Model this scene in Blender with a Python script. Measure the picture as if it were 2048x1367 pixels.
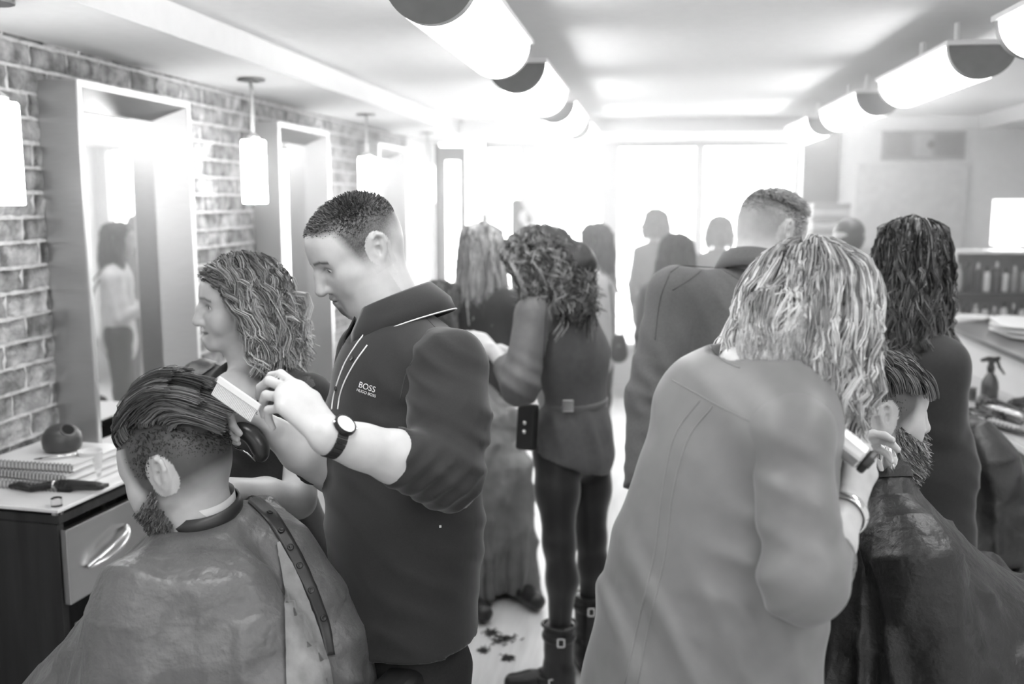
import bpy, math, random
import numpy as np
from mathutils import Vector, Matrix
random.seed(7)
RNG = np.random.default_rng(7)
scene = bpy.context.scene
for o in list(bpy.data.objects):
    bpy.data.objects.remove(o)

# ------------------------------------------------------------------ camera
FOCAL = 1991.0                       # pixels for a 2048 px wide frame = 35 mm lens
CX, CY = 1024.0, 683.5
YAW = math.atan2(271.0, FOCAL)
PITCH = math.atan2(286.5, math.hypot(FOCAL, 271.0))
CAMZ = 1.78
FW = np.array([-math.sin(YAW) * math.cos(PITCH), math.cos(YAW) * math.cos(PITCH), -math.sin(PITCH)])
RT = np.array([math.cos(YAW), math.sin(YAW), 0.0])
UP = np.cross(RT, FW)
CAM = np.array([0.0, 0.0, CAMZ])
cd = bpy.data.cameras.new('camera')
cd.sensor_width = 36.0
cd.lens = 36.0 * FOCAL / 2048.0
cd.clip_start = 0.05
cd.dof.use_dof = True
cd.dof.focus_distance = 2.02
cd.dof.aperture_fstop = 2.4
cam = bpy.data.objects.new('camera', cd)
scene.collection.objects.link(cam)
cam.matrix_world = Matrix(((RT[0], UP[0], -FW[0], 0), (RT[1], UP[1], -FW[1], 0), (RT[2], UP[2], -FW[2], CAMZ), (0, 0, 0, 1)))
scene.camera = cam

# ------------------------------------------------------------------ light and exposure
W = bpy.data.worlds.new('world')
scene.world = W
W.use_nodes = True
bg = W.node_tree.nodes['Background']
bg.inputs[0].default_value = (1, 1, 1, 1)
bg.inputs[1].default_value = 8.0     # bright overcast day outside the shop window
TUBE_LIGHT = 8.5
PENDANT_LIGHT = 20.0
GLARE_DENSITY = 0.14
scene.view_settings.view_transform = 'Standard'
scene.view_settings.look = 'None'
scene.view_settings.gamma = 1.0
scene.view_settings.use_curve_mapping = False
scene.view_settings.exposure = 0.78
scene.cycles.max_bounces = 7
scene.cycles.diffuse_bounces = 4
scene.cycles.glossy_bounces = 3
scene.cycles.transmission_bounces = 4
scene.cycles.volume_bounces = 0
scene.cycles.caustics_reflective = False
scene.cycles.caustics_refractive = False
scene.cycles.adaptive_threshold = 0.05


def P(px, py, d):
    """world point seen at pixel (px, py), d metres in front of the camera plane"""
    return CAM + (FW + RT * ((px - CX) / FOCAL) - UP * ((py - CY) / FOCAL)) * d

# ------------------------------------------------------------------ materials
MATS = {}


def gm(name, v, rough=0.6, metal=0.0, var=0.08, scale=18.0, bump=0.0, bscale=60.0, stretch=(1, 1, 1), emit=0.0,
       trans=0.0, vc=False, coat=0.0, rnd=0.0, spec=0.5, sss=0.0, sheen=0.0, alpha=1.0, bdist=0.004, world=False):
    """neutral grey procedural material"""
    if name in MATS:
        return MATS[name]
    m = bpy.data.materials.new(name)
    m.use_nodes = True
    nt = m.node_tree
    N, L = nt.nodes, nt.links
    b = N['Principled BSDF']
    b.inputs['Roughness'].default_value = rough
    b.inputs['Metallic'].default_value = metal
    b.inputs['Transmission Weight'].default_value = trans
    b.inputs['Coat Weight'].default_value = coat
    b.inputs['Specular IOR Level'].default_value = spec
    b.inputs['Alpha'].default_value = alpha
    if sheen:
        b.inputs['Sheen Weight'].default_value = sheen
        b.inputs['Sheen Roughness'].default_value = 0.4
    if sss:
        b.inputs['Subsurface Weight'].default_value = sss
        b.inputs['Subsurface Radius'].default_value = (0.008, 0.008, 0.008)
        b.inputs['Subsurface Scale'].default_value = 1.0
    if emit:
        b.inputs['Emission Color'].default_value = (1, 1, 1, 1)
        b.inputs['Emission Strength'].default_value = emit
    tc = N.new('ShaderNodeTexCoord')
    mp = N.new('ShaderNodeMapping')
    mp.inputs['Scale'].default_value = stretch
    geo = N.new('ShaderNodeNewGeometry')
    L.new(geo.outputs['Position'] if world else tc.outputs['Object'], mp.inputs['Vector'])
    nz = N.new('ShaderNodeTexNoise')
    nz.inputs['Scale'].default_value = scale
    nz.inputs['Detail'].default_value = 4
    L.new(mp.outputs[0], nz.inputs['Vector'])
    mr = N.new('ShaderNodeMapRange')
    mr.inputs[1].default_value = 0.3
    mr.inputs[2].default_value = 0.7
    mr.inputs[3].default_value = 1 - var
    mr.inputs[4].default_value = 1 + var
    L.new(nz.outputs['Fac'], mr.inputs[0])
    mu = N.new('ShaderNodeMath')
    mu.operation = 'MULTIPLY'
    mu.inputs[1].default_value = v
    L.new(mr.outputs[0], mu.inputs[0])
    out = mu.outputs[0]
    if vc:
        at = N.new('ShaderNodeAttribute')
        at.attribute_name = 'col'
        m2 = N.new('ShaderNodeMath')
        m2.operation = 'MULTIPLY'
        L.new(out, m2.inputs[0])
        L.new(at.outputs['Fac'], m2.inputs[1])
        out = m2.outputs[0]
    if rnd:
        oi = N.new('ShaderNodeObjectInfo')
        r2 = N.new('ShaderNodeMapRange')
        r2.inputs[3].default_value = 1 - rnd
        r2.inputs[4].default_value = 1 + rnd
        L.new(oi.outputs['Random'], r2.inputs[0])
        m3 = N.new('ShaderNodeMath')
        m3.operation = 'MULTIPLY'
        L.new(out, m3.inputs[0])
        L.new(r2.outputs[0], m3.inputs[1])
        out = m3.outputs[0]
    L.new(out, b.inputs['Base Color'])
    if bump:
        n2 = N.new('ShaderNodeTexNoise')
        n2.inputs['Scale'].default_value = bscale
        n2.inputs['Detail'].default_value = 5
        L.new(mp.outputs[0], n2.inputs['Vector'])
        bp = N.new('ShaderNodeBump')
        bp.inputs['Strength'].default_value = bump
        bp.inputs['Distance'].default_value = bdist
        L.new(n2.outputs['Fac'], bp.inputs['Height'])
        L.new(bp.outputs[0], b.inputs['Normal'])
    MATS[name] = m
    return m


def pane_material():
    m = bpy.data.materials.new('window_glass')
    m.use_nodes = True
    N, L = m.node_tree.nodes, m.node_tree.links
    out = N['Material Output']
    N.remove(N['Principled BSDF'])
    t = N.new('ShaderNodeBsdfTransparent')
    g = N.new('ShaderNodeBsdfGlossy')
    g.inputs['Roughness'].default_value = 0.02
    f = N.new('ShaderNodeFresnel')
    f.inputs[0].default_value = 1.3
    mx = N.new('ShaderNodeMixShader')
    L.new(f.outputs[0], mx.inputs[0])
    L.new(t.outputs[0], mx.inputs[1])
    L.new(g.outputs[0], mx.inputs[2])
    L.new(mx.outputs[0], out.inputs[0])
    MATS['window_glass'] = m
    return m


# ------------------------------------------------------------------ objects
COL = scene.collection


def tag(o, label, cat, group=None):
    o['label'] = label
    o['category'] = cat
    if group:
        o['group'] = group
    return o


def thing(name, label, cat, loc=(0, 0, 0), group=None):
    o = bpy.data.objects.new(name, None)
    o.location = [float(c) for c in loc]
    o.empty_display_size = 0.1
    COL.objects.link(o)
    return tag(o, label, cat, group)


def world_loc(o):
    p = np.zeros(3)
    while o is not None:
        p += np.array(o.location)
        o = o.parent
    return p


def mesh_np(name, V, loops, starts, totals, mat, smooth=True, col=None):
    me = bpy.data.meshes.new(name)
    V = np.ascontiguousarray(V, np.float32)
    me.vertices.add(len(V))
    me.vertices.foreach_set('co', V.ravel())
    me.loops.add(len(loops))
    me.loops.foreach_set('vertex_index', np.ascontiguousarray(loops, np.int32))
    me.polygons.add(len(starts))
    me.polygons.foreach_set('loop_start', np.ascontiguousarray(starts, np.int32))
    me.polygons.foreach_set('loop_total', np.ascontiguousarray(totals, np.int32))
    me.polygons.foreach_set('use_smooth', np.full(len(starts), bool(smooth)))
    me.update(calc_edges=True)
    if col is not None:
        ca = me.color_attributes.new('col', 'FLOAT_COLOR', 'POINT')
        c = np.ones((len(V), 4), np.float32)
        c[:, :3] = np.asarray(col, np.float32)[:, None]
        ca.data.foreach_set('color', c.ravel())
    if mat:
        me.materials.append(mat)
    return me


def quads_mesh(name, V, Q, mat, smooth=True, col=None):
    Q = np.asarray(Q, np.int32)
    n, k = Q.shape
    return mesh_np(name, V, Q.ravel(), np.arange(n) * k, np.full(n, k), mat, smooth, col)


def link(name, me, parent=None, origin=None, label=None, kind=None):
    """mesh given in world coordinates -> object below parent (only translations are used)"""
    o = bpy.data.objects.new(name, me)
    if parent is not None:
        o.parent = parent
        base = world_loc(parent)
    else:
        base = np.zeros(3)
    if origin is not None:
        origin = np.array(origin, float)
        o.location = origin - base
        base = origin
    if np.any(base):
        me.transform(Matrix.Translation(-Vector(base)))
    COL.objects.link(o)
    if label:
        o['label'] = label
    if kind:
        o['kind'] = kind
    return o


def nrm(v):
    v = np.asarray(v, float)
    return v / max(np.linalg.norm(v), 1e-9)


def frame(fwd, up=(0, 0, 1)):
    """columns x(right) y(forward) z(up)"""
    y = nrm(fwd)
    x = nrm(np.cross(y, up))
    z = np.cross(x, y)
    return np.stack([x, y, z], 1)


class MB:
    """collects shapes of one mesh, in world coordinates"""

    def __init__(s, R=None, o=(0, 0, 0)):
        s.V, s.F, s.n = [], [], 0
        s.R = np.eye(3) if R is None else R
        s.o = np.array(o, float)

    def add(s, V, F):
        V = np.asarray(V, float) @ s.R.T + s.o
        s.V.append(V)
        s.F += [[i + s.n for i in f] for f in F]
        s.n += len(V)
        return s

    def box(s, lo, hi):
        (a, b, c), (d, e, f) = lo, hi
        V = [(a, b, c), (d, b, c), (d, e, c), (a, e, c), (a, b, f), (d, b, f), (d, e, f), (a, e, f)]
        return s.add(V, [(0, 3, 2, 1), (4, 5, 6, 7), (0, 1, 5, 4), (1, 2, 6, 5), (2, 3, 7, 6), (3, 0, 4, 7)])

    def cyl(s, a, b, ra, rb=None, n=16, cap=True):
        rb = ra if rb is None else rb
        a, b = np.array(a, float), np.array(b, float)
        return s.tube([a, b], [ra, rb], n, cap)

    def tube(s, pts, r, n=8, cap=True, flat=1.0, side=None):
        pts = np.array(pts, float)
        k = len(pts)
        r = np.broadcast_to(np.array(r, float), (k,))
        T = np.gradient(pts, axis=0)
        T /= np.maximum(np.linalg.norm(T, axis=1), 1e-9)[:, None]
        u = np.array(side, float) if side is not None else (np.array([0, 0, 1.0]) if abs(T[0][2]) < 0.9 else np.array([1.0, 0, 0]))
        V = []
        for i in range(k):
            u = u - T[i] * (u @ T[i])
            u /= max(np.linalg.norm(u), 1e-9)
            w = np.cross(T[i], u)
            for j in range(n):
                an = 2 * math.pi * j / n
                V.append(pts[i] + r[i] * (math.cos(an) * u + math.sin(an) * w * flat))
        F = []
        for i in range(k - 1):
            for j in range(n):
                j2 = (j + 1) % n
                F.append((i * n + j, i * n + j2, (i + 1) * n + j2, (i + 1) * n + j))
        if cap:
            F.append(tuple(range(n - 1, -1, -1)))
            F.append(tuple((k - 1) * n + j for j in range(n)))
        return s.add(V, F)

    def lathe(s, prof, c=(0, 0, 0), n=24, R=None):
        """prof: (r, z) pairs from bottom to top, axis z"""
        R = np.eye(3) if R is None else R
        V = []
        for r, z in prof:
            for j in range(n):
                an = 2 * math.pi * j / n
                V.append(np.array(c) + R @ np.array([r * math.cos(an), r * math.sin(an), z]))
        k = len(prof)
        F = []
        for i in range(k - 1):
            for j in range(n):
                j2 = (j + 1) % n
                F.append((i * n + j, i * n + j2, (i + 1) * n + j2, (i + 1) * n + j))
        F.append(tuple(range(n - 1, -1, -1)))
        F.append(tuple((k - 1) * n + j for j in range(n)))
        return s.add(V, F)

    def prism(s, outline, o, u, v, w):
        """outline (a, b) in plane o + a*u + b*v, extruded by vector w"""
        o, u, v, w = (np.array(t, float) for t in (o, u, v, w))
        n = len(outline)
        V = [o + a * u + b * v for a, b in outline] + [o + a * u + b * v + w for a, b in outline]
        F = [tuple(range(n - 1, -1, -1)), tuple(range(n, 2 * n))]
        F += [(i, (i + 1) % n, n + (i + 1) % n, n + i) for i in range(n)]
        return s.add(V, F)

    def mesh(s, name, mat, smooth=False, col=None):
        V = np.concatenate(s.V)
        lo = np.array([i for f in s.F for i in f], np.int32)
        to = np.array([len(f) for f in s.F], np.int32)
        st = np.concatenate([[0], np.cumsum(to)[:-1]])
        return mesh_np(name, V, lo, st, to, mat, smooth, col)

    def build(s, name, mat, parent=None, smooth=False, bevel=0.0, origin=None, label=None, kind=None, seg=2):
        me = s.mesh(name, mat, smooth)
        if parent is None and origin is None:
            V = np.concatenate(s.V)
            origin = [(V[:, 0].min() + V[:, 0].max()) / 2, (V[:, 1].min() + V[:, 1].max()) / 2, V[:, 2].min()]
        o = link(name, me, parent, origin, label, kind)
        if bevel:
            m = o.modifiers.new('edge', 'BEVEL')
            m.width = bevel
            m.segments = seg
            m.limit_method = 'ANGLE'
        if smooth == 'auto':
            pass
        return o


def copy_tree(o, parent=None):
    c = o.copy()
    COL.objects.link(c)
    c.parent = parent
    for ch in list(o.children):
        copy_tree(ch, c)
    return c


def smooth_path(pts, n=8):
    """Catmull-Rom through pts, n samples per span"""
    p = np.array(pts, float)
    p = np.vstack([2 * p[0] - p[1], p, 2 * p[-1] - p[-2]])
    out = []
    for i in range(1, len(p) - 2):
        t = np.linspace(0, 1, n, endpoint=False)[:, None]
        a, b, c, d = p[i - 1], p[i], p[i + 1], p[i + 2]
        out.append(0.5 * (2 * b + (c - a) * t + (2 * a - 5 * b + 4 * c - d) * t ** 2 + (3 * b - a - 3 * c + d) * t ** 3))
    out.append(p[-2][None])
    return np.vstack(out)


# ------------------------------------------------------------------ implicit surfaces (bodies, clothes)
class Blob:
    """smooth union of rounded shapes, meshed with surface nets on a local grid"""

    def __init__(s):
        s.ops = []

    def put(s, fn, lo, hi, k, op):
        s.ops.append((fn, np.array(lo, float), np.array(hi, float), k, op))
        return s

    def cap(s, a, b, ra, rb=None, k=0.02, op='u'):
        a, b = np.array(a, float), np.array(b, float)
        rb = ra if rb is None else rb
        ba = b - a
        q = max(ba @ ba, 1e-12)

        def fn(x, y, z):
            X, Y, Z = x - a[0], y - a[1], z - a[2]
            t = np.clip((X * ba[0] + Y * ba[1] + Z * ba[2]) / q, 0, 1)
            return np.sqrt((X - t * ba[0]) ** 2 + (Y - t * ba[1]) ** 2 + (Z - t * ba[2]) ** 2) - (ra + (rb - ra) * t)
        r = max(ra, rb)
        return s.put(fn, np.minimum(a, b) - r, np.maximum(a, b) + r, k, op)

    def sleeve(s, a, b, ra, rb, k=0.02):
        """cone with a flat end at b (a cuff)"""
        a, b = np.array(a, float), np.array(b, float)
        ba = b - a
        L_ = np.linalg.norm(ba)

        def fn(x, y, z):
            X, Y, Z = x - a[0], y - a[1], z - a[2]
            t0 = (X * ba[0] + Y * ba[1] + Z * ba[2]) / (L_ * L_)
            t = np.clip(t0, 0, 1.5)
            d = np.sqrt((X - t * ba[0]) ** 2 + (Y - t * ba[1]) ** 2 + (Z - t * ba[2]) ** 2) - (ra + (rb - ra) * np.minimum(t, 1))
            return np.maximum(d, (t0 - 1) * L_)
        r = max(ra, rb)
        return s.put(fn, np.minimum(a, b) - r, np.maximum(a, b) + r, k, 'u')

    def chain(s, pts, rs, k=0.02, op='u'):
        for i in range(len(pts) - 1):
            s.cap(pts[i], pts[i + 1], rs[i], rs[i + 1], k, op)
        return s

    def fcap(s, a, b, ra, rb, n, flat, k=0.02, op='u'):
        """capsule squashed by flat along direction n"""
        a, b, n = np.array(a, float), np.array(b, float), nrm(n)
        ba = b - a
        n = nrm(n - ba * (n @ ba) / max(ba @ ba, 1e-12))
        q = max(ba @ ba, 1e-12)
        f = 1 / flat ** 2 - 1
        sc = 0.5 * (1 + flat)

        def fn(x, y, z):
            X, Y, Z = x - a[0], y - a[1], z - a[2]
            t = np.clip((X * ba[0] + Y * ba[1] + Z * ba[2]) / q, 0, 1)
            X, Y, Z = X - t * ba[0], Y - t * ba[1], Z - t * ba[2]
            dn = X * n[0] + Y * n[1] + Z * n[2]
            return (np.sqrt(X ** 2 + Y ** 2 + Z ** 2 + f * dn ** 2) - (ra + (rb - ra) * t)) * sc
        r = max(ra, rb) * max(1, flat)
        return s.put(fn, np.minimum(a, b) - r, np.maximum(a, b) + r, k, op)

    def fchain(s, pts, rs, n, flat, k=0.02, op='u'):
        for i in range(len(pts) - 1):
            s.fcap(pts[i], pts[i + 1], rs[i], rs[i + 1], n, flat, k, op)
        return s

    def ell(s, c, r, R=None, k=0.02, op='u'):
        c, r = np.array(c, float), np.array(r, float) * np.ones(3)
        R = np.eye(3) if R is None else np.array(R, float)

        def fn(x, y, z):
            X, Y, Z = x - c[0], y - c[1], z - c[2]
            q = [(X * R[0, i] + Y * R[1, i] + Z * R[2, i]) / r[i] for i in range(3)]
            k0 = np.sqrt(q[0] ** 2 + q[1] ** 2 + q[2] ** 2)
            k1 = np.sqrt((q[0] / r[0]) ** 2 + (q[1] / r[1]) ** 2 + (q[2] / r[2]) ** 2)
            return k0 * (k0 - 1) / np.maximum(k1, 1e-6)
        e = np.sqrt((R ** 2) @ (r ** 2))
        return s.put(fn, c - e, c + e, k, op)

    def cut(s, p, n, k=0.0):
        """removes what lies on the side of p that n points to"""
        p, n = np.array(p, float), nrm(n)

        def fn(x, y, z):
            return (x - p[0]) * n[0] + (y - p[1]) * n[1] + (z - p[2]) * n[2]
        return s.put(fn, (-9, -9, -9), (9, 9, 9), k, 'c')

    def warp(s, fn, lo=(-9, -9, -9), hi=(9, 9, 9)):
        """adds fn(x, y, z) to the distance (folds, wrinkles)"""
        return s.put(fn, lo, hi, 0, 'w')

    def field(s, lo, hi, h):
        n = np.maximum(np.ceil((hi - lo) / h).astype(int) + 1, 4)
        ax = [(lo[i] + h * np.arange(n[i])).astype(np.float32) for i in range(3)]
        D = np.full(n, 0.4, np.float32)
        for fn, a, b, k, op in s.ops:
            m = k + 3 * h + (0.02 if op == 'u' else 0)
            i0 = np.clip(np.floor((a - m - lo) / h).astype(int), 0, n)
            i1 = np.clip(np.ceil((b + m - lo) / h).astype(int) + 1, 0, n)
            if np.any(i1 <= i0):
                continue
            sl = tuple(slice(i0[q], i1[q]) for q in range(3))
            d = fn(ax[0][sl[0]][:, None, None], ax[1][sl[1]][None, :, None], ax[2][sl[2]][None, None, :]).astype(np.float32)
            A = D[sl]
            if op == 'u':
                if k > 0:
                    g = np.maximum(k - np.abs(A - d), 0) / k
                    D[sl] = np.minimum(A, d) - g * g * (k * 0.25)
                else:
                    D[sl] = np.minimum(A, d)
            elif op in 'sc':
                e = -d if op == 's' else d
                if k > 0:
                    g = np.maximum(k - np.abs(A - e), 0) / k
                    D[sl] = np.maximum(A, e) + g * g * (k * 0.25)
                else:
                    D[sl] = np.maximum(A, e)
            else:
                D[sl] = A + d
        return D, ax

    def bounds(s, pad=0.03):
        lo = np.min([o[1] - o[3] * 0.5 for o in s.ops if o[4] == 'u'], axis=0) - pad
        hi = np.max([o[2] + o[3] * 0.5 for o in s.ops if o[4] == 'u'], axis=0) + pad
        return lo, hi

    def nets(s, h, lo=None, hi=None, relax=1):
        l0, h0 = s.bounds()
        lo = l0 if lo is None else np.maximum(l0, lo)
        hi = h0 if hi is None else np.minimum(h0, hi)
        D, ax = s.field(lo, hi, h)
        D[0], D[-1] = np.maximum(D[0], h * .5), np.maximum(D[-1], h * .5)
        D[:, 0], D[:, -1] = np.maximum(D[:, 0], h * .5), np.maximum(D[:, -1], h * .5)
        D[:, :, 0], D[:, :, -1] = np.maximum(D[:, :, 0], h * .5), np.maximum(D[:, :, -1], h * .5)
        S = D < 0
        cnt = np.zeros(np.array(D.shape) - 1, np.int8)
        for a in (0, 1):
            for b in (0, 1):
                for c in (0, 1):
                    cnt += S[a:S.shape[0] - 1 + a, b:S.shape[1] - 1 + b, c:S.shape[2] - 1 + c]
        act = (cnt > 0) & (cnt < 8)
        I = np.argwhere(act)
        idx = np.full(act.shape, -1, np.int32)
        idx[act] = np.arange(len(I))
        acc = np.zeros((len(I), 3), np.float32)
        num = np.zeros(len(I), np.float32)
        cor = {c: D[I[:, 0] + c[0], I[:, 1] + c[1], I[:, 2] + c[2]] for c in np.ndindex(2, 2, 2)}
        for c in cor:
            for q in range(3):
                if c[q] == 0:
                    e = list(c)
                    e[q] = 1
                    da, db = cor[c], cor[tuple(e)]
                    m = (da < 0) != (db < 0)
                    t = np.where(m, da / np.where(m, da - db, 1), 0)
                    acc += m[:, None] * np.array(c, np.float32)
                    acc[:, q] += m * t
                    num += m
        V = np.array(lo) + h * (I + acc / num[:, None])
        Q = []
        for q in range(3):
            b, c = (q + 1) % 3, (q + 2) % 3
            sl0 = [slice(None)] * 3
            sl1 = [slice(None)] * 3
            sl0[q], sl1[q] = slice(0, -1), slice(1, None)
            E = np.argwhere(S[tuple(sl0)] != S[tuple(sl1)])
            E = E[(E[:, b] > 0) & (E[:, c] > 0) & (E[:, b] < D.shape[b] - 1) & (E[:, c] < D.shape[c] - 1)]
            inside = S[E[:, 0], E[:, 1], E[:, 2]]
            vs = []
            for db, dc in ((0, 0), (-1, 0), (-1, -1), (0, -1)):
                G = E.copy()
                G[:, b] += db
                G[:, c] += dc
                vs.append(idx[G[:, 0], G[:, 1], G[:, 2]])
            vs = np.stack(vs, 1)
            vs[~inside] = vs[~inside][:, ::-1]
            Q.append(vs)
        Q = np.concatenate(Q)
        Q = Q[(Q >= 0).all(1)]
        for _ in range(relax):
            src = np.concatenate([Q[:, i] for i in range(4) for j in (1, 3)])
            dst = np.concatenate([Q[:, (i + j) % 4] for i in range(4) for j in (1, 3)])
            c = np.bincount(src, minlength=len(V))
            A = np.stack([np.bincount(src, V[dst, q], len(V)) for q in range(3)], 1)
            V = V * 0.5 + 0.5 * A / np.maximum(c, 1)[:, None]
        return V, Q


def join(parts):
    """[(V, Q, col or None)] -> one V, Q, col"""
    n, Vs, Qs, Cs = 0, [], [], []
    for V, Q, c in parts:
        Vs.append(V)
        Qs.append(Q + n)
        Cs.append(np.ones(len(V)) if c is None else c)
        n += len(V)
    return np.concatenate(Vs), np.concatenate(Qs), np.concatenate(Cs)


def waves(specs):
    """cloth folds: (height, wave vector, warp vector, warp size, phase), ridges that come and go along their length"""
    def fn(x, y, z):
        t = 0
        for a, kv, wv, ws, ph in specs:
            sl = x * wv[0] + y * wv[1] + z * wv[2] + ph * 1.7
            r = .5 + .5 * np.sin(x * kv[0] + y * kv[1] + z * kv[2] + ph + ws * np.sin(sl))
            t = t - a * r * r * (.55 + .45 * np.sin(sl * .8 + 1.3 * ph))
        return t
    return fn


def masked(fn, c, r):
    """fn faded out outside a ball"""
    c = np.array(c, float)

    def g(x, y, z):
        m = np.clip(1.3 - np.sqrt((x - c[0]) ** 2 + (y - c[1]) ** 2 + (z - c[2]) ** 2) / r, 0, 1)
        return fn(x, y, z) * m
    return g


from mathutils.bvhtree import BVHTree


def bvh(V, Q):
    return BVHTree.FromPolygons([tuple(v) for v in V], [tuple(int(i) for i in q) for q in Q])


def cast(tree, px, py, off=0.001):
    """point (and normal) of a surface seen at a pixel of the photograph"""
    d = nrm(FW + RT * ((px - CX) / FOCAL) - UP * ((py - CY) / FOCAL))
    hit, n, _, _ = tree.ray_cast(Vector(CAM), Vector(d))
    if hit is None:
        return None, None
    n = np.array(n)
    if n @ d > 0:
        n = -n
    return np.array(hit) + n * off, n


def seam(tree, pix, r=.0012, off=.0008, n=8, b=None, sides=6):
    """thin tube following the surface through pixels"""
    p2 = smooth_path([(x, y, 0) for x, y in pix], n)
    pts = [q for q in (cast(tree, x, y, off)[0] for x, y, _ in p2) if q is not None]
    b = b or MB()
    if len(pts) > 1:
        b.tube(pts, r, sides)
    return b


def pixels(V):
    """pixel positions of world points"""
    v = np.asarray(V) - CAM
    d = v @ FW
    return CX + FOCAL * (v @ RT) / d, CY - FOCAL * (v @ UP) / d


def in_poly(px, py, poly):
    c = np.zeros(len(px), bool)
    n = len(poly)
    for i in range(n):
        (x1, y1), (x2, y2) = poly[i], poly[(i + 1) % n]
        m = ((y1 > py) != (y2 > py)) & (px < (x2 - x1) * (py - y1) / ((y2 - y1) if y2 != y1 else 1e-9) + x1)
        c ^= m
    return c


def patch(V, Q, poly, off=.002, facing=True, disp=None):
    """piece of a surface inside a pixel outline, lifted off by off (a sewn-on panel). Only faces turned to the camera"""
    x, y = pixels(V)
    a, b, c, d = (V[Q[:, i]] for i in range(4))
    fn = np.cross(c - a, d - b)
    fn /= np.maximum(np.linalg.norm(fn, axis=1), 1e-9)[:, None]
    ctr = (a + b + c + d) / 4
    fx, fy = pixels(ctr)
    m = in_poly(fx, fy, poly)
    if facing:
        m &= ((ctr - CAM) * fn).sum(1) < 0
        dist = np.linalg.norm(ctr - CAM, axis=1)
        if m.any():
            m &= dist < np.percentile(dist[m], 50) + .16
    vn = np.zeros_like(V)
    for i in range(4):
        for q in range(3):
            vn[:, q] += np.bincount(Q[:, i], fn[:, q], len(V))
    vn /= np.maximum(np.linalg.norm(vn, axis=1), 1e-9)[:, None]
    q = Q[m]
    used = np.unique(q)
    mp = np.full(len(V), -1)
    mp[used] = np.arange(len(used))
    o = off if disp is None else (off + disp(x[used], y[used]))[:, None]
    return V[used] + vn[used] * o, mp[q]


def strip(tree, path, off=.004, n=8):
    """band sewn on a surface: path = (x, y, half width in pixels); returns V, Q"""
    p = smooth_path([(x, y, w) for x, y, w in path], n)
    T = np.gradient(p[:, :2], axis=0)
    T /= np.maximum(np.linalg.norm(T, axis=1), 1e-9)[:, None]
    N = np.stack([-T[:, 1], T[:, 0]], 1)
    V, Q = [], []
    row = []
    for (x, y, w), nn in zip(p, N):
        r = [cast(tree, x + nn[0] * w * k / 2, y + nn[1] * w * k / 2, off)[0] for k in (-2, -1, 0, 1, 2)]
        ok = [q for q in r if q is not None]
        if len(ok) < 3:
            continue
        for i in range(5):
            if r[i] is None:
                j = min((j for j in range(5) if r[j] is not None), key=lambda j: abs(j - i))
                r[i] = r[j] + (RT * .0008) * (i - j)
        if row and np.linalg.norm(np.array(r[2]) - row[-1][2]) > .12:
            break
        row.append(r)
    for i, r in enumerate(row):
        V += r
        if i:
            Q += [[(i - 1) * 5 + j, (i - 1) * 5 + j + 1, i * 5 + j + 1, i * 5 + j] for j in range(4)]
    return np.array(V), np.array(Q)


def text_mesh(name, txt, o, right, up, size, mat, parent, depth=.0006, tree=None):
    cu = bpy.data.curves.new('txt', 'FONT')
    cu.body = txt
    cu.size = size
    cu.align_x = 'CENTER'
    cu.extrude = depth
    ob = bpy.data.objects.new('txt', cu)
    COL.objects.link(ob)
    bpy.context.view_layer.update()
    me = bpy.data.meshes.new_from_object(ob.evaluated_get(bpy.context.evaluated_depsgraph_get()))
    bpy.data.objects.remove(ob)
    r, u = nrm(right), np.array(up, float)
    u = nrm(u - r * (u @ r))
    n = np.cross(r, u)
    M = Matrix([[r[0], u[0], n[0], o[0]], [r[1], u[1], n[1], o[1]], [r[2], u[2], n[2], o[2]], [0, 0, 0, 1]])
    me.transform(M)
    if tree is not None:
        for v in me.vertices:
            h, nn, _, _ = tree.ray_cast(Vector(v.co) + Vector(n) * .08, -Vector(n))
            if h is not None:
                v.co = h + Vector(n) * (.0008 + .0006 * ((Vector(v.co) - Vector(o)).dot(Vector(n)) > 0))
    me.materials.clear()
    me.materials.append(mat)
    return link(name, me, parent)

# ================================================================== the room
WX = -2.05          # face of the brick wall
RX = 2.95           # right wall
CEIL, SOFF = 2.415, 2.31
YB, YF = -2.6, 9.46  # wall behind the camera, window front
YV = 8.15           # short front wall with the vent

m_floor = gm('floor_laminate', 0.62, rough=0.35, var=0.1, scale=6, stretch=(6, 0.6, 1))
m_ceil = gm('ceiling_paint', 0.8, rough=0.7, var=0.02)
m_wall = gm('white_wall_paint', 0.85, rough=0.6, var=0.03, bump=0.1, bscale=200)
m_mortar = gm('mortar', 0.62, rough=0.95, var=0.2, scale=30, bump=0.8, bscale=90)
m_brick = gm('old_brick', 0.34, rough=0.9, var=0.55, scale=16, bump=1.0, bscale=70, rnd=0.25, bdist=0.010, world=True)
m_steel = gm('brushed_steel', 0.56, rough=0.36, metal=1.0, var=0.05, scale=14, stretch=(1, 1, 40))
m_rim = gm('polished_rim', 0.8, rough=0.3, metal=1.0, var=0.02)
m_mirror = gm('mirror_silver', 0.88, rough=0.015, metal=1.0, var=0.0)
m_dark = gm('dark_trim', 0.05, rough=0.5)
m_grey = gm('grey_paint', 0.17, rough=0.55)
m_white = gm('white_lacquer', 0.78, rough=0.35, var=0.02)
m_capgrey = gm('lamp_cap_grey', 0.22, rough=0.45, metal=0.0)
m_chrome = gm('chrome', 0.8, rough=0.15, metal=1.0, var=0.0)
m_black = gm('black_plastic', 0.022, rough=0.3, var=0.05)
m_glass = gm('clear_glass', 0.95, rough=0.02, trans=1.0, var=0.0)
m_pane = pane_material()
m_pave = gm('outside_paving', 0.5, rough=0.9)


def struct(name, lo, hi, mat, bevel=0.0, parent=None):
    return MB().box(lo, hi).build(name, mat, parent, bevel=bevel, kind='structure' if parent is None else None)


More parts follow.
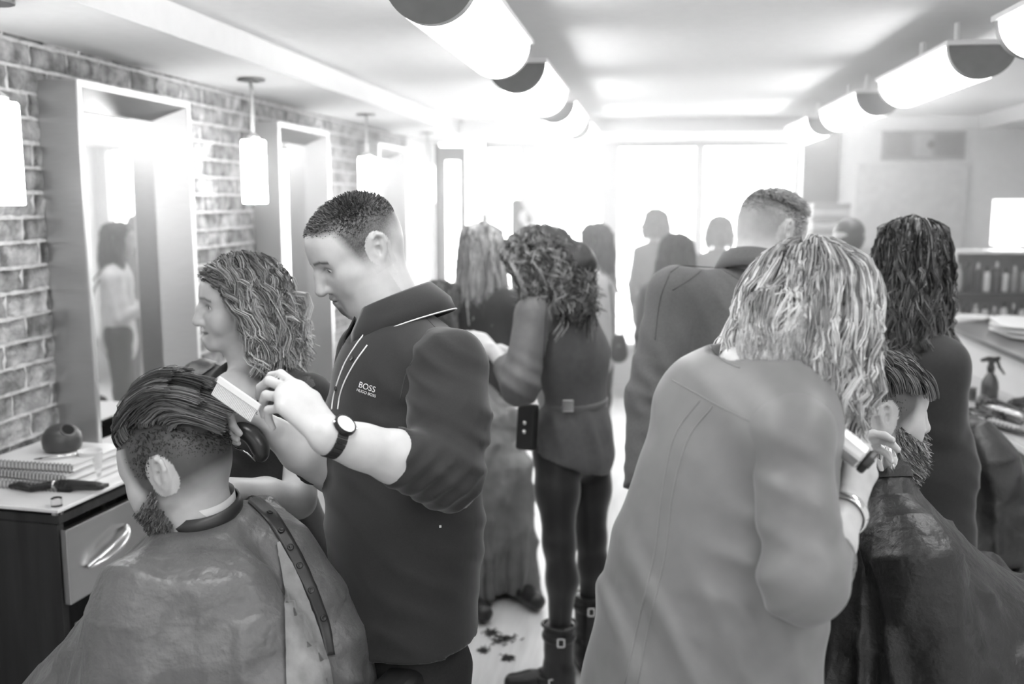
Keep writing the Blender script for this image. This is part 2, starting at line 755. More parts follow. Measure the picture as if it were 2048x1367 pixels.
struct('floor', (WX - .3, YB, -.1), (RX + .2, YF + .1, 0), m_floor)
struct('ceiling', (WX - .3, YB, CEIL), (RX + .2, YF + .3, CEIL + .1), m_ceil)
struct('trim_1', (WX, YB, SOFF), (-1.543, YV - .03, CEIL), m_ceil)                       # soffit over the mirrors
struct('trim_2', (WX, YV - .03, SOFF), (RX, YF, CEIL), m_ceil)                          # beam at the front
struct('trim_3', (2.47, YB, SOFF), (RX, YV - .03, CEIL), m_ceil)                        # soffit on the other side
struct('wall_right', (RX, YB, 0), (RX + .15, YV, CEIL), m_wall)
struct('wall_back', (WX - .2, YB - .15, 0), (RX + .15, YB, CEIL), m_wall)
struct('wall_front', (1.40, YV, 0), (RX + .15, YV + .15, SOFF), m_wall)
struct('wall_return', (1.40, YV + .15, 0), (1.52, YF, SOFF), m_wall)
struct('ground', (-9, YF + .1, -.14), (9, 16, -.04), m_pave)

# brick wall: every brick proud of the mortar bed
wl = struct('wall_left', (WX - .2, YB, 0), (WX - .004, 8.40, SOFF), m_mortar)
struct('wall_plain', (WX - .2, 8.40, 0), (WX + .012, YF, SOFF), m_wall)
CH, BL, MJ = 0.0815, 0.218, 0.013


def brick_mesh(seed, cut=1.0):
    r = np.random.default_rng(seed)
    L_, H_ = BL * cut - MJ, CH - MJ
    V, F = [], []
    ny, nz = 5, 3
    for i in range(ny + 1):
        for j in range(nz + 1):
            e = (i in (0, ny)) or (j in (0, nz))
            V.append((.0045 + (-.0055 if e else 0) + r.normal() * .0014, L_ * (i / ny - .5) + r.normal() * .0018 * (1 + e), H_ * (j / nz - .5) + r.normal() * .0014))
    for i in range(ny):
        for j in range(nz):
            a = i * (nz + 1) + j
            F.append((a, a + nz + 1, a + nz + 2, a + 1))
    n0 = len(V)
    ring = [i * (nz + 1) for i in range(ny + 1)] + [ny * (nz + 1) + j for j in range(1, nz + 1)] + [i * (nz + 1) + nz for i in range(ny - 1, -1, -1)] + [j for j in range(nz - 1, 0, -1)]
    for q in ring:
        V.append((-.012, V[q][1], V[q][2]))
    k = len(ring)
    for t in range(k):
        F.append((ring[t], n0 + t, n0 + (t + 1) % k, ring[(t + 1) % k])[::-1])
    b = MB()
    b.add(V, F)
    return b


bvar = [brick_mesh(s) for s in range(6)]
bmesh_ = [b.mesh('brick', m_brick, smooth=True) for b in bvar]
slots = []
for c in range(29):
    z = 0.012 + CH * (c + 0.5)
    off = (c % 2) * BL * 0.5 + random.uniform(-.02, .02)
    y = 1.3 + off
    while y < 8.30:
        slots.append((y + BL / 2, z))
        y += BL
MIR = [(3.19, 4.02), (5.03, 5.86), (6.98, 7.81)]


def brick_score(s):
    y, z = s
    v = np.array([WX, y, z]) - CAM
    d = v @ FW
    px, py = CX + FOCAL * (v @ RT) / d, CY - FOCAL * (v @ UP) / d
    hid = any(a + .05 < y - BL / 2 and y + BL / 2 < b - .02 for a, b in MIR) and z < 2.15
    if px < -15 or py < -10 or z < 0.86 or hid or (y > 3.2 and z < 1.0):
        return 0
    return 1 / d ** 2


slots.sort(key=brick_score, reverse=True)
rest = MB()
for i, (y, z) in enumerate(slots):
    if i < 295 and brick_score((y, z)) > 0:
        o = bpy.data.objects.new('brick', bmesh_[i % 6])
        o.parent = wl
        o.location = Vector((WX, y, z)) - wl.location
        COL.objects.link(o)
    else:
        b = bvar[i % 6]
        rest.add(np.array(b.V[0]) + np.array([WX, y, z]), b.F)
ro = rest.build('brickwork', m_brick, wl, smooth=True, kind='stuff')

# window front
fr = [(-2.03, -1.995, m_dark), (-1.545, -1.525, m_dark), (-1.21, -1.05, m_white), (-.44, -.28, m_white), (.42, .50, m_white), (1.30, 1.40, m_white)]
panes = [(-1.525, -1.21), (-1.05, -.44), (-.28, .42), (.50, 1.30)]
for k, (a, b) in enumerate(panes):
    w = MB().box((a, YF, .0), (b, YF + .06, .42)).box((a, YF, SOFF - .05), (b, YF + .06, SOFF)).build('window_%d' % (k + 1), m_white, kind='structure')
    MB().box((a, YF + .025, .42), (b, YF + .033, SOFF - .05)).build('pane', m_pane, w)
    MB().box((a, YF - .09, .40), (b, YF + .0, .44)).build('window_sill', m_white, w)
for k, (a, b, m) in enumerate(fr):
    MB().box((a, YF - .03, 0), (b, YF + .09, SOFF)).build('trim_%d' % (k + 4), m, kind='structure')
d = MB()
for lo, hi in (((-1.99, YF, 0), (-1.935, YF + .05, 2.28)), ((-1.79, YF, 0), (-1.735, YF + .05, 2.28)), ((-1.935, YF, 2.15), (-1.79, YF + .05, 2.28)), ((-1.935, YF, 0), (-1.79, YF + .05, .2))):
    d.box(lo, hi)
d = d.build('door_1', gm('door_grey', 0.3, rough=0.5), kind='structure')
MB().box((-1.935, YF + .02, .2), (-1.79, YF + .03, 2.15)).build('pane', m_pane, d)
MB().box((-1.735, YF + .02, 0), (-1.545, YF + .03, SOFF)).build('window_5', m_pane, kind='structure')

# ================================================================== fixtures
for k, (a, b) in enumerate(MIR):
    lab = ['deep steel framed mirror closest to the camera, beside the first pendant lamp',
           'deep steel framed mirror behind the smiling woman, middle of three',
           'deep steel framed mirror farthest along the brick wall'][k]
    t = thing('wall_mirror', lab, 'mirror', (WX, (a + b) / 2, .55), 'steel mirrors on the brick wall')
    z0, z1, x1, w = .55, 2.18, WX + .145, .022
    for nm, lo, hi in (('frame_side', (WX, a, z0), (x1, a + w, z1)), ('frame_side', (WX, b - w, z0), (x1, b, z1)),
                       ('frame_top', (WX, a + w, z1 - w), (x1, b - w, z1)), ('frame_bottom', (WX, a + w, z0), (x1, b - w, z0 + w))):
        MB().box(lo, hi).build(nm, m_steel, t, bevel=.002)
    r = MB()
    for lo, hi in (((x1, a, z0), (x1 + .004, a + w, z1)), ((x1, b - w, z0), (x1 + .004, b, z1)), ((x1, a + w, z1 - w), (x1 + .004, b - w, z1)), ((x1, a + w, z0), (x1 + .004, b - w, z0 + w))):
        r.box(lo, hi)
    r.build('frame_rim', m_rim, t)
    g = .06
    xg = WX + .02
    for nm, q in (('frame_bevel', [(a + w, z0 + w), (a + w, z1 - w), (a + w + g, z1 - w - g), (a + w + g, z0 + w + g)]), ('frame_bevel', [(b - w, z1 - w), (b - w, z0 + w), (b - w - g, z0 + w + g), (b - w - g, z1 - w - g)]),
                  ('frame_bevel', [(a + w, z1 - w), (b - w, z1 - w), (b - w - g, z1 - w - g), (a + w + g, z1 - w - g)]), ('frame_bevel', [(b - w, z0 + w), (a + w, z0 + w), (a + w + g, z0 + w + g), (b - w - g, z0 + w + g)])):
        V = [(x1, q[0][0], q[0][1]), (x1, q[1][0], q[1][1]), (xg, q[2][0], q[2][1]), (xg, q[3][0], q[3][1]), (xg, q[0][0], q[0][1]), (xg, q[1][0], q[1][1])]
        m_ = MB()
        m_.add(V, [(0, 1, 2, 3), (0, 4, 5, 1), (3, 2, 5, 4), (0, 3, 4), (1, 5, 2)])
        m_.build(nm, m_steel, t)
    MB().box((WX, a + w + g * .9, z0 + w + g * .9), (WX + .02, b - w - g * .9, z1 - w - g * .9)).build('mirror_glass', m_mirror, t)


def shade_material():
    m = bpy.data.materials.new('mosaic_shade')
    m.use_nodes = True
    nt = m.node_tree
    N, L = nt.nodes, nt.links
    b = N['Principled BSDF']
    b.inputs['Base Color'].default_value = (.8, .8, .8, 1)
    b.inputs['Roughness'].default_value = .3
    tc = N.new('ShaderNodeTexCoord')
    v = N.new('ShaderNodeTexVoronoi')
    v.feature = 'DISTANCE_TO_EDGE'
    v.inputs['Scale'].default_value = 90
    L.new(tc.outputs['Object'], v.inputs['Vector'])
    r = N.new('ShaderNodeMapRange')
    r.inputs[1].default_value = .02
    r.inputs[2].default_value = .09
    r.inputs[3].default_value = .12
    r.inputs[4].default_value = 1.0
    L.new(v.outputs['Distance'], r.inputs[0])
    mu = N.new('ShaderNodeMath')
    mu.operation = 'MULTIPLY'
    mu.inputs[1].default_value = PENDANT_LIGHT
    L.new(r.outputs[0], mu.inputs[0])
    b.inputs['Emission Color'].default_value = (1, 1, 1, 1)
    L.new(mu.outputs[0], b.inputs['Emission Strength'])
    return m


m_shade = shade_material()
for k, y in enumerate((2.54, 4.31, 6.13, 7.87)):
    lab = ['glowing mosaic glass pendant lamp closest to the camera, before the first mirror', 'glowing cylinder pendant lamp hanging between first and second mirror',
           'glowing cylinder pendant lamp hanging between second and third mirror', 'glowing cylinder pendant lamp at the end of the brick wall'][k]
    x = -1.748
    t = thing('pendant_lamp', lab, 'lamp', (x, y, 1.765), 'pendant lamps over the brick wall')
    MB().lathe([(.06, SOFF - .012), (.06, SOFF - .004), (.045, SOFF)], (x, y, 0), 24).build('canopy', gm('dark_nickel', .25, rough=.3, metal=1), t, smooth=False)
    MB().cyl((x, y, 2.04), (x, y, SOFF - .01), .008, n=10).build('rod', gm('pendant_rod', .72, rough=.35), t, smooth=True)
    MB().lathe([(.03, 2.04), (.03, 2.055), (.012, 2.07)], (x, y, 0), 20).build('socket', m_chrome, t)
    MB().lathe([(.050, 1.765), (.053, 1.768), (.053, 2.036), (.048, 2.042), (.02, 2.044)], (x, y, 0), 32).build('lamp_shade', m_shade, t)

m_tube = gm('opal_diffuser', .9, rough=.4, emit=TUBE_LIGHT, var=0)


def tube_lamp(x, y0, label):
    R_, L_, zt = .108, 1.07, 2.29
    t = thing('ceiling_lamp', label, 'lamp', (x, y0 + L_ / 2, zt - R_), 'half round tube lamps under the ceiling')
    arc = [(R_ * math.cos(a), -R_ * math.sin(a)) for a in np.linspace(0, math.pi, 25)]
    MB().prism(arc, (x, y0 + .035, zt), (1, 0, 0), (0, 0, 1), (0, L_ - .07, 0)).build('diffuser', m_tube, t, smooth=False)
    arc2 = [(1.03 * a, 1.03 * b) for a, b in arc]
    MB().prism(arc2, (x, y0, zt + .004), (1, 0, 0), (0, 0, 1), (0, .034, 0)).build('end_cap', m_capgrey, t)
    MB().prism(arc2, (x, y0 + L_ - .034, zt + .004), (1, 0, 0), (0, 0, 1), (0, .034, 0)).build('end_cap', m_capgrey, t)
    MB().box((x - .118, y0 - .01, zt + .004), (x + .118, y0 + L_ + .01, zt + .02)).build('tray', m_white, t)
    for q in (.3, L_ - .3):
        MB().cyl((x, y0 + q, zt + .02), (x, y0 + q, CEIL), .012, n=10).build('stem', m_white, t)


for k in range(-3, 4):  # row carried on unseen behind the camera, lamps added there as fill light
    tube_lamp(-.51, 2.34 + 1.52 * k, {0: 'glowing tube lamp with grey end cap above the barber, first in its row', 1: 'glowing tube lamp, second of the row above the aisle', 2: 'glowing tube lamp, third of the row above the aisle', 3: 'glowing tube lamp last of the aisle row by the window', -1: 'glowing tube lamp of the aisle row just overhead', -2: 'unseen tube lamp of the aisle row, added behind the camera for fill', -3: 'unseen tube lamp of the aisle row, added at the rear wall for fill'}[k])
for k in range(-4, 3):  # lamps behind the camera are unseen, added to fill the foreground
    tube_lamp(1.10, 3.62 + 1.52 * k, {0: 'glowing tube lamp with wide grey end cap above the dark-haired woman', 1: 'glowing tube lamp in front of the wall vent', 2: 'glowing tube lamp by the dark panel near the window', -1: 'glowing tube lamp at the upper corner of the picture', -2: 'glowing tube lamp of the counter row overhead', -3: 'unseen tube lamp of the counter row, added behind the camera for fill', -4: 'unseen tube lamp of the counter row, added at the rear wall for fill'}[k])

o = MB().box((1.19, YV - .05, 1.755), (1.46, YV + .02, 2.30)).build('wall_panel', gm('slate_panel', .13, rough=.5), bevel=.004)
tag(o, 'dark grey upright panel on the wall beside the bright window', 'panel')
o = MB().box((1.19, YV - .04, 0), (1.40, YV + .12, SOFF)).build('trim_10', m_white, kind='structure')

# vent unit
t = thing('wall_vent', 'grey ventilation unit with two slatted grilles high on the white wall', 'vent', (2.08, YV, 2.085))
MB().box((1.775, YV - .03, 2.085), (2.385, YV, 2.30)).build('housing', gm('vent_grey', .36, rough=.5), t, bevel=.003)
for a in (1.80, 2.17):
    g = MB().box((a, YV - .036, 2.115), (a + .19, YV - .028, 2.275)).build('grille', gm('vent_dark', .1), t)
    for q in range(9):
        MB().box((a, YV - .046, 2.12 + q * .0172), (a + .19, YV - .036, 2.127 + q * .0172)).build('slat', gm('vent_slat', .42), g)
MB().box((2.02, YV - .04, 2.11), (2.14, YV - .03, 2.28)).build('control_panel', gm('vent_light', .5), t)
MB().lathe([(.03, 0), (.03, .01), (.01, .014)], (2.13, YV - .04, 2.20), 16, np.array([[1, 0, 0], [0, 0, -1], [0, 1, 0.]])).build('dial', gm('vent_dark', .1), t)
o = MB().box((1.60, YV - .035, 1.39), (2.42, YV, 2.06)).build('wall_board', gm('board_white', .7, rough=.4), bevel=.006)
tag(o, 'large blank white board on the wall under the vent', 'board')
ORD = ['ninth', 'eighth', 'seventh', 'sixth', 'fifth', 'fourth', 'third', 'second', 'first']

# ================================================================== styling desk with drawer (rotated 6 degrees)
DR = math.radians(-6)
DO = P(116, 1028, 2.44 * 1.0)
# front right top corner of the glass top on the plane z = 0.9
_r = FW + RT * ((116 - CX) / FOCAL) - UP * ((1028 - CY) / FOCAL)
DO = CAM + _r * ((0.9 - CAMZ) / _r[2])
RD = np.array([[math.cos(DR), -math.sin(DR), 0], [math.sin(DR), math.cos(DR), 0], [0, 0, 1.0]])
m_wenge = gm('wenge_wood', .028, rough=.55, var=.35, scale=30, stretch=(1, 1, .08))
m_drawer = gm('drawer_steel', .5, rough=.3, metal=1.0, var=.04, scale=20, stretch=(1, .05, 1))
m_frost = gm('frosted_glass', .82, rough=.12, trans=.0, var=.02, coat=.5)
dk = thing('styling_desk', 'dark wooden styling desk with steel drawer beside the caped client', 'desk', (DO[0] - .2, DO[1] + .35, 0))


def dbox(lo, hi):
    return MB(RD, (DO[0], DO[1], 0)).box(lo, hi)


dbox((-.40, .02, .0), (-.02, .045, .86)).build('side_panel', m_wenge, dk, bevel=.002)
dbox((-.40, .785, .0), (-.02, .81, .86)).build('side_panel', m_wenge, dk, bevel=.002)
dbox((-.40, .045, .0), (-.38, .785, .86)).build('back_panel', m_wenge, dk)
dbox((-.40, .02, .862), (-.015, .81, .888)).build('top_board', m_wenge, dk, bevel=.002)
dbox((-.38, .045, .60), (-.03, .785, .615)).build('shelf', m_wenge, dk)
dbox((-.38, .045, .05), (-.03, .785, .07)).build('shelf', m_wenge, dk)
gt = dbox((-.42, .0, .902), (0, .83, .912)).build('glass_top', m_frost, dk, bevel=.002)
for a, b in ((-.03, .035), (-.39, .035), (-.03, .79), (-.39, .79)):
    MB(RD, (DO[0], DO[1], 0)).lathe([(.017, .888), (.017, .902)], (a, b, 0), 16).build('spacer', m_chrome, gt, smooth=False)
MB(RD, (DO[0], DO[1], 0)).lathe([(.016, .912), (.016, .935), (.012, .937)], (-.03, .035, 0), 16).build('clear_stop', m_glass, gt)
dr = dbox((-.018, .025, .62), (.004, .60, .845)).build('drawer', m_drawer, dk, bevel=.003)
hp = [(.010, .10, .708), (.028, .14, .728), (.034, .20, .748), (.030, .26, .764), (.010, .295, .772)]
hp2 = [(.010, .10, .708), (.028, .15, .712), (.034, .22, .725), (.030, .27, .748), (.010, .295, .772)]
h = MB(RD, (DO[0], DO[1], 0))
h.tube(smooth_path(hp), .006, 8)
h.tube(smooth_path(hp2), .006, 8)
h.build('handle', m_chrome, dr, smooth=True)

# towel folded over a bar below the drawer
m_towel = gm('pale_towel', .42, rough=.95, var=.1, scale=60, bump=.3, bscale=300)
tb = MB(RD, (DO[0], DO[1], 0)).tube([(.03, .03, .545), (.03, .62, .545)], .008, 10).build('towel_rail', m_chrome, dk, smooth=True)
tw = thing('hanging_towel', 'pale striped towel folded over the rail under the steel drawer', 'towel', (DO[0], DO[1] + .2, .3))
for q in range(4):
    y0, y1 = .035 + q * .075, .035 + q * .075 + .07
    pts = []
    for s in range(13):
        a = math.pi * s / 12
        pts.append((.03 + .02 * math.cos(a) + .0, .548 + .02 * math.sin(a)))
    prof = [(.055, .36 + .02 * q)] + pts + [(.008, .36)]
    V, F = [], []
    n = len(prof)
    for j in range(5):
        yy = y0 + (y1 - y0) * j / 4
        for i, (x, z) in enumerate(prof):
            V.append((x + .006 * math.sin(3 * j + i), yy + (.012 * math.sin(i * .5) if i == 0 else 0), z))
    for j in range(4):
        for i in range(n - 1):
            a = j * n + i
            F.append((a, a + 1, a + n + 1, a + n))
    b = MB(RD, (DO[0], DO[1], 0))
    b.add(V, F)
    o = b.build('towel_fold', m_towel, tw, smooth=True)
    sm = o.modifiers.new('thick', 'SOLIDIFY')
    sm.thickness = .005
    MB(RD, (DO[0], DO[1], 0)).tube([(.03 + .024 * math.cos(math.pi * s / 12), y1 + .001, .548 + .024 * math.sin(math.pi * s / 12)) for s in range(13)], .002, 6).build('stripe', m_dark, tw, smooth=True)


def on_desk(px, py, z=.912):
    r = FW + RT * ((px - CX) / FOCAL) - UP * ((py - CY) / FOCAL)
    return CAM + r * ((z - CAMZ) / r[2])


# notebooks stacked
m_paper = gm('white_paper', .8, rough=.7, var=.02)
m_cover = gm('white_cover', .72, rough=.35, var=.02)
c0 = on_desk(25, 985)
zb = .914
for k in range(3):
    a = math.radians(-6 + (2, -3, 1)[k])
    Rb = np.array([[math.cos(a), -math.sin(a), 0], [math.sin(a), math.cos(a), 0], [0, 0, 1.0]])
    o0 = np.array([-1.845, DO[1] + .31 + .015 * k, 0])
    t = thing('ring_binder_book', ['white ring-bound book, lowest of the stack on the desk', 'white ring-bound book in the middle of the desk stack', 'white ring-bound book topmost under the black ball holder'][k], 'book', (o0[0], o0[1], zb), 'ring books on the desk')
    hgt = .022
    MB(Rb, o0).box((-.15, -.13, zb), (.15, .13, zb + .003)).build('cover', m_cover, t)
    MB(Rb, o0).box((-.145, -.125, zb + .003), (.145, .125, zb + hgt - .003)).build('pages', m_paper, t)
    MB(Rb, o0).box((-.15, -.13, zb + hgt - .003), (.15, .13, zb + hgt)).build('cover', m_cover, t)
    for q in range(22):
        x = -.14 + q * .28 / 21
        MB(Rb, o0).tube([(x, -.125 - .009 + .009 * math.cos(s), zb + hgt / 2 + (hgt / 2 + .003) * math.sin(s)) for s in np.linspace(0, 2 * math.pi, 9)], .0012, 4, False).build('ring', m_dark, t, smooth=True)
    zb += hgt + .004
# black ball with hole
c = np.array([-1.842, DO[1] + .36, zb])
t = thing('ball_holder', 'matte black ball shaped holder with a round opening on the books', 'holder', c)
prof = [(.052, 0), (.058, .008), (.061, .03), (.057, .052), (.045, .068), (.03, .078), (.012, .083), (.0015, .0835)]
MB().lathe(prof, c, 32).build('ball', gm('matte_black', .06, rough=.38), t, smooth=True)
nrm_ = nrm((.55, -.35, .7))
fr_ = frame(np.cross(nrm_, (0, 0, 1)), nrm_)
MB(fr_, c + np.array([.03, -.018, .062])).lathe([(.02, 0), (.024, .006), (.024, .010), (.02, .011)], (0, 0, 0), 24).build('rim', gm('matte_black_rim', .1, rough=.3), t)
MB(fr_, c + np.array([.03, -.018, .062])).lathe([(.019, .0115), (.019, .0120)], (0, 0, 0), 24).build('opening', gm('hole_shade', .004, rough=.9), t)  # near-black disc laid on the rim for the shade inside the hole
# pen on the books
p0, p1 = np.array([-1.83, DO[1] + .23, zb + .004]), np.array([-1.74, DO[1] + .30, zb + .004])
t = thing('pen', 'thin silver pen with black tip lying on the ring books', 'pen', p0)
MB().cyl(p0, p1, .0035, n=10).build('barrel', m_chrome, t, smooth=True)
MB().cyl(p0 + (p0 - p1) * .2, p0, .001, .0035, n=10).build('tip', m_black, t, smooth=True)
# frosted tumbler and box
c = on_desk(183, 955)
t = thing('plastic_tumbler', 'frosted white plastic tumbler standing on the desk glass', 'tumbler', c)
MB().lathe([(.026, .003), (.03, .006), (.0385, .085), (.0385, .089), (.0365, .089), (.029, .012), (.001, .010)], c, 28).build('cup', gm('milky_plastic', .62, rough=.4), t, smooth=True)
c = on_desk(150, 945) + np.array([-.02, .10, 0])
t = thing('soap_box', 'small pale plastic box with glossy lid behind the tumbler', 'box', c)
Rb = frame((.4, 1, 0))
MB(Rb, c).box((-.05, -.03, .0), (.05, .03, .05)).build('body', gm('pale_plastic', .45, rough=.3), t, bevel=.006)
MB(Rb, c).box((-.048, -.028, .05), (.048, .028, .058)).build('lid', gm('gloss_lid', .6, rough=.15), t, bevel=.004)
# trimmer with spiral cord
a, b = on_desk(112, 968, .93), on_desk(205, 972, .93)
t = thing('hair_trimmer', 'shiny black hair trimmer lying on the desk glass', 'trimmer', (a + b) / 2 - np.array([0, 0, .02]))
MB().tube([a + (b - a) * s for s in np.linspace(0, 1, 10)], [.012, .017, .018, .017, .0165, .016, .015, .0145, .014, .011], 14).build('body', m_black, t, smooth=True)
MB().cyl(a - (b - a) * .06, a + (b - a) * .01, .0165, n=16).build('collar', m_chrome, t, smooth=True)
MB(frame(b - a), b).box((-.016, -.004, -.004), (.016, .012, .006)).build('blade', m_dark, t)
c1 = on_desk(62, 976, .925)
cu = [a + (c1 - a) * s + np.array([0, .009 * math.sin(s * 75), .009 * math.cos(s * 75)]) for s in np.linspace(0, 1, 130)]
MB().tube(cu, .0028, 5).build('spiral_cord', m_black, t, smooth=True)
MB().tube([c1, on_desk(40, 970, .925), on_desk(18, 972, .922)], [.010, .012, .006], 10).build('plug', m_black, t, smooth=True)
c = on_desk(132, 982)
t = thing('clipper_guard', 'small black clipper guard comb beside the trimmer', 'comb', c)
Rb = frame(nrm(b - a))
MB(Rb, c).box((-.012, -.022, .008), (.012, .022, .013)).build('back', m_black, t)
for q in range(9):
    MB(Rb, c).box((-.012, -.021 + q * .005, .001), (.014, -.019 + q * .005, .009)).build('tooth', m_black, t)

# glass and pot on a ledge under the second part of the mirror
t = thing('shelf_ledge', 'narrow pale ledge under the mirror behind the seated client', 'ledge', (-1.8, 3.62, .88))
MB().box((WX + .15, 3.38, .885), (-1.62, 4.02, .905)).build('board', m_white, t, bevel=.003)
MB().box((WX + .15, 3.40, .55), (-1.65, 4.0, .885)).build('body', m_wenge, t)
c = np.array([-1.78, 3.55, .905])
t = thing('water_glass', 'clear drinking glass standing on the ledge under the mirror', 'glass', c)
MB().lathe([(.028, 0), (.033, .095), (.031, .095), (.027, .006), (.001, .006)], c, 24).build('tumbler', m_glass, t, smooth=True)
MB().lathe([(.026, .0065), (.0275, .03), (.001, .03)], c, 20).build('water', m_glass, t, smooth=True)

# ================================================================== reception counter
m_fascia = gm('counter_fascia', .10, rough=.5, var=.06)
m_ctop = gm('counter_top', .42, rough=.4, var=.05)
t = thing('counter', 'long two-level salon counter with dark fascia and pale top', 'counter', (1.7, 4.6, 0))
y0, y1 = 3.0, 6.1
MB().box((1.34, y0, .893), (1.66, y1, .905)).build('worktop', m_ctop, t, bevel=.002)
MB().box((1.330, y0, .89), (1.34, y1, .907)).build('edge_strip', m_rim, t)
MB().box((1.336, y0, .715), (1.356, y1, .89)).build('fascia', m_fascia, t, bevel=.002)
MB().box((1.50, y0, 0), (1.66, y1, .893)).build('base', m_white, t)
MB().box((1.645, y0, .905), (1.665, y1, 1.075)).build('riser', m_white, t)
MB().box((1.63, y0, 1.075), (2.05, y1, 1.10)).build('upper_top', gm('upper_top_dark', .16, rough=.35), t, bevel=.002)
MB().box((1.67, y0, 0), (2.03, y1, 1.075)).build('cupboard', m_white, t)


def at_x(px, py, x):
    r = FW + RT * ((px - CX) / FOCAL) - UP * ((py - CY) / FOCAL)
    return CAM + r * (x / r[0])


def at_z(px, py, z):
    return on_desk(px, py, z)


# spray bottle
c = at_z(1978, 795, .906)
t = thing('spray_bottle', 'dark translucent spray bottle with trigger on the counter', 'bottle', c)
MB().lathe([(.033, 0), (.036, .006), (.037, .05), (.034, .075), (.024, .098), (.013, .112), (.012, .125)], c, 24).build('bottle', gm('smoke_plastic', .1, rough=.2, trans=.4), t, smooth=True)
MB().lathe([(.016, .118), (.017, .14), (.012, .15)], c, 16).build('collar', m_black, t, smooth=True)
hd = MB().tube([c + np.array(v) for v in ((-.045, 0, .168), (-.015, 0, .176), (.015, 0, .172), (.035, 0, .182))], [.007, .012, .013, .008], 10, side=(0, 1, 0)).cyl(c + np.array([0, 0, .14]), c + np.array([0, 0, .172]), .013, .012).build('head', m_black, t, smooth=True)
MB().tube([c + np.array(v) for v in ((.025, 0, .168), (.035, 0, .140), (.058, 0, .108))], [.008, .007, .004], 8).build('trigger', m_black, t, smooth=True)
# cord reel, clippers, cords
c = at_z(1942, 800, .906)
t = thing('thread_spool', 'grey ribbed spool standing beside the spray bottle', 'spool', c)
MB().lathe([(.022, 0), (.022, .006), (.018, .008), (.018, .05), (.022, .052), (.022, .058), (.004, .058)], c, 20).build('reel', gm('spool_grey', .16), t)
for k in range(6):
    MB().tube([c + np.array([.0195 * math.cos(s), .0195 * math.sin(s), .012 + .006 * k]) for s in np.linspace(0, 2 * math.pi, 16)], .002, 5, False).build('winding', gm('spool_dark', .07), t, smooth=True)
m_cord = gm('cord_black', .03, rough=.35)
for k in range(7):
    r = np.random.default_rng(40 + k)
    ctr = at_z(1975 + 12 * (k % 5), 826 + 9 * (k % 3), .906)
    pts = [ctr + np.array([r.uniform(-.09, .09), r.uniform(-.15, .15), .006 + .008 * k * r.uniform(.2, 1)]) for _ in range(9)]
    o = MB().tube(smooth_path(pts, 6), .0045, 6).build('power_cord', m_cord, smooth=True)
    tag(o, 'tangled black appliance cord lying in the heap on the counter', 'cord', 'tangled cords on the counter')
for k, (x, y, L_, an, lab) in enumerate(((1962, 815, .16, .4, 'black hair clipper half buried in cords beside the spray bottle'), (2012, 838, .17, -.5, 'silver and black hair clipper on top of the cords'), (2040, 815, .15, .9, 'black hair clipper at the edge of the picture on the counter'))):
    c = at_z(x, y, .91)
    dv = np.array([math.sin(an), math.cos(an), 0])
    t = thing('hair_clipper', lab, 'clipper', c)
    MB().tube([c + dv * L_ * s + np.array([0, 0, .025]) for s in np.linspace(-.5, .5, 8)], [.014, .02, .022, .021, .02, .022, .023, .018], 12).build('body', m_black if k != 1 else gm('silver_plastic', .5, rough=.25, metal=.7), t, smooth=True)
    MB(frame(dv), c + dv * L_ * .5 + np.array([0, 0, .025])).box((-.02, 0, -.008), (.02, .02, .006)).build('blade', m_chrome, t)
c = at_z(2015, 862, .908)
t = thing('vent_brush', 'black vent hair brush with pale bristle rows at the counter edge', 'brush', c)
bd = nrm((.4, -1, 0))
MB().tube([c + bd * s + np.array([0, 0, .012]) for s in (-.11, -.06, 0, .06, .11)], [.014, .022, .024, .018, .008], 12, flat=.45, side=np.cross(bd, (0, 0, 1))).build('paddle', m_black, t, smooth=True)
for q in range(7):
    for w in range(3):
        p = c + bd * (-.09 + .022 * q) + np.cross(bd, (0, 0, 1)) * (.011 * (w - 1)) + np.array([0, 0, .02])
        MB().cyl(p, p + np.array([0, 0, .012]), .003, n=6).build('bristle', m_paper, t)
# towels and papers on the upper level
m_tow2 = gm('white_terry', .8, rough=.95, var=.05, scale=80, bump=.5, bscale=250)
c = at_z(2012, 672, 1.10)
for k in range(3):
    o = Blob().fcap(c + np.array([.08 - .02 * k, -.12, .018 + .026 * k]), c + np.array([.08, .16, .018 + .026 * k]), .12, .11, (0, 0, 1), .14, k=.01)
    V, Q = o.nets(.008)
    o = link('folded_towel', quads_mesh('folded_towel', V, Q, m_tow2), None, c + np.array([.08, 0, .026 * k]))
    tag(o, ['white folded towel lowest of the pile on the upper counter', 'white folded towel in the middle of the counter pile', 'white folded towel topmost of the counter pile'][k], 'towel', 'towels on the counter')
for k in range(5):
    c = at_z(1915 + 9 * k, 640 - 3 * (k % 2), 1.102)
    Rb = frame((.3 * (k - 2), 1, 0))
    o = MB(Rb, c).box((-.07, -.1, .001 + .004 * k), (.07, .1, .005 + .004 * k)).build('magazine', m_paper)
    tag(o, ORD[8 - k] + ' of five thin pale magazines, counted from the wavy-haired woman', 'magazine', 'magazines on the counter')

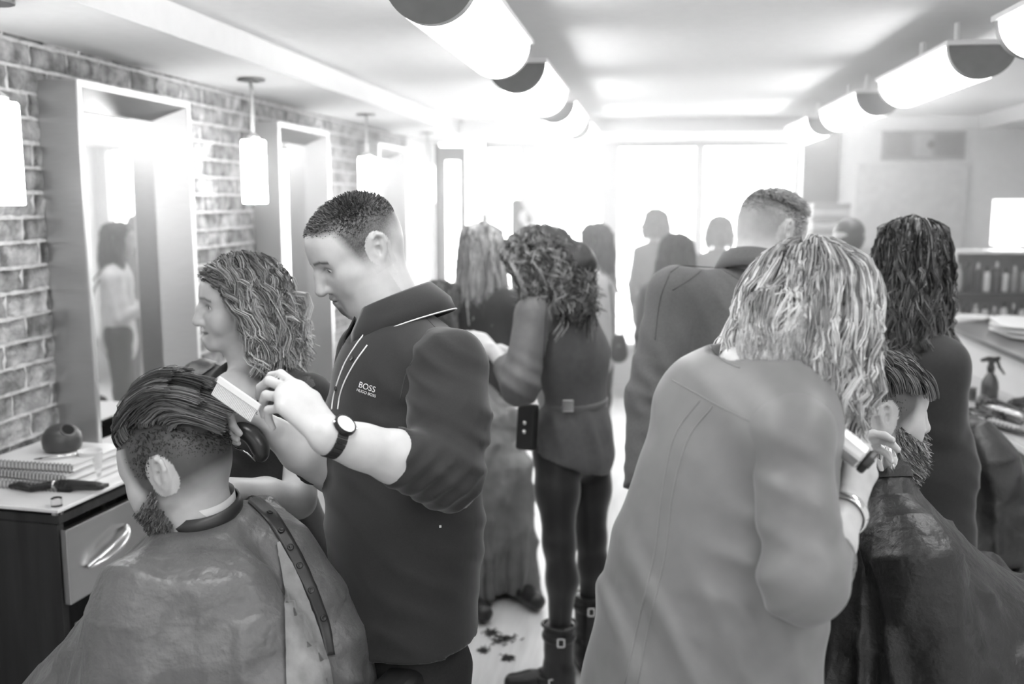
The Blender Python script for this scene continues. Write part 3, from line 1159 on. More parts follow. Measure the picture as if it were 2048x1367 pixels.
# shelf of bottles behind the counter with lamp on top
sx0, sx1, sy0, sy1 = 1.86, 2.42, 6.42, 6.70
t = thing('product_shelf', 'pale product shelf full of bottles behind the counter', 'shelf', ((sx0 + sx1) / 2, (sy0 + sy1) / 2, 0))
for a in (sx0, sx1 - .02):
    MB().box((a, sy0, 0), (a + .02, sy1, 1.47)).build('side', m_white, t)
MB().box((sx0, sy1 - .01, 0), (sx1, sy1, 1.47)).build('back', gm('shelf_back', .3), t)
levels = [(.52, m_white), (.98, m_white), (1.20, m_dark), (1.455, m_white)]
for z, m in levels:
    MB().box((sx0 + .02, sy0, z), (sx1 - .02, sy1 - .01, z + .018)).build('board', m, t)
for row, (z, hgt) in enumerate(((.998, .17), (1.218, .19))):
    for q in range(9):
        x = sx0 + .055 + q * .055
        for dep in range(1):
            v = random.choice((.05, .3, .7, .75, .6))
            hh = hgt * random.uniform(.75, 1.0)
            c = np.array([x, sy0 + .06 + .02 * random.random(), z])
            bt = thing('product_bottle', ORD[q] + [' bottle from the wall end on the lower shelf behind the counter', ' bottle from the wall end on the dark upper shelf behind the counter'][row], 'bottle', c, ['bottles on the lower shelf', 'bottles on the dark shelf'][row])
            rr = random.uniform(.018, .023)
            MB().lathe([(rr * .9, 0), (rr, .004), (rr, hh * .68), (rr * .8, hh * .75), (rr * .4, hh * .8)], c, 14).build('bottle', gm('bottle_%d' % int(v * 100), v, rough=.3), bt, smooth=True)
            MB().lathe([(rr * .45, hh * .79), (rr * .45, hh), (rr * .2, hh)], c, 12).build('cap', m_black if q % 2 else m_white, bt)
c = np.array([2.21, 6.55, 1.473])
t = thing('table_lamp', 'glowing white drum table lamp on top of the product shelf', 'lamp', c)
MB().lathe([(.07, 0), (.07, .012), (.012, .02), (.012, .05)], c, 20).build('base', m_white, t)
MB().lathe([(.10, .03), (.10, .31), (.097, .31), (.097, .03)], c, 32).build('lamp_shade', gm('lamp_paper', .85, emit=2.2, var=0), t)
o = MB().box((2.36, 6.30, 1.78), (2.42, 6.34, 2.05)).build('wall_speaker', m_dark)
# tall stack of boxes at the far wall
for k in range(6):
    o = MB().box((1.13 + .004 * (k % 3), 7.2, 1.49 + .045 * k), (1.38 + .005 * (k % 2), 7.42, 1.532 + .045 * k)).build('flat_box', gm('flat_box_%d' % (k % 2), (.5, .26)[k % 2]), bevel=.004)
    tag(o, ['lowest', 'second', 'third', 'fourth', 'fifth', 'topmost'][k] + ' flat box in the stack before the dark panel', 'box', 'flat boxes on the cabinet')
o = MB().box((1.08, 7.15, 0), (1.42, 7.48, 1.49)).build('tall_cabinet', m_white, bevel=.004)
tag(o, 'narrow white cabinet under the stack of flat boxes', 'cabinet')
bpy.data.objects.remove(bpy.data.objects['wall_speaker'])

# window display: wig head and bottle
c = np.array([-1.17, 9.22, 1.44])
t = thing('display_stand', 'slim pale display column by the window', 'stand', (c[0], c[1], 0))
MB().box((c[0] - .09, c[1] - .09, .02), (c[0] + .09, c[1] + .09, 1.40)).build('column', m_white, t)
MB().box((c[0] - .12, c[1] - .12, 1.40), (c[0] + .12, c[1] + .12, 1.43)).build('plate', m_white, t)
MB().box((c[0] - .12, c[1] - .12, 0), (c[0] + .12, c[1] + .12, .02)).build('foot', m_white, t)
t = thing('wig_display', 'pointed dark wig on a mannequin head by the window', 'wig', c - np.array([0, 0, .01]))
V, Q = Blob().ell(c + [0, 0, .17], (.065, .08, .10)).cap(c + [0, 0, 0], c + [0, 0, .1], .05, .04).nets(.012)
link('mannequin_head', quads_mesh('mannequin_head', V, Q, m_white), t)
V, Q = Blob().cap(c + [-.04, -.02, .30], c + [-.02, -.02, .05], .05, .07, k=.04).cap(c + [-.05, 0, .31], c + [.07, 0, .16], .03, .035, k=.04).nets(.012)
link('wig', quads_mesh('wig', V, Q, gm('wig_dark', .07)), t)
c = np.array([-1.53, 9.25, 1.43])
t = thing('display_bottle', 'dark squat bottle standing before the window frame', 'bottle', c)
MB().lathe([(.045, 0), (.05, .01), (.05, .11), (.03, .14), (.018, .15), (.018, .2)], c, 20).build('bottle', gm('bottle_smoke', .12), t, smooth=True)
MB().lathe([(.022, .2), (.022, .23), (.01, .235)], c, 16).build('cap', m_white, t)
t = thing('display_table', 'narrow pale display table under the dark squat bottle', 'table', (c[0], c[1], 0))
MB().box((c[0] - .1, c[1] - .1, 1.40), (c[0] + .1, c[1] + .1, 1.43)).build('table_top', m_white, t)
MB().box((c[0] - .04, c[1] - .04, .02), (c[0] + .04, c[1] + .04, 1.40)).build('leg', m_white, t)
MB().box((c[0] - .1, c[1] - .1, 0), (c[0] + .1, c[1] + .1, .02)).build('foot', m_white, t)

# hair clippings on the floor
m_clip = gm('hair_clippings', .05, rough=.8)
for k, (px, py, s) in enumerate(((1005, 1280, 1.0), (982, 1266, .55), (1016, 1318, .5), (968, 1211, .6), (1215, 1267, .5), (968, 1303, .3))):
    c = at_z(px, py, 0)
    r = np.random.default_rng(k)
    b = MB()
    for q in range(46):
        p = c + np.array([r.normal() * .024 * s, r.normal() * .02 * s, .002 + r.uniform(0, .010)])
        an = r.uniform(0, 6.28)
        dv = np.array([math.cos(an), math.sin(an), 0]) * .018 * (.5 + s)
        b.tube([p, p + dv * .5 + np.array([r.normal() * .004, r.normal() * .004, .003]), p + dv + np.array([0, 0, -.001])], [.0022, .0028, .0008], 4)
    o = b.build('hair_tuft', m_clip, smooth=True)
    o['kind'] = 'stuff'
    tag(o, ['largest dark tuft of cut hair on the pale floor', 'small dark tuft of cut hair beyond the largest tuft', 'thin tuft of cut hair beside the toe of the buckled boot', 'dark tuft of cut hair next to the polo hem', 'tuft of cut hair behind the far boot', 'tiniest speck of cut hair on the floor'][k], 'hair')

# ================================================================== people: heads, hands, hair
m_skin = gm('skin', .50, rough=.45, var=.05, scale=40, bump=.12, bscale=400, vc=True, sss=.04, bdist=.001)
m_eye = gm('eye', 1.0, rough=.08, var=0, vc=True)
m_hair = gm('hair', 1.0, rough=.42, var=.12, scale=60, vc=True, spec=.35)
m_tooth = gm('teeth', .85, rough=.2, var=0)


class Head:
    """face looking along R[:,1]; c = point midway between the ear canals"""

    def __init__(s, c, fwd, up=(0, 0, 1), size=1.0, female=False, neck=None, neck_r=None, smile=0.0, eye_open=.0052, look=(0, 0), nose=1.0, chest=None, jaw=1.0, roll=0):
        s.c = np.array(c, float)
        s.R = frame(fwd, up)
        if roll:
            a = math.radians(roll)
            x, z = s.R[:, 0].copy(), s.R[:, 2].copy()
            s.R[:, 0], s.R[:, 2] = x * math.cos(a) + z * math.sin(a), z * math.cos(a) - x * math.sin(a)
        s.k = size
        s.female, s.smile, s.eo, s.look, s.nose, s.jaw = female, smile, eye_open, look, nose, jaw
        s.neck, s.chest = neck, chest
        s.neck_r = neck_r or (.047 if female else .059)

    def w(s, p):
        return s.c + (np.asarray(p, float) * s.k) @ s.R.T

    def l(s, p):
        return ((np.asarray(p, float) - s.c) @ s.R) / s.k

    def blob(s, detail=True):
        b = Blob()
        f = s.female
        b.ell((0, -.008, .040), (.0765, .099, .075), k=.03)
        b.ell((0, -.035, .022), (.069, .068, .068), k=.04)
        b.ell((0, .036, .042), (.061, .055, .054), k=.04)
        b.ell((0, .032, -.022), (.056, .056, .07), k=.04)
        jw = (.047 if f else .053) * s.jaw
        for sx in (-1, 1):
            b.cap((sx * jw, .0, -.04), (sx * .020, .066, -.088), .017, .014 if f else .017, k=.035)
            b.ell((sx * .044, .056, -.018), (.020, .022, .018), k=.03)
            b.cap((sx * .043, .069, .026), (sx * .012, .086, .024), .007 if f else .0095, .008, k=.02)
            b.ell((sx * (.036 + .004 * s.smile), .066, -.046 + .008 * s.smile), (.018, .017, .020), k=.025)
        b.ell((0, .077, -.092), (.016, .014, .014 if f else .017), k=.03)
        b.ell((0, .076, -.060), (.030, .018, .024), k=.02)
        b.ell((0, .074, -.030), (.034, .017, .028), k=.02)
        if detail:
            for sx in (-1, 1):
                b.ell((sx * .032, .099, .007), (.018, .016, .0125), k=.016, op='s')
                e = np.array([sx * .0315, .0745, .0075])
                b.ell(e, (.0155, .0138, .0136), k=.006)
        n = s.nose
        b.chain([(0, .085, .022), (0, .098 + .002 * n, 0), (0, .111 * 1 + .004 * (n - 1) * 3, -.030)], [.0065, .0085, .0115], k=.012)
        b.ell((0, .108 + .01 * (n - 1), -.034), (.0105, .011, .009), k=.008)
        for sx in (-1, 1):
            b.ell((sx * .0125, .095, -.0365), (.0078, .010, .0075), k=.008)
        if detail:
            for sx in (-1, 1):
                b.ell((sx * .0065, .100, -.0445), (.0042, .007, .004), k=.004, op='s')
            sm = s.smile
            wd = .025 + .006 * sm
            zc = -.0625
            up_ = [(-wd, .083 - .004 * sm, zc + .007 * sm), (-.008, .096, zc + .0045), (0, .0965, zc + .0035), (.008, .096, zc + .0045), (wd, .083 - .004 * sm, zc + .007 * sm)]
            b.chain(up_, [.003, .0052, .005, .0052, .003], k=.006)
            lw = [(-wd, .083 - .004 * sm, zc + .006 * sm), (-.008, .093, zc - .009 - .008 * sm), (.008, .093, zc - .009 - .008 * sm), (wd, .083 - .004 * sm, zc + .006 * sm)]
            b.chain(lw, [.003, .0062, .0062, .003], k=.006)
            ml = [(-wd, .088 - .004 * sm, zc + .0065 * sm), (0, .103, zc - .002 - .002 * sm), (wd, .088 - .004 * sm, zc + .0065 * sm)]
            b.chain(ml, [.0015, .0020 + .0045 * sm, .0015], k=.003, op='s')
            for sx in (-1, 1):
                e = np.array([sx * .0315, .0745, .0075])
                g = e + np.array([sx * .001, .016, -.001 + s.look[1] * .004])
                b.ell(g, (.0142, .0125, s.eo), k=.002, op='s')
        # ears
        for sx in (-1, 1):
            o = np.array([sx * .0745, -.010, .004])
            ax = nrm((sx * .26, -.96, .0))           # towards the outer rim
            upv = nrm((sx * .10, -.18, 1.0))
            nv = nrm(np.cross(ax, upv)) * sx
            RE = np.stack([nv, nrm(np.cross(upv, nv)), upv], 1)
            cc = o + ax * .012
            b.ell(cc, (.0052, .0165, .030), RE, k=.006)
            if detail:
                rim = [o + upv * .014 + ax * -.001, o + upv * .026 + ax * .004, o + upv * .031 + ax * .014, o + upv * .024 + ax * .025, o + upv * .008 + ax * .029, o - upv * .010 + ax * .023, o - upv * .022 + ax * .014]
                nn = np.array([sx * .004, 0, 0])
                b.chain([p + nn for p in rim], [.0034, .0042, .0046, .0046, .0042, .0038, .0046], k=.003)
                b.chain([o + upv * .016 + ax * .019 + nn, o + upv * .004 + ax * .021 + nn, o - upv * .010 + ax * .016 + nn], [.003, .003, .0025], k=.004)
                b.ell(o - upv * .026 + ax * .009, (.0045, .009, .009), RE, k=.006)
                b.ell(o + ax * .009 - upv * .003 + np.array([sx * .007, 0, 0]), (.0105, .0085, .0125), RE, k=.003, op='s')
                b.ell(o + ax * .012 + upv * .018 + np.array([sx * .007, 0, 0]), (.0085, .006, .0075), RE, k=.003, op='s')
                b.cap(o + ax * -.001 - upv * .004 + nn * .6, o + ax * .002 - upv * .009 + nn * .6, .0032, k=.004)
        return b

    def mesh(s, h=.0024, paint=None, detail=True):
        b = s.blob(detail)
        top = np.array([0, -.030, -.015])
        nb = s.l(s.neck) if s.neck is not None else np.array([0, -.05, -.18])
        r = s.neck_r / s.k
        mid = top * .45 + nb * .55 + np.array([0, .006, 0])
        b.chain([top, mid, nb], [r * .98, r, r * 1.12], k=.035)
        b.cap((0, .035, -.07), mid * .7 + np.array([0, .012, -.03]), .022, .03, k=.04)
        if s.chest is not None:
            for a, c, ra, rc in s.chest:
                b.cap(s.l(a), s.l(c), ra / s.k, rc / s.k, k=.04)
        V, Q = b.nets(h)
        col = np.ones(len(V))
        x, y, z = V[:, 0], V[:, 1], V[:, 2]
        if detail:
            lip = np.exp(-((x / .021) ** 4 + ((z + .0645) / .0085) ** 4)) * (y > .078)
            col *= 1 - .38 * lip
            ax_ = np.abs(x)
            brow = np.exp(-(((z - .0265 - .10 * (ax_ - .012) * (ax_ < .036) - .0022 + .22 * np.maximum(ax_ - .036, 0)) / .0036) ** 2)) * (ax_ > .010) * (ax_ < .052) * (y > .05)
            col *= 1 - (.78 if not s.female else .62) * brow
            lid = np.exp(-(((ax_ - .0315) / .017) ** 4 + ((z - .0085) / .009) ** 4)) * (y > .06)
            col *= 1 - .25 * lid
            lash = np.exp(-(((ax_ - .0315) / .0165) ** 6 + ((z - .0115 - s.eo * .6 + 22 * (ax_ - .0315) ** 2) / .0022) ** 2)) * (y > .06)
            col *= 1 - .6 * lash
            mline = np.exp(-((x / .026) ** 6 + ((z + .0645 - s.smile * 8 * x * x) / .0016) ** 2)) * (y > .078)
            col *= 1 - .55 * mline
            ear = (ax_ > .074) & (y < .01) & (np.abs(z) < .04)
            col *= 1 - .06 * ear
        if paint is not None:
            col = paint(x, y, z, col)
        return s.w(V), Q, col

    def eyes(s, parent, iris=.10):
        for sx in (-1, 1):
            e = s.w((sx * .0315, .0745, .0075))
            g = s.R @ nrm((s.look[0], 1, s.look[1]))
            F = frame(np.cross(g, s.R[:, 2]) , g)
            r = .0121 * s.k
            V, F_, C = [], [], []
            angs = np.radians([1, 12, 13, 20, 29, 31, 45, 70, 100, 140, 179])
            cv = [.004, .004, iris, iris * 1.6, iris * .7, .75, .8, .8, .7, .7, .7]
            n = 16
            for a, v in zip(angs, cv):
                for j in range(n):
                    t = 2 * math.pi * j / n
                    V.append(e + F @ np.array([r * math.sin(a) * math.cos(t), r * math.sin(a) * math.sin(t), r * math.cos(a)]))
                    C.append(v)
            for i in range(len(angs) - 1):
                for j in range(n):
                    F_.append((i * n + j, (i + 1) * n + j, (i + 1) * n + (j + 1) % n, i * n + (j + 1) % n))
            link('eye', quads_mesh('eye', np.array(V), F_, m_eye, True, C), parent)


    def teeth(s, parent):
        b = MB(s.R * s.k, s.c)
        for i in range(-4, 4):
            x0, x1 = i * .0058, i * .0058 + .0054
            y = .0950 - .00022 * ((x0 + x1) * 500) ** 2 * .35
            b.box((x0, y - .006, -.0700), (x1, y, -.0590))
        return b.build('teeth', m_tooth, parent, bevel=.001)


def strands_mesh(S, r0, r1, col, sides=3, flat=1.0):
    """S: (strand, point, 3); col (strand,) or (strand, point)"""
    S = np.asarray(S, np.float32)
    n, k, _ = S.shape
    T = np.gradient(S, axis=1)
    T /= np.maximum(np.linalg.norm(T, axis=2, keepdims=True), 1e-9)
    ref = np.zeros_like(T)
    ref[..., 2] = 1
    ref[np.abs(T[..., 2]) > .9] = (1, 0, 0)
    u = np.cross(T, ref)
    u /= np.maximum(np.linalg.norm(u, axis=2, keepdims=True), 1e-9)
    w = np.cross(T, u)
    t = np.linspace(0, 1, k)[None, :, None]
    r0 = np.broadcast_to(np.asarray(r0, float), (n,))[:, None, None]
    r1 = np.broadcast_to(np.asarray(r1, float), (n,))[:, None, None]
    r = r0 + (r1 - r0) * t
    if sides == 2:
        an = np.random.default_rng(n).uniform(0, 6.28, (n, 1, 1))
        e = (np.cos(an) * u + np.sin(an) * w) * r * 1.5
        V = np.stack([S - e, S + e], 2)
        base = (np.arange(n) * k * 2)[:, None]
        i = (np.arange(k - 1) * 2)[None, :]
        Q = np.stack([base + i, base + i + 1, base + i + 3, base + i + 2], -1).reshape(-1, 4)
        col = np.asarray(col, float)
        if col.ndim == 1:
            col = np.repeat(col[:, None], k, 1)
        return V.reshape(-1, 3), Q, np.repeat(col[:, :, None], 2, 2).reshape(-1)
    V = np.stack([S + r * (math.cos(2 * math.pi * j / sides) * u + flat * math.sin(2 * math.pi * j / sides) * w) for j in range(sides)], 2)
    base = (np.arange(n) * k * sides)[:, None, None]
    i = (np.arange(k - 1) * sides)[None, :, None]
    j = np.arange(sides)[None, None, :]
    j2 = (j + 1) % sides
    Q = np.stack(np.broadcast_arrays(base + i + j, base + i + j2, base + i + sides + j2, base + i + sides + j), -1).reshape(-1, 4)
    col = np.asarray(col, float)
    if col.ndim == 1:
        col = np.repeat(col[:, None], k, 1)
    C = np.repeat(col[:, :, None], sides, 2).reshape(-1)
    return V.reshape(-1, 3), Q, C


def push_out(p, cols, eps=0.0):
    for c in cols:
        if c[0] == 'e':
            _, ctr, r, R = c
            q = (p - ctr) @ R / (r + eps)
            n = np.linalg.norm(q, axis=-1, keepdims=True)
            p = np.where(n < 1, ctr + ((q / np.maximum(n, 1e-6)) * (r + eps)) @ R.T, p)
        else:
            _, a, b, ra, rb = c
            ba = b - a
            t = np.clip(((p - a) @ ba) / (ba @ ba), 0, 1)[..., None]
            o = p - a - t * ba
            n = np.linalg.norm(o, axis=-1, keepdims=True)
            r = ra + (rb - ra) * t + eps
            p = np.where(n < r, a + t * ba + o / np.maximum(n, 1e-6) * r, p)
    return p


def skull(h, pad=0.0):
    return [('e', h.w((0, -.008, .040)), (np.array([.0765, .099, .075]) + pad) * h.k, h.R), ('e', h.w((0, -.035, .022)), (np.array([.069, .068, .068]) + pad) * h.k, h.R),
            ('e', h.w((0, .030, .010)), (np.array([.058, .052, .085]) + pad * .6) * h.k, h.R)]


def scalp_points(h, n, mask, rng, pad=.003):
    """points on the cranium (local) where mask(x, y, z) holds"""
    out = []
    while len(out) < n:
        v = rng.normal(size=(n * 3, 3))
        v /= np.linalg.norm(v, axis=1)[:, None]
        p = np.array([0, -.010, .040]) + v * (np.array([.0775, .100, .0765]) + pad)
        m = mask(p[:, 0], p[:, 1], p[:, 2])
        out += list(p[m])
    return np.array(out[:n])


def no_ear(x, y, z):
    return ~((np.abs(x) > .066) & (((y + .022) / .030) ** 2 + ((z - .003) / .039) ** 2 < 1))


def guides(h, roots, shells, k=22, azmin=62., azc=0., up=(0, 0, 1), tip_jit=.02, rng=None, part=0.0, lead=0):
    """long hair: each strand leaves its root, follows the azimuth round a vertical axis through the head and passes
    the given shells (radius, height above the head centre). Azimuths in front of the face are swept aside"""
    F = frame(h.R[:, 1] * [1, 1, 0], up)
    pw = h.w(roots) - h.c
    l = pw @ F
    az = np.degrees(np.arctan2(l[:, 0] - part, l[:, 1]))       # 0 = face direction
    sg = np.where(az >= 0, 1, -1)
    a2 = np.maximum(np.abs(az), azmin + rng.uniform(0, 14, len(az)))
    n = len(roots)
    ctl = [h.w(roots), h.w(roots * 1.0) + (h.w(roots) - h.w((0, -.012, .03))) / np.linalg.norm(h.w(roots) - h.w((0, -.012, .03)), axis=1)[:, None] * .014]
    for i, (rx, ry, z) in enumerate(shells):
        f = min(1, .55 + .45 * i / max(1, len(shells) - 2))
        a = np.radians(np.abs(az) + (a2 - np.abs(az)) * f) * sg
        j = tip_jit * (i + 1) / len(shells)
        lp = np.stack([np.sin(a) * rx, np.cos(a) * ry + h_off(i, lead), np.full(n, z)], 1) + rng.normal(size=(n, 3)) * [j * .5, j * .5, j]
        ctl.append(h.c + lp @ F.T)
    ctl = np.stack(ctl, 1)                                     # n, m, 3
    # drop shells that lie above the root
    m = ctl.shape[1]
    for i in range(2, m - 1):
        bad = ctl[:, i, 2] > ctl[:, i - 1, 2] + .004
        ctl[bad, i] = (ctl[bad, i - 1] + ctl[bad, i + 1]) / 2 if i + 1 < m else ctl[bad, i - 1]
    P0 = np.concatenate([2 * ctl[:, :1] - ctl[:, 1:2], ctl, 2 * ctl[:, -1:] - ctl[:, -2:-1]], 1)
    u = np.linspace(0, m - 1 - 1e-6, k)
    i = u.astype(int)
    t = (u - i)[None, :, None]
    a, b, c, d = P0[:, i], P0[:, i + 1], P0[:, i + 2], P0[:, i + 3]
    return .5 * (2 * b + (c - a) * t + (2 * a - 5 * b + 4 * c - d) * t ** 2 + (3 * b - a - 3 * c + d) * t ** 3)


def h_off(i, lead):
    return lead * i


def grow(h, roots, n, step, direct, grav=.35, stiff=.75, cols=(), eps=.004, jitter=.08, rng=None):
    """roots local -> strand points world. direct(local root) gives the first direction (local)"""
    p = h.w(roots)
    d = direct(roots) @ h.R.T
    d /= np.linalg.norm(d, axis=1)[:, None]
    step = np.broadcast_to(np.asarray(step, float), (len(p),))[:, None]
    out = [p]
    for i in range(n - 1):
        d = stiff * d + (1 - stiff) * np.array([0, 0, -1.0]) * grav / .35 + (rng.normal(size=d.shape) * jitter if rng is not None else 0)
        d /= np.maximum(np.linalg.norm(d, axis=1), 1e-6)[:, None]
        q = push_out(p + d * step, cols, eps)
        d = (q - p)
        ln = np.maximum(np.linalg.norm(d, axis=1), 1e-6)[:, None]
        d = d / ln
        p = p + d * step
        p = push_out(p, cols, eps * .8)
        out.append(p)
    return np.stack(out, 1)


def locks(G, per, spread, tip, rng, wave=0.0, freq=10.0, curl=0.0, cols=(), eps=.002, start=.15, fuzz=.0, coh=None):
    """guide strands -> per children each, with waves or curls shared by a lock"""
    n, k, _ = G.shape
    seg = np.linalg.norm(np.diff(G, axis=1), axis=2)
    s = np.concatenate([np.zeros((n, 1)), np.cumsum(seg, 1)], 1)
    T = np.gradient(G, axis=1)
    T /= np.maximum(np.linalg.norm(T, axis=2, keepdims=True), 1e-9)
    ref = np.zeros_like(T)
    ref[..., 0] = .3
    ref[..., 2] = 1
    u = np.cross(T, ref)
    u /= np.maximum(np.linalg.norm(u, axis=2, keepdims=True), 1e-9)
    w = np.cross(T, u)
    t = np.linspace(0, 1, k)[None, :]
    env = np.clip((t - start) / .35, 0, 1)
    ph = rng.uniform(0, 6.28, (n, 1))
    fr = freq * rng.uniform(.8, 1.25, (n, 1))
    if coh is not None:
        g = G[:, k // 2] * coh
        ph = (np.sin(g[:, :1]) + np.sin(g[:, 1:2] * 1.3 + 1) + np.sin(g[:, 2:] * .7)) * 2.0 + rng.normal(size=(n, 1)) * .5
        fr = freq * rng.uniform(.93, 1.07, (n, 1))
    sg = rng.choice([-1, 1], (n, 1))
    G2 = G + (wave * env * np.sin(fr * s + ph))[..., None] * u + (curl * env)[..., None] * (np.cos(fr * s + ph)[..., None] * u + (sg * np.sin(fr * s + ph))[..., None] * w)
    a = rng.uniform(0, 6.28, (n, per, 1))
    rr = np.sqrt(rng.uniform(0, 1, (n, per, 1))) * spread
    sh = 1 + (tip - 1) * t[:, None, :] if False else (1 + (tip - 1) * np.linspace(0, 1, k)[None, None, :])
    off = (rr * np.cos(a) * sh)[..., None] * u[:, None] + (rr * np.sin(a) * sh)[..., None] * w[:, None]
    C = G2[:, None] + off
    if fuzz:
        C = C + (rng.normal(size=(n, per, 1, 3)) * fuzz) * np.linspace(0, 1, k)[None, None, :, None] ** 2
    C = C.reshape(n * per, k, 3)
    if len(cols):
        C = push_out(C, cols, eps)
    return C


def hand(b, w, d, pn, tv, curls, spread=.0, scale=1.0, thumb=(.5, .3, .3), k=.006, tdir=None):
    """adds a hand to blob b: w wrist, d finger direction, pn palm normal (palm side), tv rough direction from palm to thumb
    curls: for index..little three bend angles in radians. Returns fingertips"""
    d, pn = nrm(d), nrm(pn)
    pn = nrm(pn - d * (pn @ d))
    a = np.cross(d, pn)                   # towards the thumb
    a = a if a @ np.asarray(tv, float) > 0 else -a
    s = scale
    kn = []
    for i, (o, L_) in enumerate(((.027, .092), (.008, .096), (-.011, .091), (-.028, .082))):
        kn.append(w + d * L_ * s + a * o * s - pn * .004 * s * (1 if i in (1, 2) else .5))
    b.fcap(w + d * .012 * s, w + d * .078 * s + a * .004 * s, .029 * s, .040 * s, pn, .42, k=.02)
    b.cap(w + d * .02 * s + a * .018 * s + pn * .008 * s, w + d * .055 * s + a * .026 * s + pn * .006 * s, .014 * s, .012 * s, k=.02)
    tips = []
    for i in range(4):
        ln = ((.043, .025, .021), (.047, .029, .022), (.043, .027, .022), (.034, .020, .019))[i]
        r = (.0090, .0093, .0088, .0077)[i] * s
        b.cap(w + d * .035 * s + a * (.018, .006, -.007, -.019)[i] * s, kn[i], .012 * s, r * 1.08, k=.012)
        p = kn[i]
        ang = 0
        sp = spread * (1.5 - i)
        base = nrm(d + a * sp)
        pts, rs = [p], [r * 1.06]
        for q in range(3):
            ang += curls[i][q]
            v = base * math.cos(ang) + pn * math.sin(ang)
            p = p + v * ln[q] * s
            pts.append(p)
            rs.append(r * (.98, .90, .78)[q])
        b.chain(pts, rs, k=k * .55)
        tips.append(p)
    t0 = w + d * .022 * s + a * .022 * s + pn * .006 * s
    if tdir is None:
        v1 = nrm(d * .75 + a * .65 * thumb[0] * 2 + pn * .35)
        v2 = nrm(v1 + d * .25 * 0 + pn * thumb[1] - a * thumb[2])
        v3 = nrm(v2 + pn * thumb[1] * .6 - a * thumb[2])
    else:
        v1, v2, v3 = (nrm(t) for t in tdir)
    t1 = t0 + v1 * .044 * s
    t2 = t1 + v2 * .033 * s
    t3 = t2 + v3 * .025 * s
    b.chain([t0, t1, t2, t3], [.0145 * s, .0112 * s, .0102 * s, .0085 * s], k=.010)
    return tips + [t3]


def drape(center, cols, r_in, r_out, nt=110, ns=46, steps=120, iters=7, seed=0, pull=None, floor=.02, tilt=None, fric=.55, jit=.004, full=.78):
    """a round cape pinned at the neck ring falls over the body (position based cloth). r_out(theta) is its length"""
    rng = np.random.default_rng(seed)
    th = np.linspace(0, 2 * math.pi, nt, endpoint=False)
    R_ = np.array([r_out(t) for t in th])
    s = np.linspace(0, 1, ns)
    rad = r_in + (R_[None, :] - r_in) * s[:, None]
    rest = np.stack([rad * np.cos(th), rad * np.sin(th), np.zeros_like(rad)], -1)
    T = np.eye(3) if tilt is None else tilt
    p = center + rest @ T.T
    flat = center + rest @ frame(T[:, 1] * [1, 1, 0]).T
    flat[..., 2] += .07
    bl = np.clip((rad - r_in) / .09, 0, 1)[..., None]
    p = p * (1 - bl) + flat * bl
    p[..., 2] -= .10 * np.maximum(rad - .3, 0)
    p += rng.normal(size=p.shape) * jit * s[:, None, None]
    pin = p[0].copy()
    q = p.copy()
    cr = r_in + (rad - r_in) * full
    rest = np.stack([cr * np.cos(th), cr * np.sin(th), -(rad - r_in) * math.sqrt(1 - full * full)], -1)     # cut as a cone
    lr = np.linalg.norm(rest - np.roll(rest, -1, 1), axis=-1)
    lv = np.linalg.norm(rest[1:] - rest[:-1], axis=-1)
    ld = np.linalg.norm(rest[1:] - np.roll(rest[:-1], -1, 1), axis=-1)
    le = np.linalg.norm(np.roll(rest[1:], -1, 1) - rest[:-1], axis=-1)
    lb = np.linalg.norm(rest[2:] - rest[:-2], axis=-1)
    ev, od = np.arange(0, nt, 2), np.arange(1, nt, 2)

    def solve(a, b, L, st=1.0):
        d = b - a
        n = np.maximum(np.linalg.norm(d, axis=-1), 1e-7)
        c = (d * ((n - L) / n * .5 * st)[..., None])
        return c
    dt2 = (1 / 50.) ** 2 * 9.8
    for it in range(steps):
        v = (p - q) * .97
        v = np.clip(v, -.018, .018)
        q = p.copy()
        p = p + v
        p[..., 2] -= dt2
        for k in range(iters):
            for I in (ev, od):
                J = (I + 1) % nt
                c = solve(p[:, I], p[:, J], lr[:, I])
                p[:, I] += c
                p[:, J] -= c
            for o in (0, 1):
                a, b = slice(o, ns - 1, 2), slice(o + 1, ns, 2)
                c = solve(p[a][:len(lv[o::2])], p[b], lv[o::2])
                p[o:ns - 1:2] += c
                p[o + 1:ns:2] -= c
                B = np.roll(p[o:ns - 1:2], -1, 1)
                c = solve(B, p[o + 1:ns:2], ld[o::2], .5)
                p[o + 1:ns:2] -= c
                p[o:ns - 1:2] += np.roll(c, 1, 1)
                B = np.roll(p[o + 1:ns:2], -1, 1)
                c = solve(p[o:ns - 1:2], B, le[o::2], .5)
                p[o:ns - 1:2] += c
                p[o + 1:ns:2] -= np.roll(c, 1, 1)
            p[0] = pin
            if k % 3 == 1:
                p = push_out(p, cols, .006)
                p[0] = pin
        c = solve(p[:-2], p[2:], lb, .15)
        p[:-2] += c
        p[2:] -= c
        p[0] = pin
        x = push_out(p, cols, .006)
        x[..., 2] = np.maximum(x[..., 2], floor)
        m = (np.abs(x - p).sum(-1) > 1e-7)[..., None]
        q = np.where(m, q + (x - q) * fric, q)
        p = x
        if pull is not None:
            pull(p, q, th, s, it)
            p[0] = pin
    return p, th, s


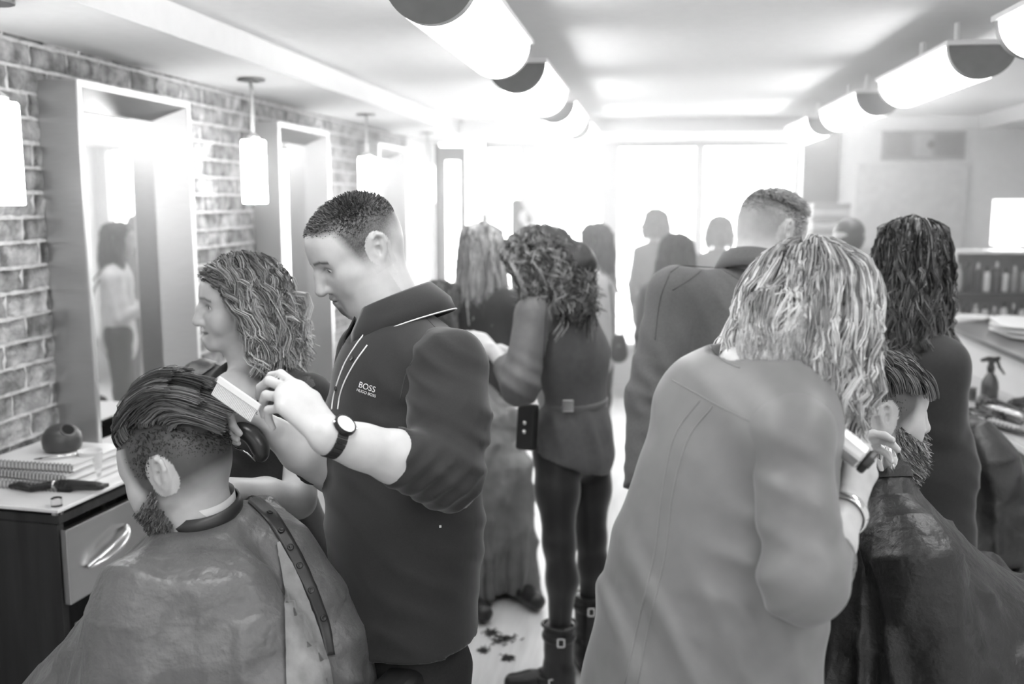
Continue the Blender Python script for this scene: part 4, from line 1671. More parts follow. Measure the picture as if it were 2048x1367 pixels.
def cape_mesh(p, up=2, thick=None):
    """polar grid -> smooth finer quads"""
    from_s, nt = p.shape[:2]
    a = p
    for _ in range(up - 1):
        # rings
        b = np.empty((a.shape[0], a.shape[1] * 2, 3))
        b[:, ::2] = a
        b[:, 1::2] = (9 * (a + np.roll(a, -1, 1)) - np.roll(a, 1, 1) - np.roll(a, -2, 1)) / 16
        c = np.empty((b.shape[0] * 2 - 1, b.shape[1], 3))
        c[::2] = b
        m = (b[:-1] + b[1:]) / 2
        m[1:-1] = (9 * (b[1:-2] + b[2:-1]) - b[:-3] - b[3:]) / 16
        c[1::2] = m
        a = c
    ns, nt = a.shape[:2]
    # creases of the nylon: folds that run outwards and a finer crumple
    N = np.cross(np.gradient(a, axis=0), np.roll(a, -1, 1) - np.roll(a, 1, 1))
    N /= np.maximum(np.linalg.norm(N, axis=2), 1e-9)[..., None]
    s, th = np.linspace(0, 1, ns)[:, None], np.linspace(0, 2 * math.pi, nt, endpoint=False)[None]
    rid = lambda ph: (1 - np.abs(np.sin(ph))) ** 1.6
    d = .024 * rid(7 * th + 1.2 * np.sin(5 * s + 2 * th) + .5) * np.clip(s * 3, 0, 1) * (.5 + .5 * np.sin(9 * s + 3 * th))
    d = d + .016 * rid(11 * s + 2.5 * np.sin(2 * th + 3 * s) + 1.5 * th) * np.clip(s * 4, 0, 1) * (.5 + .5 * np.sin(5 * th + 7 * s + 1))
    w = a * 38
    d = d + .013 * rid(w[..., 0] * .5 + 1.6 * np.sin(w[..., 2] * .35 + 1) + w[..., 1] * .3) * rid(w[..., 2] * .3 - w[..., 0] * .22 + 1.2 * np.sin(w[..., 1] * .5)) * 2 * np.clip(s * 4, 0, 1)
    a = a + N * d[..., None]
    V = a.reshape(-1, 3)
    i, j = np.meshgrid(np.arange(ns - 1), np.arange(nt), indexing='ij')
    j2 = (j + 1) % nt
    Q = np.stack([i * nt + j, (i + 1) * nt + j, (i + 1) * nt + j2, i * nt + j2], -1).reshape(-1, 4)
    return V, Q, (ns, nt)


def collar(c, axis, front, r0, r1, h, gap, name, mat, parent, drop=.03, thick=.004, tip=None, tip_mat=None):
    """folded shirt collar round a neck: c centre of its upper edge, axis up along the neck"""
    ax = nrm(axis)
    f = nrm(np.array(front) - ax * (np.array(front) @ ax))
    sd = np.cross(f, ax)
    th = np.linspace(gap, 2 * math.pi - gap, 49)
    prof = [(r0 - .002, -.03, 0), (r0, 0, 0), (r0 + .004, .004, 0), (r0 + .009, .001, 0), (r1 - .006, -h * .55, .55), (r1, -h, 1)]
    V = []
    for t in th:
        u = f * math.cos(t) + sd * math.sin(t)
        e = math.exp(-((min(t, 2 * math.pi - t) - gap) / .55) ** 2)
        back = .5 * (1 - math.cos(t))
        for r, z, w in prof:
            V.append(c + u * (r + w * e * .008) + ax * (z - drop * (1 - back) - w * e * .022))
    n = len(prof)
    F = [(i * n + j, i * n + j + 1, (i + 1) * n + j + 1, (i + 1) * n + j) for i in range(len(th) - 1) for j in range(n - 1)]
    b = MB()
    b.add(V, F)
    o = b.build(name, mat, parent, smooth=True)
    m = o.modifiers.new('thick', 'SOLIDIFY')
    m.thickness = thick
    m.offset = 0
    if tip:
        V = np.array(V).reshape(len(th), n, 3)
        e = V[:, -1] * .9 + V[:, -2] * .1
        ctr = c - ax * .05
        e = e + (e - ctr) / np.linalg.norm(e - ctr, axis=1)[:, None] * .0035
        MB().tube(e, tip, 6).build('piping', tip_mat, o, smooth=True)
    return o

# ================================================================== people
def person(label, x, y):
    return thing('person', label, 'person', (x, y, 0))


def trunk(nb, pel, legs=(), r=.10, n=(0, 1, 0), flat=.75, sh=None):
    """plain body under the clothes"""
    b = Blob()
    nb, pel = np.array(nb, float), np.array(pel, float)
    mid = (nb + pel) / 2
    b.fchain([nb + (pel - nb) * .22, mid, pel], [r * 1.25, r * 1.1, r * 1.2], n, flat, k=.05)
    b.cap(nb, nb + (pel - nb) * .25, .05, .07, k=.05)
    if sh is not None:
        b.cap(sh[0], sh[1], .05, k=.05)
    for L_ in legs:
        b.chain(L_[0], L_[1], k=.03)
    V, Q = b.nets(.014)
    return V, Q, None


m_polo = gm('charcoal_jersey', .021, rough=.85, var=.1, scale=300, bump=.25, bscale=900, sheen=.25, bdist=.001)
m_jean = gm('black_denim', .014, rough=.85, var=.2, scale=200, bump=.2, bscale=500)
m_pipe = gm('white_piping', .75, rough=.7, var=.02)
m_button = gm('dark_button', .05, rough=.25)

# ------------------------------------------------------------------ barber in the dark polo shirt
pA = P(800, 1250, 2.1)
A = person('barber with short dark hair and goatee in dark long-sleeved polo, holding a comb', pA[0], pA[1])
fA = np.array([-.86, -.50, 0])                     # chest direction
sA = np.array([-.50, .86, 0])                      # towards his right shoulder
nbA = P(806, 650, 2.13)
hA = Head(P(716, 506, 2.14), (-.72, -.54, -.47), size=.985, neck=nbA + np.array([.0, 0, -.05]), neck_r=.064, nose=1.25, eye_open=.0042, look=(0, -.35), jaw=1.1,
          chest=[(nbA + [0, 0, -.08], nbA + [0, 0, -.16], .07, .09)])


def hairline_A(x, y, z):
    """0 skin .. 1 full hair"""
    front = .070 + .0 * z - .35 * np.maximum(np.abs(x) - .045, 0)
    top = np.clip((z - (.062 + .9 * np.maximum(y - front, 0) + .15 * np.maximum(.0, y))) / .016, 0, 1) * np.clip((front + .012 - y) / .008 + 1, 0, 1)
    side = np.clip((z + .030 + .35 * np.minimum(y, 0) - 1.0 * np.maximum(y - .022, 0)) / .055, 0, 1) * np.clip((.045 + .25 * (z - .02) - y) / .02, 0, 1)
    return np.clip(np.maximum(top, side), 0, 1) * no_ear(x, y, z)


def paint_A(x, y, z, col):
    hl = hairline_A(x, y, z)
    r = np.random.default_rng(1).uniform(.9, 1.1, len(x))
    col = col * (1 - .82 * hl * r)
    ch = np.exp(-((x / .020) ** 4 + ((z + .094) / .016) ** 4)) * (y > .07)
    ch = np.maximum(ch, np.exp(-(((np.abs(x) - .024) / .006) ** 2 + ((z + .078) / .018) ** 4)) * (y > .055) * .6)
    mo = np.exp(-((x / .026) ** 4 + ((z + .052) / .0055) ** 2)) * (y > .08)
    st = np.clip((-.028 - z + .25 * (y - .03)) / .03, 0, 1) * (y > -.015) * (z > -.115)
    return col * (1 - .72 * ch) * (1 - .6 * mo) * (1 - .16 * st)


hv = hA.mesh(.0025, paint_A)
elA, wrA = P(893, 945, 1.86), P(657, 872, 1.72)
shA = P(893, 736, 1.98)
# left arm with watch hand
b = Blob()
cuA = elA + (wrA - elA) * .46
b.chain([elA, cuA, elA + (wrA - elA) * .7, wrA], [.047, .046, .038, .029], k=.02)
b.fcap(elA + (wrA - elA) * .8, wrA, .034, .031, UP * .3 + FW, .8, k=.02)
dA = nrm(P(563, 800, 1.72) - P(640, 878, 1.72))
pn = nrm(RT * -.55 + UP * -.50 + FW * .62)
tipsA = hand(b, wrA + dA * .004, dA, pn, UP + RT, [(.35, .75, .45), (.55, .85, .5), (.8, .95, .5), (1.05, 1.0, .5)], spread=.06, scale=1.02,
             tdir=(UP * .45 + dA * .9 + FW * .3, RT * -.8 + FW * .3 + UP * .1, RT * -.9 + FW * .0 - UP * .25))
armL = b.nets(.0034)
# right arm, further away
elB, wrB = P(665, 945, 2.12), P(548, 862, 2.0)
b = Blob()
b.chain([elB, elB * .45 + wrB * .55, wrB], [.046, .042, .030], k=.02)
dB = nrm(P(470, 826, 1.95) - P(548, 862, 2.0))
tipsB = hand(b, wrB, dB, RT * .15 - UP * .75 - FW * .55, UP, [(.9, 1.1, .6), (1.0, 1.2, .7), (1.1, 1.2, .7), (1.2, 1.2, .7)], spread=.04, scale=.98,
             tdir=(RT * -.8 + UP * .35 - FW * .35, RT * -.9 - UP * .1 - FW * .1, RT * -.8 - UP * .4))
armR = b.nets(.004)
hipA = P(812, 1290, 2.12)
legsA = [([P(850, 1345, 2.11), P(850, 1700, 2.02), P(865, 2150, 2.1)], [.085, .06, .045]), ([P(750, 1345, 2.2), P(770, 1700, 2.2), P(790, 2150, 2.3)], [.085, .06, .045])]
tr = trunk(nbA + [0, 0, -.02], hipA, [], .12, fA, .7)
V, Q, col = join([hv, (*armL, None), (*armR, None), tr])
link('body', quads_mesh('body', V, Q, m_skin, True, col), A)
hA.eyes(A)

# polo
b = Blob()
ch_, wa, he = P(806, 810, 2.12), P(808, 1040, 2.11), P(812, 1255, 2.12)
b.fchain([ch_ + [0, 0, .03], ch_, wa, he + [0, 0, -.06]], [.165, .190, .192, .190], fA, .78, k=.06)
shR = ch_ + sA * .19 + np.array([0, 0, .085]) + fA * .02
b.cap(nbA + [0, 0, -.088], shA + (0, 0, .0), .060, .074, k=.05)
b.cap(nbA + [0, 0, -.088], shR, .060, .065, k=.05)
elR2 = P(690, 900, 2.22)
b.chain([shR, elR2], [.07, .06], k=.04)
b.sleeve(elR2, elB + (wrB - elB) * .35, .060, .05, k=.03)
axf, axu = nrm(cuA - elA), nrm(elA - shA)
b.warp(masked(waves([(.008, RT * 50 + UP * 75, UP * 17 - RT * 18, .8, .3)]), wa, .40))
b.warp(masked(waves([(.005, RT * 110 - UP * 100, UP * 28, .8, .9)]), P(930, 640, 2.0), .14))
b.cut(he + UP * .0, -np.array([0, 0, 1]) + RT * .05)
b.cap(nbA + [0, 0, -.045] + fA * .012, nbA + [0, 0, .10], .057, .064, k=.004, op='s')
V, Q = b.nets(.0072)
shirt = link('polo_shirt', quads_mesh('polo_shirt', V, Q, m_polo), A, label='charcoal long-sleeved polo shirt with white piping')
tA = bvh(V, Q)
b = Blob()
b.chain([shA + (nbA - shA) * .16, shA, (shA + elA) / 2 + RT * .006, elA + UP * -.002], [.058, .074, .070, .062], k=.045)
b.sleeve(elA, cuA, .064, .0535, k=.03)
b.warp(masked(waves([(.010, axf * 150 + UP * 100, RT * 24 + UP * 34, .8, .4)]), (elA * .8 + cuA * .2), .13))
b.warp(masked(waves([(.011, UP * 130 + RT * 70, UP * 24 - RT * 20, .9, 1.1)]), (elA * .55 + shA * .45), .17))
Vs, Qs = b.nets(.0055)
link('sleeve', quads_mesh('sleeve', Vs, Qs, m_polo), shirt)
axn = nrm(nrm(hA.w((0, -.03, -.05)) - nbA) * .55 + np.array([0, 0, .6]))
collar(nbA + axn * .076 + fA * .006, axn, fA + RT * .15, .075, .122, .064, .22, 'collar', m_polo, shirt, drop=.034, tip=.0016, tip_mat=m_pipe)
b = seam(tA, [(727, 670), (712, 690), (690, 726), (675, 765), (667, 795), (664, 818)], .0017)
seam(tA, [(727, 655), (757, 658), (735, 690), (712, 722), (692, 758), (681, 788), (676, 818)][2:], .0017, b=b)
b.build('placket_piping', m_pipe, shirt, smooth=True)
for x, y in ((739, 659), (705, 717), (673, 777)):
    q, n = cast(tA, x, y, .0015)
    if q is not None:
        F = frame(np.cross(n, UP), n)
        MB(F, q).lathe([(.0055, 0), (.0055, .0016), (.0042, .0022), (.003, .0014), (.0005, .0014)], (0, 0, 0), 16).build('button', m_button, shirt, smooth=True)
q, n = cast(tA, 733, 779, .001)
rt_ = P(748, 776 + 3, 2) - P(720, 771, 2)
text_mesh('logo_lettering', 'BOSS', q, rt_, UP, .0165, m_pipe, shirt, tree=tA)
q, n = cast(tA, 732, 788, .001)
text_mesh('logo_lettering', 'HUGO BOSS', q, rt_, UP, .0078, m_pipe, shirt, tree=tA)
for pix in ([(850, 632), (872, 655), (893, 672), (950, 700)], [(893, 672), (850, 690), (815, 740), (800, 800)], [(950, 705), (965, 760), (970, 830)]):
    seam(tA, pix, .0010, .0002).build('stitching', m_dark, shirt, smooth=True)
q, n = cast(tA, 880, 1052, .001)
MB(frame(np.cross(n, UP), n), q).box((-.0022, -.0022, 0), (.0022, .0022, .001)).build('stud', m_pipe, shirt)
# trousers
b = Blob()
b.fcap(hipA + [0, 0, .06], hipA + [0, 0, -.03], .145, .16, fA, .72, k=.04)
for pts, rs in legsA:
    b.chain(pts, [.095, .078, .066], k=.05)
b.warp(waves([(.004, UP * 55 + RT * 30, RT * 14 + UP * 9, 1.0, .4)]))
V, Q = b.nets(.013)
link('trousers', quads_mesh('trousers', V, Q, m_jean), A)
for pts, rs in legsA:
    a = pts[-1].copy()
    V, Q = Blob().chain([a * [1, 1, 0] + [0, 0, .05], a * [1, 1, 0] + [0, 0, .05] + fA * .16], [.045, .035], k=.02).cut((0, 0, 0.0), (0, 0, -1)).nets(.01)
    link('shoe', quads_mesh('shoe', V, Q, m_black), A)
# short hair
rng = np.random.default_rng(3)
pts = scalp_points(hA, 5200, lambda x, y, z: rng.uniform(0, 1, len(x)) < hairline_A(x, y, z) ** 1.5, rng, pad=.0005)
ln = .005 + .011 * np.clip((pts[:, 2] - .045) / .06, 0, 1) + .004 * np.clip((pts[:, 1] - .04) / .03, 0, 1)
nl = (pts - [0, -.010, .04]) / np.array([.0775, .100, .0765]) ** 2
nl /= np.linalg.norm(nl, axis=1)[:, None]
sw = np.stack([.25 * np.sin(60 * pts[:, 1] + 30 * pts[:, 0]), .55 + .5 * np.sin(50 * pts[:, 0]), -.15 + 0 * ln], 1)
sw[pts[:, 2] < .045] = (0, -.5, -.9)
G = grow(hA, pts, 5, ln / 4, lambda r: nl * .9 + sw * .8 + rng.normal(size=r.shape) * .22, grav=.1, stiff=.9)
V, Q, C = strands_mesh(G, .0009, .0004, rng.uniform(.05, .20, len(G)), 2)
link('hair', quads_mesh('hair', V, Q, m_hair, True, C), A, label='short dark faded hair')
# goatee
gp = []
while len(gp) < 420:
    x, z = rng.uniform(-.024, .024), rng.uniform(-.112, -.074)
    if (x / .021) ** 2 + ((z + .096) / .017) ** 2 < 1:
        gp.append((x, .059 + .030 * math.sqrt(max(0, 1 - (x / .03) ** 2)) - .35 * max(0, -.095 - z), z))
gp = np.array(gp)
G = grow(hA, gp, 4, .0021, lambda r: np.stack([r[:, 0] * 6, .5 + 0 * r[:, 0], -.6 + 0 * r[:, 0]], 1) + rng.normal(size=r.shape) * .2, grav=.1, stiff=.9)
V, Q, C = strands_mesh(G, .0009, .0004, rng.uniform(.03, .09, len(G)), 2)
link('goatee', quads_mesh('goatee', V, Q, m_hair, True, C), A)

# wrist watch: worn, a thing of its own
wc = wrA + (elA - wrA) * .04
wax = nrm(elA - wrA)
out = nrm(-FW * .72 + UP * .70)
out = nrm(out - wax * (out @ wax))
oth = np.cross(wax, out)
Wt = thing('wrist_watch', 'black metal wrist watch with bright dial on the barber', 'watch', wc)
m_band = gm('watch_black', .03, rough=.3, metal=.6)
Fw = np.stack([wax, oth, out], 1)
rw, rh = .0335, .0335
for i in range(20):
    a = math.pi / 2 + .42 + (2 * math.pi - .84) * (i + .5) / 20
    u = np.array([0, math.cos(a), math.sin(a)])
    tgt = np.array([0, -math.sin(a), math.cos(a)])
    Fl = np.stack([Fw[:, 0], Fw @ tgt, Fw @ u], 1)
    MB(Fl, wc + Fw @ (u * rw)).box((-.010, -.0043, -.001), (.010, .0043, .0024)).build('link', m_band, Wt, bevel=.0008)
MB(Fw, wc + out * (rw - .001)).lathe([(.019, 0), (.0205, .002), (.0205, .006), (.0185, .009)], (0, 0, 0), 32).build('case', m_band, Wt, smooth=False)
bz = MB(Fw, wc + out * (rw - .001))
bz.tube([(.0185 * math.cos(t), .0185 * math.sin(t), .0088) for t in np.linspace(0, 2 * math.pi, 33)], .0016, 6, False)
bz.build('bezel', m_band, Wt, smooth=True)
MB(Fw, wc + out * (rw - .001)).lathe([(.0168, .0085), (.0168, .0095)], (0, 0, 0), 32).build('dial', gm('bright_dial', .85, rough=.15), Wt)
for sg in (-1, 1):
    MB(Fw, wc + out * (rw - .001)).cyl((sg * .019, 0, .005), (sg * .024, 0, .005), .0025, n=8).build('crown', m_chrome, Wt)

# white comb in his left hand
ca, cb = P(440, 752, 1.76), P(498, 792, 1.735)
Cm = thing('hair_comb', 'wide white comb pinched in the barber fingers', 'comb', (ca + cb) / 2)
u = nrm(cb - ca)
v = nrm(-UP * .80 + RT * -.5 + FW * .1)
v = nrm(v - u * (v @ u))
w_ = np.cross(u, v)
Lc = np.linalg.norm(cb - ca)
m_comb = gm('white_plastic', .72, rough=.35, var=.02)
Fc = np.stack([u, v, w_], 1)
MB(Fc, ca).box((0, 0, -.0028), (Lc + .03, .012, .0028)).build('spine', m_comb, Cm, bevel=.0012)
for i in range(30):
    x = .002 + i * (Lc + .026) / 30
    MB(Fc, ca).box((x, .012, -.0012), (x + .0021, .036, .0012)).build('tooth', m_comb, Cm)
# black clipper in his right hand
g0 = P(466, 868, 1.945)
Ck = thing('hair_clipper', 'curved black clipper in the hand behind the client head', 'clipper', g0)
path = smooth_path([P(452, 872, 1.95), P(480, 860, 1.945), P(505, 872, 1.945), P(522, 900, 1.95), P(520, 916, 1.955)], 6)
MB().tube(path, np.interp(np.linspace(0, 1, len(path)), [0, .3, .7, 1], [.012, .017, .018, .013]), 12, flat=1.3).build('body', m_black, Ck, smooth=True)
MB().tube([P(470, 893, 1.94), P(495, 905, 1.94), P(512, 921, 1.95)], .0022, 6).build('silver_edge', m_chrome, Ck, smooth=True)

# ------------------------------------------------------------------ smiling woman with the wavy bob
m_vest = gm('black_knit', .026, rough=.8, var=.15, scale=200, sheen=.2)
m_patch = gm('black_leather', .06, rough=.38, var=.1, scale=60, bump=.3, bscale=300)
q0 = P(540, 1000, 2.45)
B = person('smiling woman with wavy ombre bob in black quilted-shoulder top', q0[0], q0[1])
nbB = P(508, 748, 2.46)
fB = np.array([-.42, -.90, 0])
sBl, sBr = P(618, 800, 2.38), P(402, 770, 2.60)
hB = Head(P(482, 612, 2.43), (-.82, -.56, -.02), size=.955, female=True, smile=1.0, neck=nbB + [0, 0, -.03], neck_r=.048, roll=4, nose=.95, eye_open=.0046,
          chest=[(nbB + [0, 0, -.04], P(478, 800, 2.40), .055, .075), (P(440, 790, 2.50), P(575, 795, 2.42), .05, .05)])
hv = hB.mesh(.0027)
b = Blob()
elb, wrb = P(596, 1000, 2.24), P(462, 978, 2.10)
b.chain([sBl, (sBl + elb) / 2, elb, (elb + wrb) / 2, wrb], [.050, .044, .038, .036, .026], k=.02)
hand(b, wrb, wrb - elb, UP * -.7 + FW * .5, UP - FW, [(.3, .4, .3)] * 4, scale=.9)
armL = b.nets(.0045)
b = Blob()
elr, wrr = P(400, 960, 2.62), P(420, 985, 2.35)
b.chain([sBr, elr, wrr], [.048, .040, .027], k=.02)
hand(b, wrr, wrr - elr, UP * -.7 + FW * .3, UP, [(.3, .4, .3)] * 4, scale=.9)
armR = b.nets(.005)
hip = P(545, 1120, 2.5)
V, Q, col = join([hv, (*armL, None), (*armR, None), trunk(nbB + [0, 0, -.05], hip, [([hip + RT * .08, hip + RT * .08 + [0, 0, -.45], hip + RT * .08 + [0, 0, -.85]], [.07, .05, .035]), ([hip - RT * .08, hip - RT * .08 + [0, 0, -.45], hip - RT * .08 + [0, 0, -.85]], [.07, .05, .035])], .09, fB, .7)])
link('body', quads_mesh('body', V, Q, m_skin, True, col), B)
hB.eyes(B)
hB.teeth(B)
b = Blob()
cB = P(512, 850, 2.47)
b.fchain([cB + [0, 0, .03], P(520, 960, 2.48), P(545, 1100, 2.5), hip + [0, 0, -.42]], [.150, .135, .165, .19], fB, .68, k=.05)
for sx in (-1, 1):
    b.ell(cB + fB * .085 + np.array([fB[1], -fB[0], 0]) * .065 * sx + [0, 0, -.005], (.06, .05, .06), k=.04)
b.cap(nbB + [0, 0, -.055], sBl + [0, 0, .008], .05, .056, k=.04)
b.cap(nbB + [0, 0, -.055], sBr + [0, 0, .008], .05, .056, k=.04)
b.sleeve(sBl, sBl + (elb - sBl) * .30, .060, .056, k=.02)
b.sleeve(sBr, sBr + (elr - sBr) * .30, .060, .056, k=.02)
b.ell(nbB + fB * .075 + [0, 0, -.015], (.085, .10, .085), frame(fB), k=.006, op='s')
b.warp(masked(waves([(.006, RT * 95 + UP * 50, UP * 24, .8, .3)]), P(540, 1000, 2.45), .3))
V, Q = b.nets(.010)
top = link('vest_top', quads_mesh('vest_top', V, Q, m_vest), B, label='black top with quilted leather shoulders')
for poly in ([(545, 735), (575, 725), (612, 748), (632, 772), (600, 800), (585, 822), (565, 790)], [(368, 742), (395, 720), (440, 712), (430, 735), (400, 755), (372, 768)]):
    Vp, Qp = patch(V, Q, poly, .003, disp=lambda x, y: .0028 * np.minimum(np.abs(np.sin((x + y * .8) * .20)), np.abs(np.sin((x - y * 1.1) * .20))))
    if len(Qp):
        link('shoulder_patch', quads_mesh('shoulder_patch', Vp, Qp, m_patch), top)
q = hB.w((-.079, .0, -.022))
MB().lathe([(.001, -.003), (.003, -.001), (.003, .001), (.001, .003)], q, 10).build('earring', m_chrome, B, smooth=True)
# hair
rng = np.random.default_rng(11)
mask = lambda x, y, z: (z > .012 + 1.0 * np.maximum(y - .02, 0)) & (y < .082) | (z > -.03) & (y < -.01)
roots = scalp_points(hB, 330, mask, rng)
cols = skull(hB, .004) + [('c', nbB + [0, 0, .1], nbB + [0, 0, -.1], .05, .055), ('c', nbB + [0, 0, -.055], sBl, .06, .065), ('c', nbB + [0, 0, -.055], sBr, .06, .065)]
G = guides(hB, roots, [(.086, .098, .080), (.100, .106, .02), (.116, .120, -.05), (.114, .122, -.120)], 18, azmin=84, rng=rng, part=.02, tip_jit=.028, lead=-.006)
S = locks(G, 20, .010, .7, rng, wave=.004, freq=62, curl=.010, cols=cols, eps=.003, start=.2, fuzz=.005, coh=30)
t = np.linspace(0, 1, 18)[None, :]
C = (.035 + .05 * rng.uniform(0, 1, (len(S), 1))) * (1 - t) + t * (.18 + .62 * rng.uniform(0, 1, (len(S), 1)) ** 1.5)
V, Q, C = strands_mesh(S, .0008, .0005, C, 2)
# dark under layer
Vc, Qc = Blob().ell(hB.w((0, -.012, .040)), np.array([.082, .098, .080]) * hB.k, hB.R).ell(hB.w((0, -.045, -.02)), np.array([.088, .065, .10]) * hB.k, hB.R, k=.04).ell(hB.w((0, .085, -.035)), np.array([.075, .075, .082]) * hB.k, hB.R, k=.02, op='s').nets(.006)
V, Q, C = join([(V, Q, C), (Vc, Qc, np.full(len(Vc), .05))])
link('hair', quads_mesh('hair', V, Q, m_hair, True, C), B, label='wavy bob, dark at the roots and pale at the tips')

# ------------------------------------------------------------------ seated client with quiff under the cape
m_cape = gm('grey_nylon_cape', .12, rough=.36, var=.12, scale=14, bump=.8, bscale=22, sheen=.1, bdist=.012)
m_lining = gm('pale_lining', .26, rough=.7, var=.2, scale=30, bump=.4, bscale=60)
m_strip = gm('dark_strip', .03, rough=.4)
q0 = P(420, 1300, 1.9)
Cc = person('seated bearded client with combed-up quiff wrapped in a grey cape', q0[0], q0[1])
fC = np.array([-.95, .22, 0])
sC = np.array([-.22, -.95, 0])                     # towards his left, the camera side
nbC = P(405, 1055, 1.93)
hC = Head(P(356, 938, 1.90), (-.93, .13, -.34), size=1.03, neck=nbC + [0, 0, -.04], neck_r=.060, eye_open=.0030, look=(0, -.5), nose=1.0, jaw=1.05,
          chest=[(nbC + [0, 0, -.04], nbC + [0, 0, -.12], .07, .09)])


def fade_C(x, y, z):
    s = np.clip((z + .070 + .22 * np.minimum(y, 0) - 1.2 * np.maximum(y - .012, 0)) / .045, 0, 1) * np.clip((.052 + .1 * (z - .02) - y) / .02, 0, 1)
    return np.clip(np.maximum(s, (z > .07) * np.clip((.085 - y) / .01, 0, 1)), 0, 1) * no_ear(x, y, z)


def beard(x, y, z):
    ax = np.abs(x)
    m = np.clip((-.030 - z + .55 * np.clip(.055 - y, -.02, .08)) / .025, 0, 1) * np.clip((y + .002) / .018, 0, 1) * np.clip((z + .125) / .01, 0, 1)
    m = np.maximum(m, np.exp(-((x / .028) ** 4 + ((z + .050) / .007) ** 2)) * (y > .075))
    return m * (1 - np.exp(-((x / .022) ** 4 + ((z + .0645) / .007) ** 4)) * (y > .08))


def paint_C(x, y, z, col):
    return col * (1 - .86 * fade_C(x, y, z)) * (1 - .60 * beard(x, y, z))


hv = hC.mesh(.0026, paint_C)
shl, shr = nbC + sC * .185 + [0, 0, -.075], nbC - sC * .185 + [0, 0, -.075]
pel = nbC + [.02, .0, -.52]
ell_, elr_ = shl + fC * .03 + sC * .05 + [0, 0, -.28], shr + fC * .03 - sC * .05 + [0, 0, -.28]
wl_, wr_ = ell_ + fC * .26 - sC * .07 + [0, 0, -.05], elr_ + fC * .26 + sC * .07 + [0, 0, -.05]
knl, knr = pel + fC * .46 + sC * .13 + [0, 0, .02], pel + fC * .46 - sC * .13 + [0, 0, .02]
fl, fr_ = knl + fC * .10 + [0, 0, -knl[2] + .07], knr + fC * .10 + [0, 0, -knr[2] + .07]
b = Blob()
for s_, e_, w_ in ((shl, ell_, wl_), (shr, elr_, wr_)):
    g = 1 if s_ is shl else -1
    v_ = e_ + (w_ - e_) * .5 - sC * .05 * g
    b.chain([s_, e_, v_], [.055, .045, .03], k=.03)
    hand(b, v_, v_ - e_ - sC * .1 * g, (0, 0, -1), -sC * g, [(.6, .8, .5)] * 4, scale=.9)
arms = b.nets(.007)
V, Q, col = join([hv, (*arms, None), trunk(nbC + [0, 0, -.04], pel, [([pel + sC * .09, knl, fl], [.085, .06, .04]), ([pel - sC * .09, knr, fr_], [.085, .06, .04])], .12, fC, .75, (shl, shr))])
link('body', quads_mesh('body', V, Q, m_skin, True, col), Cc)
hC.eyes(Cc)
b = Blob()
b.fcap(pel + [0, 0, .12], pel, .16, .17, fC, .8, k=.04)
for k_, f_, sg in ((knl, fl, 1), (knr, fr_, -1)):
    b.chain([pel + sC * .09 * sg, k_, f_ + [0, 0, .03]], [.095, .075, .055], k=.04)
V, Q = b.nets(.012)
link('trousers', quads_mesh('trousers', V, Q, m_jean), Cc)
for f_ in (fl, fr_):
    V, Q = Blob().chain([f_ * [1, 1, 0] + [0, 0, .05], f_ * [1, 1, 0] + [0, 0, .045] + fC * .15], [.048, .04], k=.02).cut((0, 0, .002), (0, 0, -1)).nets(.01)
    link('shoe', quads_mesh('shoe', V, Q, m_black), Cc)
# hair of the client: short sides, long swept top
rng = np.random.default_rng(5)
pts = scalp_points(hC, 6500, lambda x, y, z: (rng.uniform(0, 1, len(x)) < fade_C(x, y, z) ** 1.4) & (z < .085), rng, pad=.0005)
nl = (pts - [0, -.010, .04]) / np.array([.0775, .100, .0765]) ** 2
nl /= np.linalg.norm(nl, axis=1)[:, None]
G = grow(hC, pts, 4, .0036, lambda r: nl * .6 + np.array([0, -.55, -.7]) + rng.normal(size=r.shape) * .25, grav=.1, stiff=.9)
sideS = strands_mesh(G, .0009, .0004, rng.uniform(.025, .08, len(G)), 2)
roots = scalp_points(hC, 230, lambda x, y, z: (z > .074) & (np.abs(x) < .060) & (y < .078) & (y > -.070), rng)
N_ = 16
d = np.stack([roots[:, 0] * 3, np.where(roots[:, 1] > .03, .65, -.1), np.where(roots[:, 1] > .0, 1.0, .55)], 1)
d /= np.linalg.norm(d, axis=1)[:, None]
p = roots.copy()
G = [p]
stp = (.0085 + .0022 * (roots[:, 1] > 0)) * rng.uniform(.85, 1.1, len(p))
for i in range(N_ - 1):
    tgt = np.stack([-.12 + 0 * p[:, 0] - p[:, 0] * 2, np.full(len(p), -1.0), np.where(p[:, 1] < -.05, -.75, -.02)], 1)
    d = .76 * d + .24 * tgt
    d /= np.linalg.norm(d, axis=1)[:, None]
    p = p + d * stp[:, None]
    q = (p - [0, -.012, .04]) / np.array([.083, .108, .088])
    n = np.linalg.norm(q, axis=1)[:, None]
    p = np.where(n < 1, np.array([0, -.012, .04]) + q / np.maximum(n, 1e-6) * np.array([.083, .108, .088]), p)
    G.append(p)
G = hC.w(np.stack(G, 1))
S = locks(G[:, [0, 1, 2, 3, 5, 7, 9, 11, 13, 15]], 30, .009, .9, rng, wave=.002, freq=40, start=.3, fuzz=.002)
topS = strands_mesh(S, .0007, .0004, np.repeat(rng.uniform(.045, .20, len(G)), 30) * rng.uniform(.7, 1.3, len(S)), 2)
bv = Blob().ell(hC.w((0, .0, .085)), np.array([.058, .085, .045]) * hC.k, hC.R).ell(hC.w((0, .055, .088)), np.array([.050, .040, .040]) * hC.k, hC.R, k=.03).ell(hC.w((0, -.075, .06)), np.array([.056, .04, .05]) * hC.k, hC.R, k=.03).nets(.006)
V, Q, C = join([sideS, topS, (*bv, np.full(len(bv[0]), .05))])
link('hair', quads_mesh('hair', V, Q, m_hair, True, C), Cc, label='dark hair, short sides and long swept-back top')
bp = []
hb = bvh(*hv[:2])
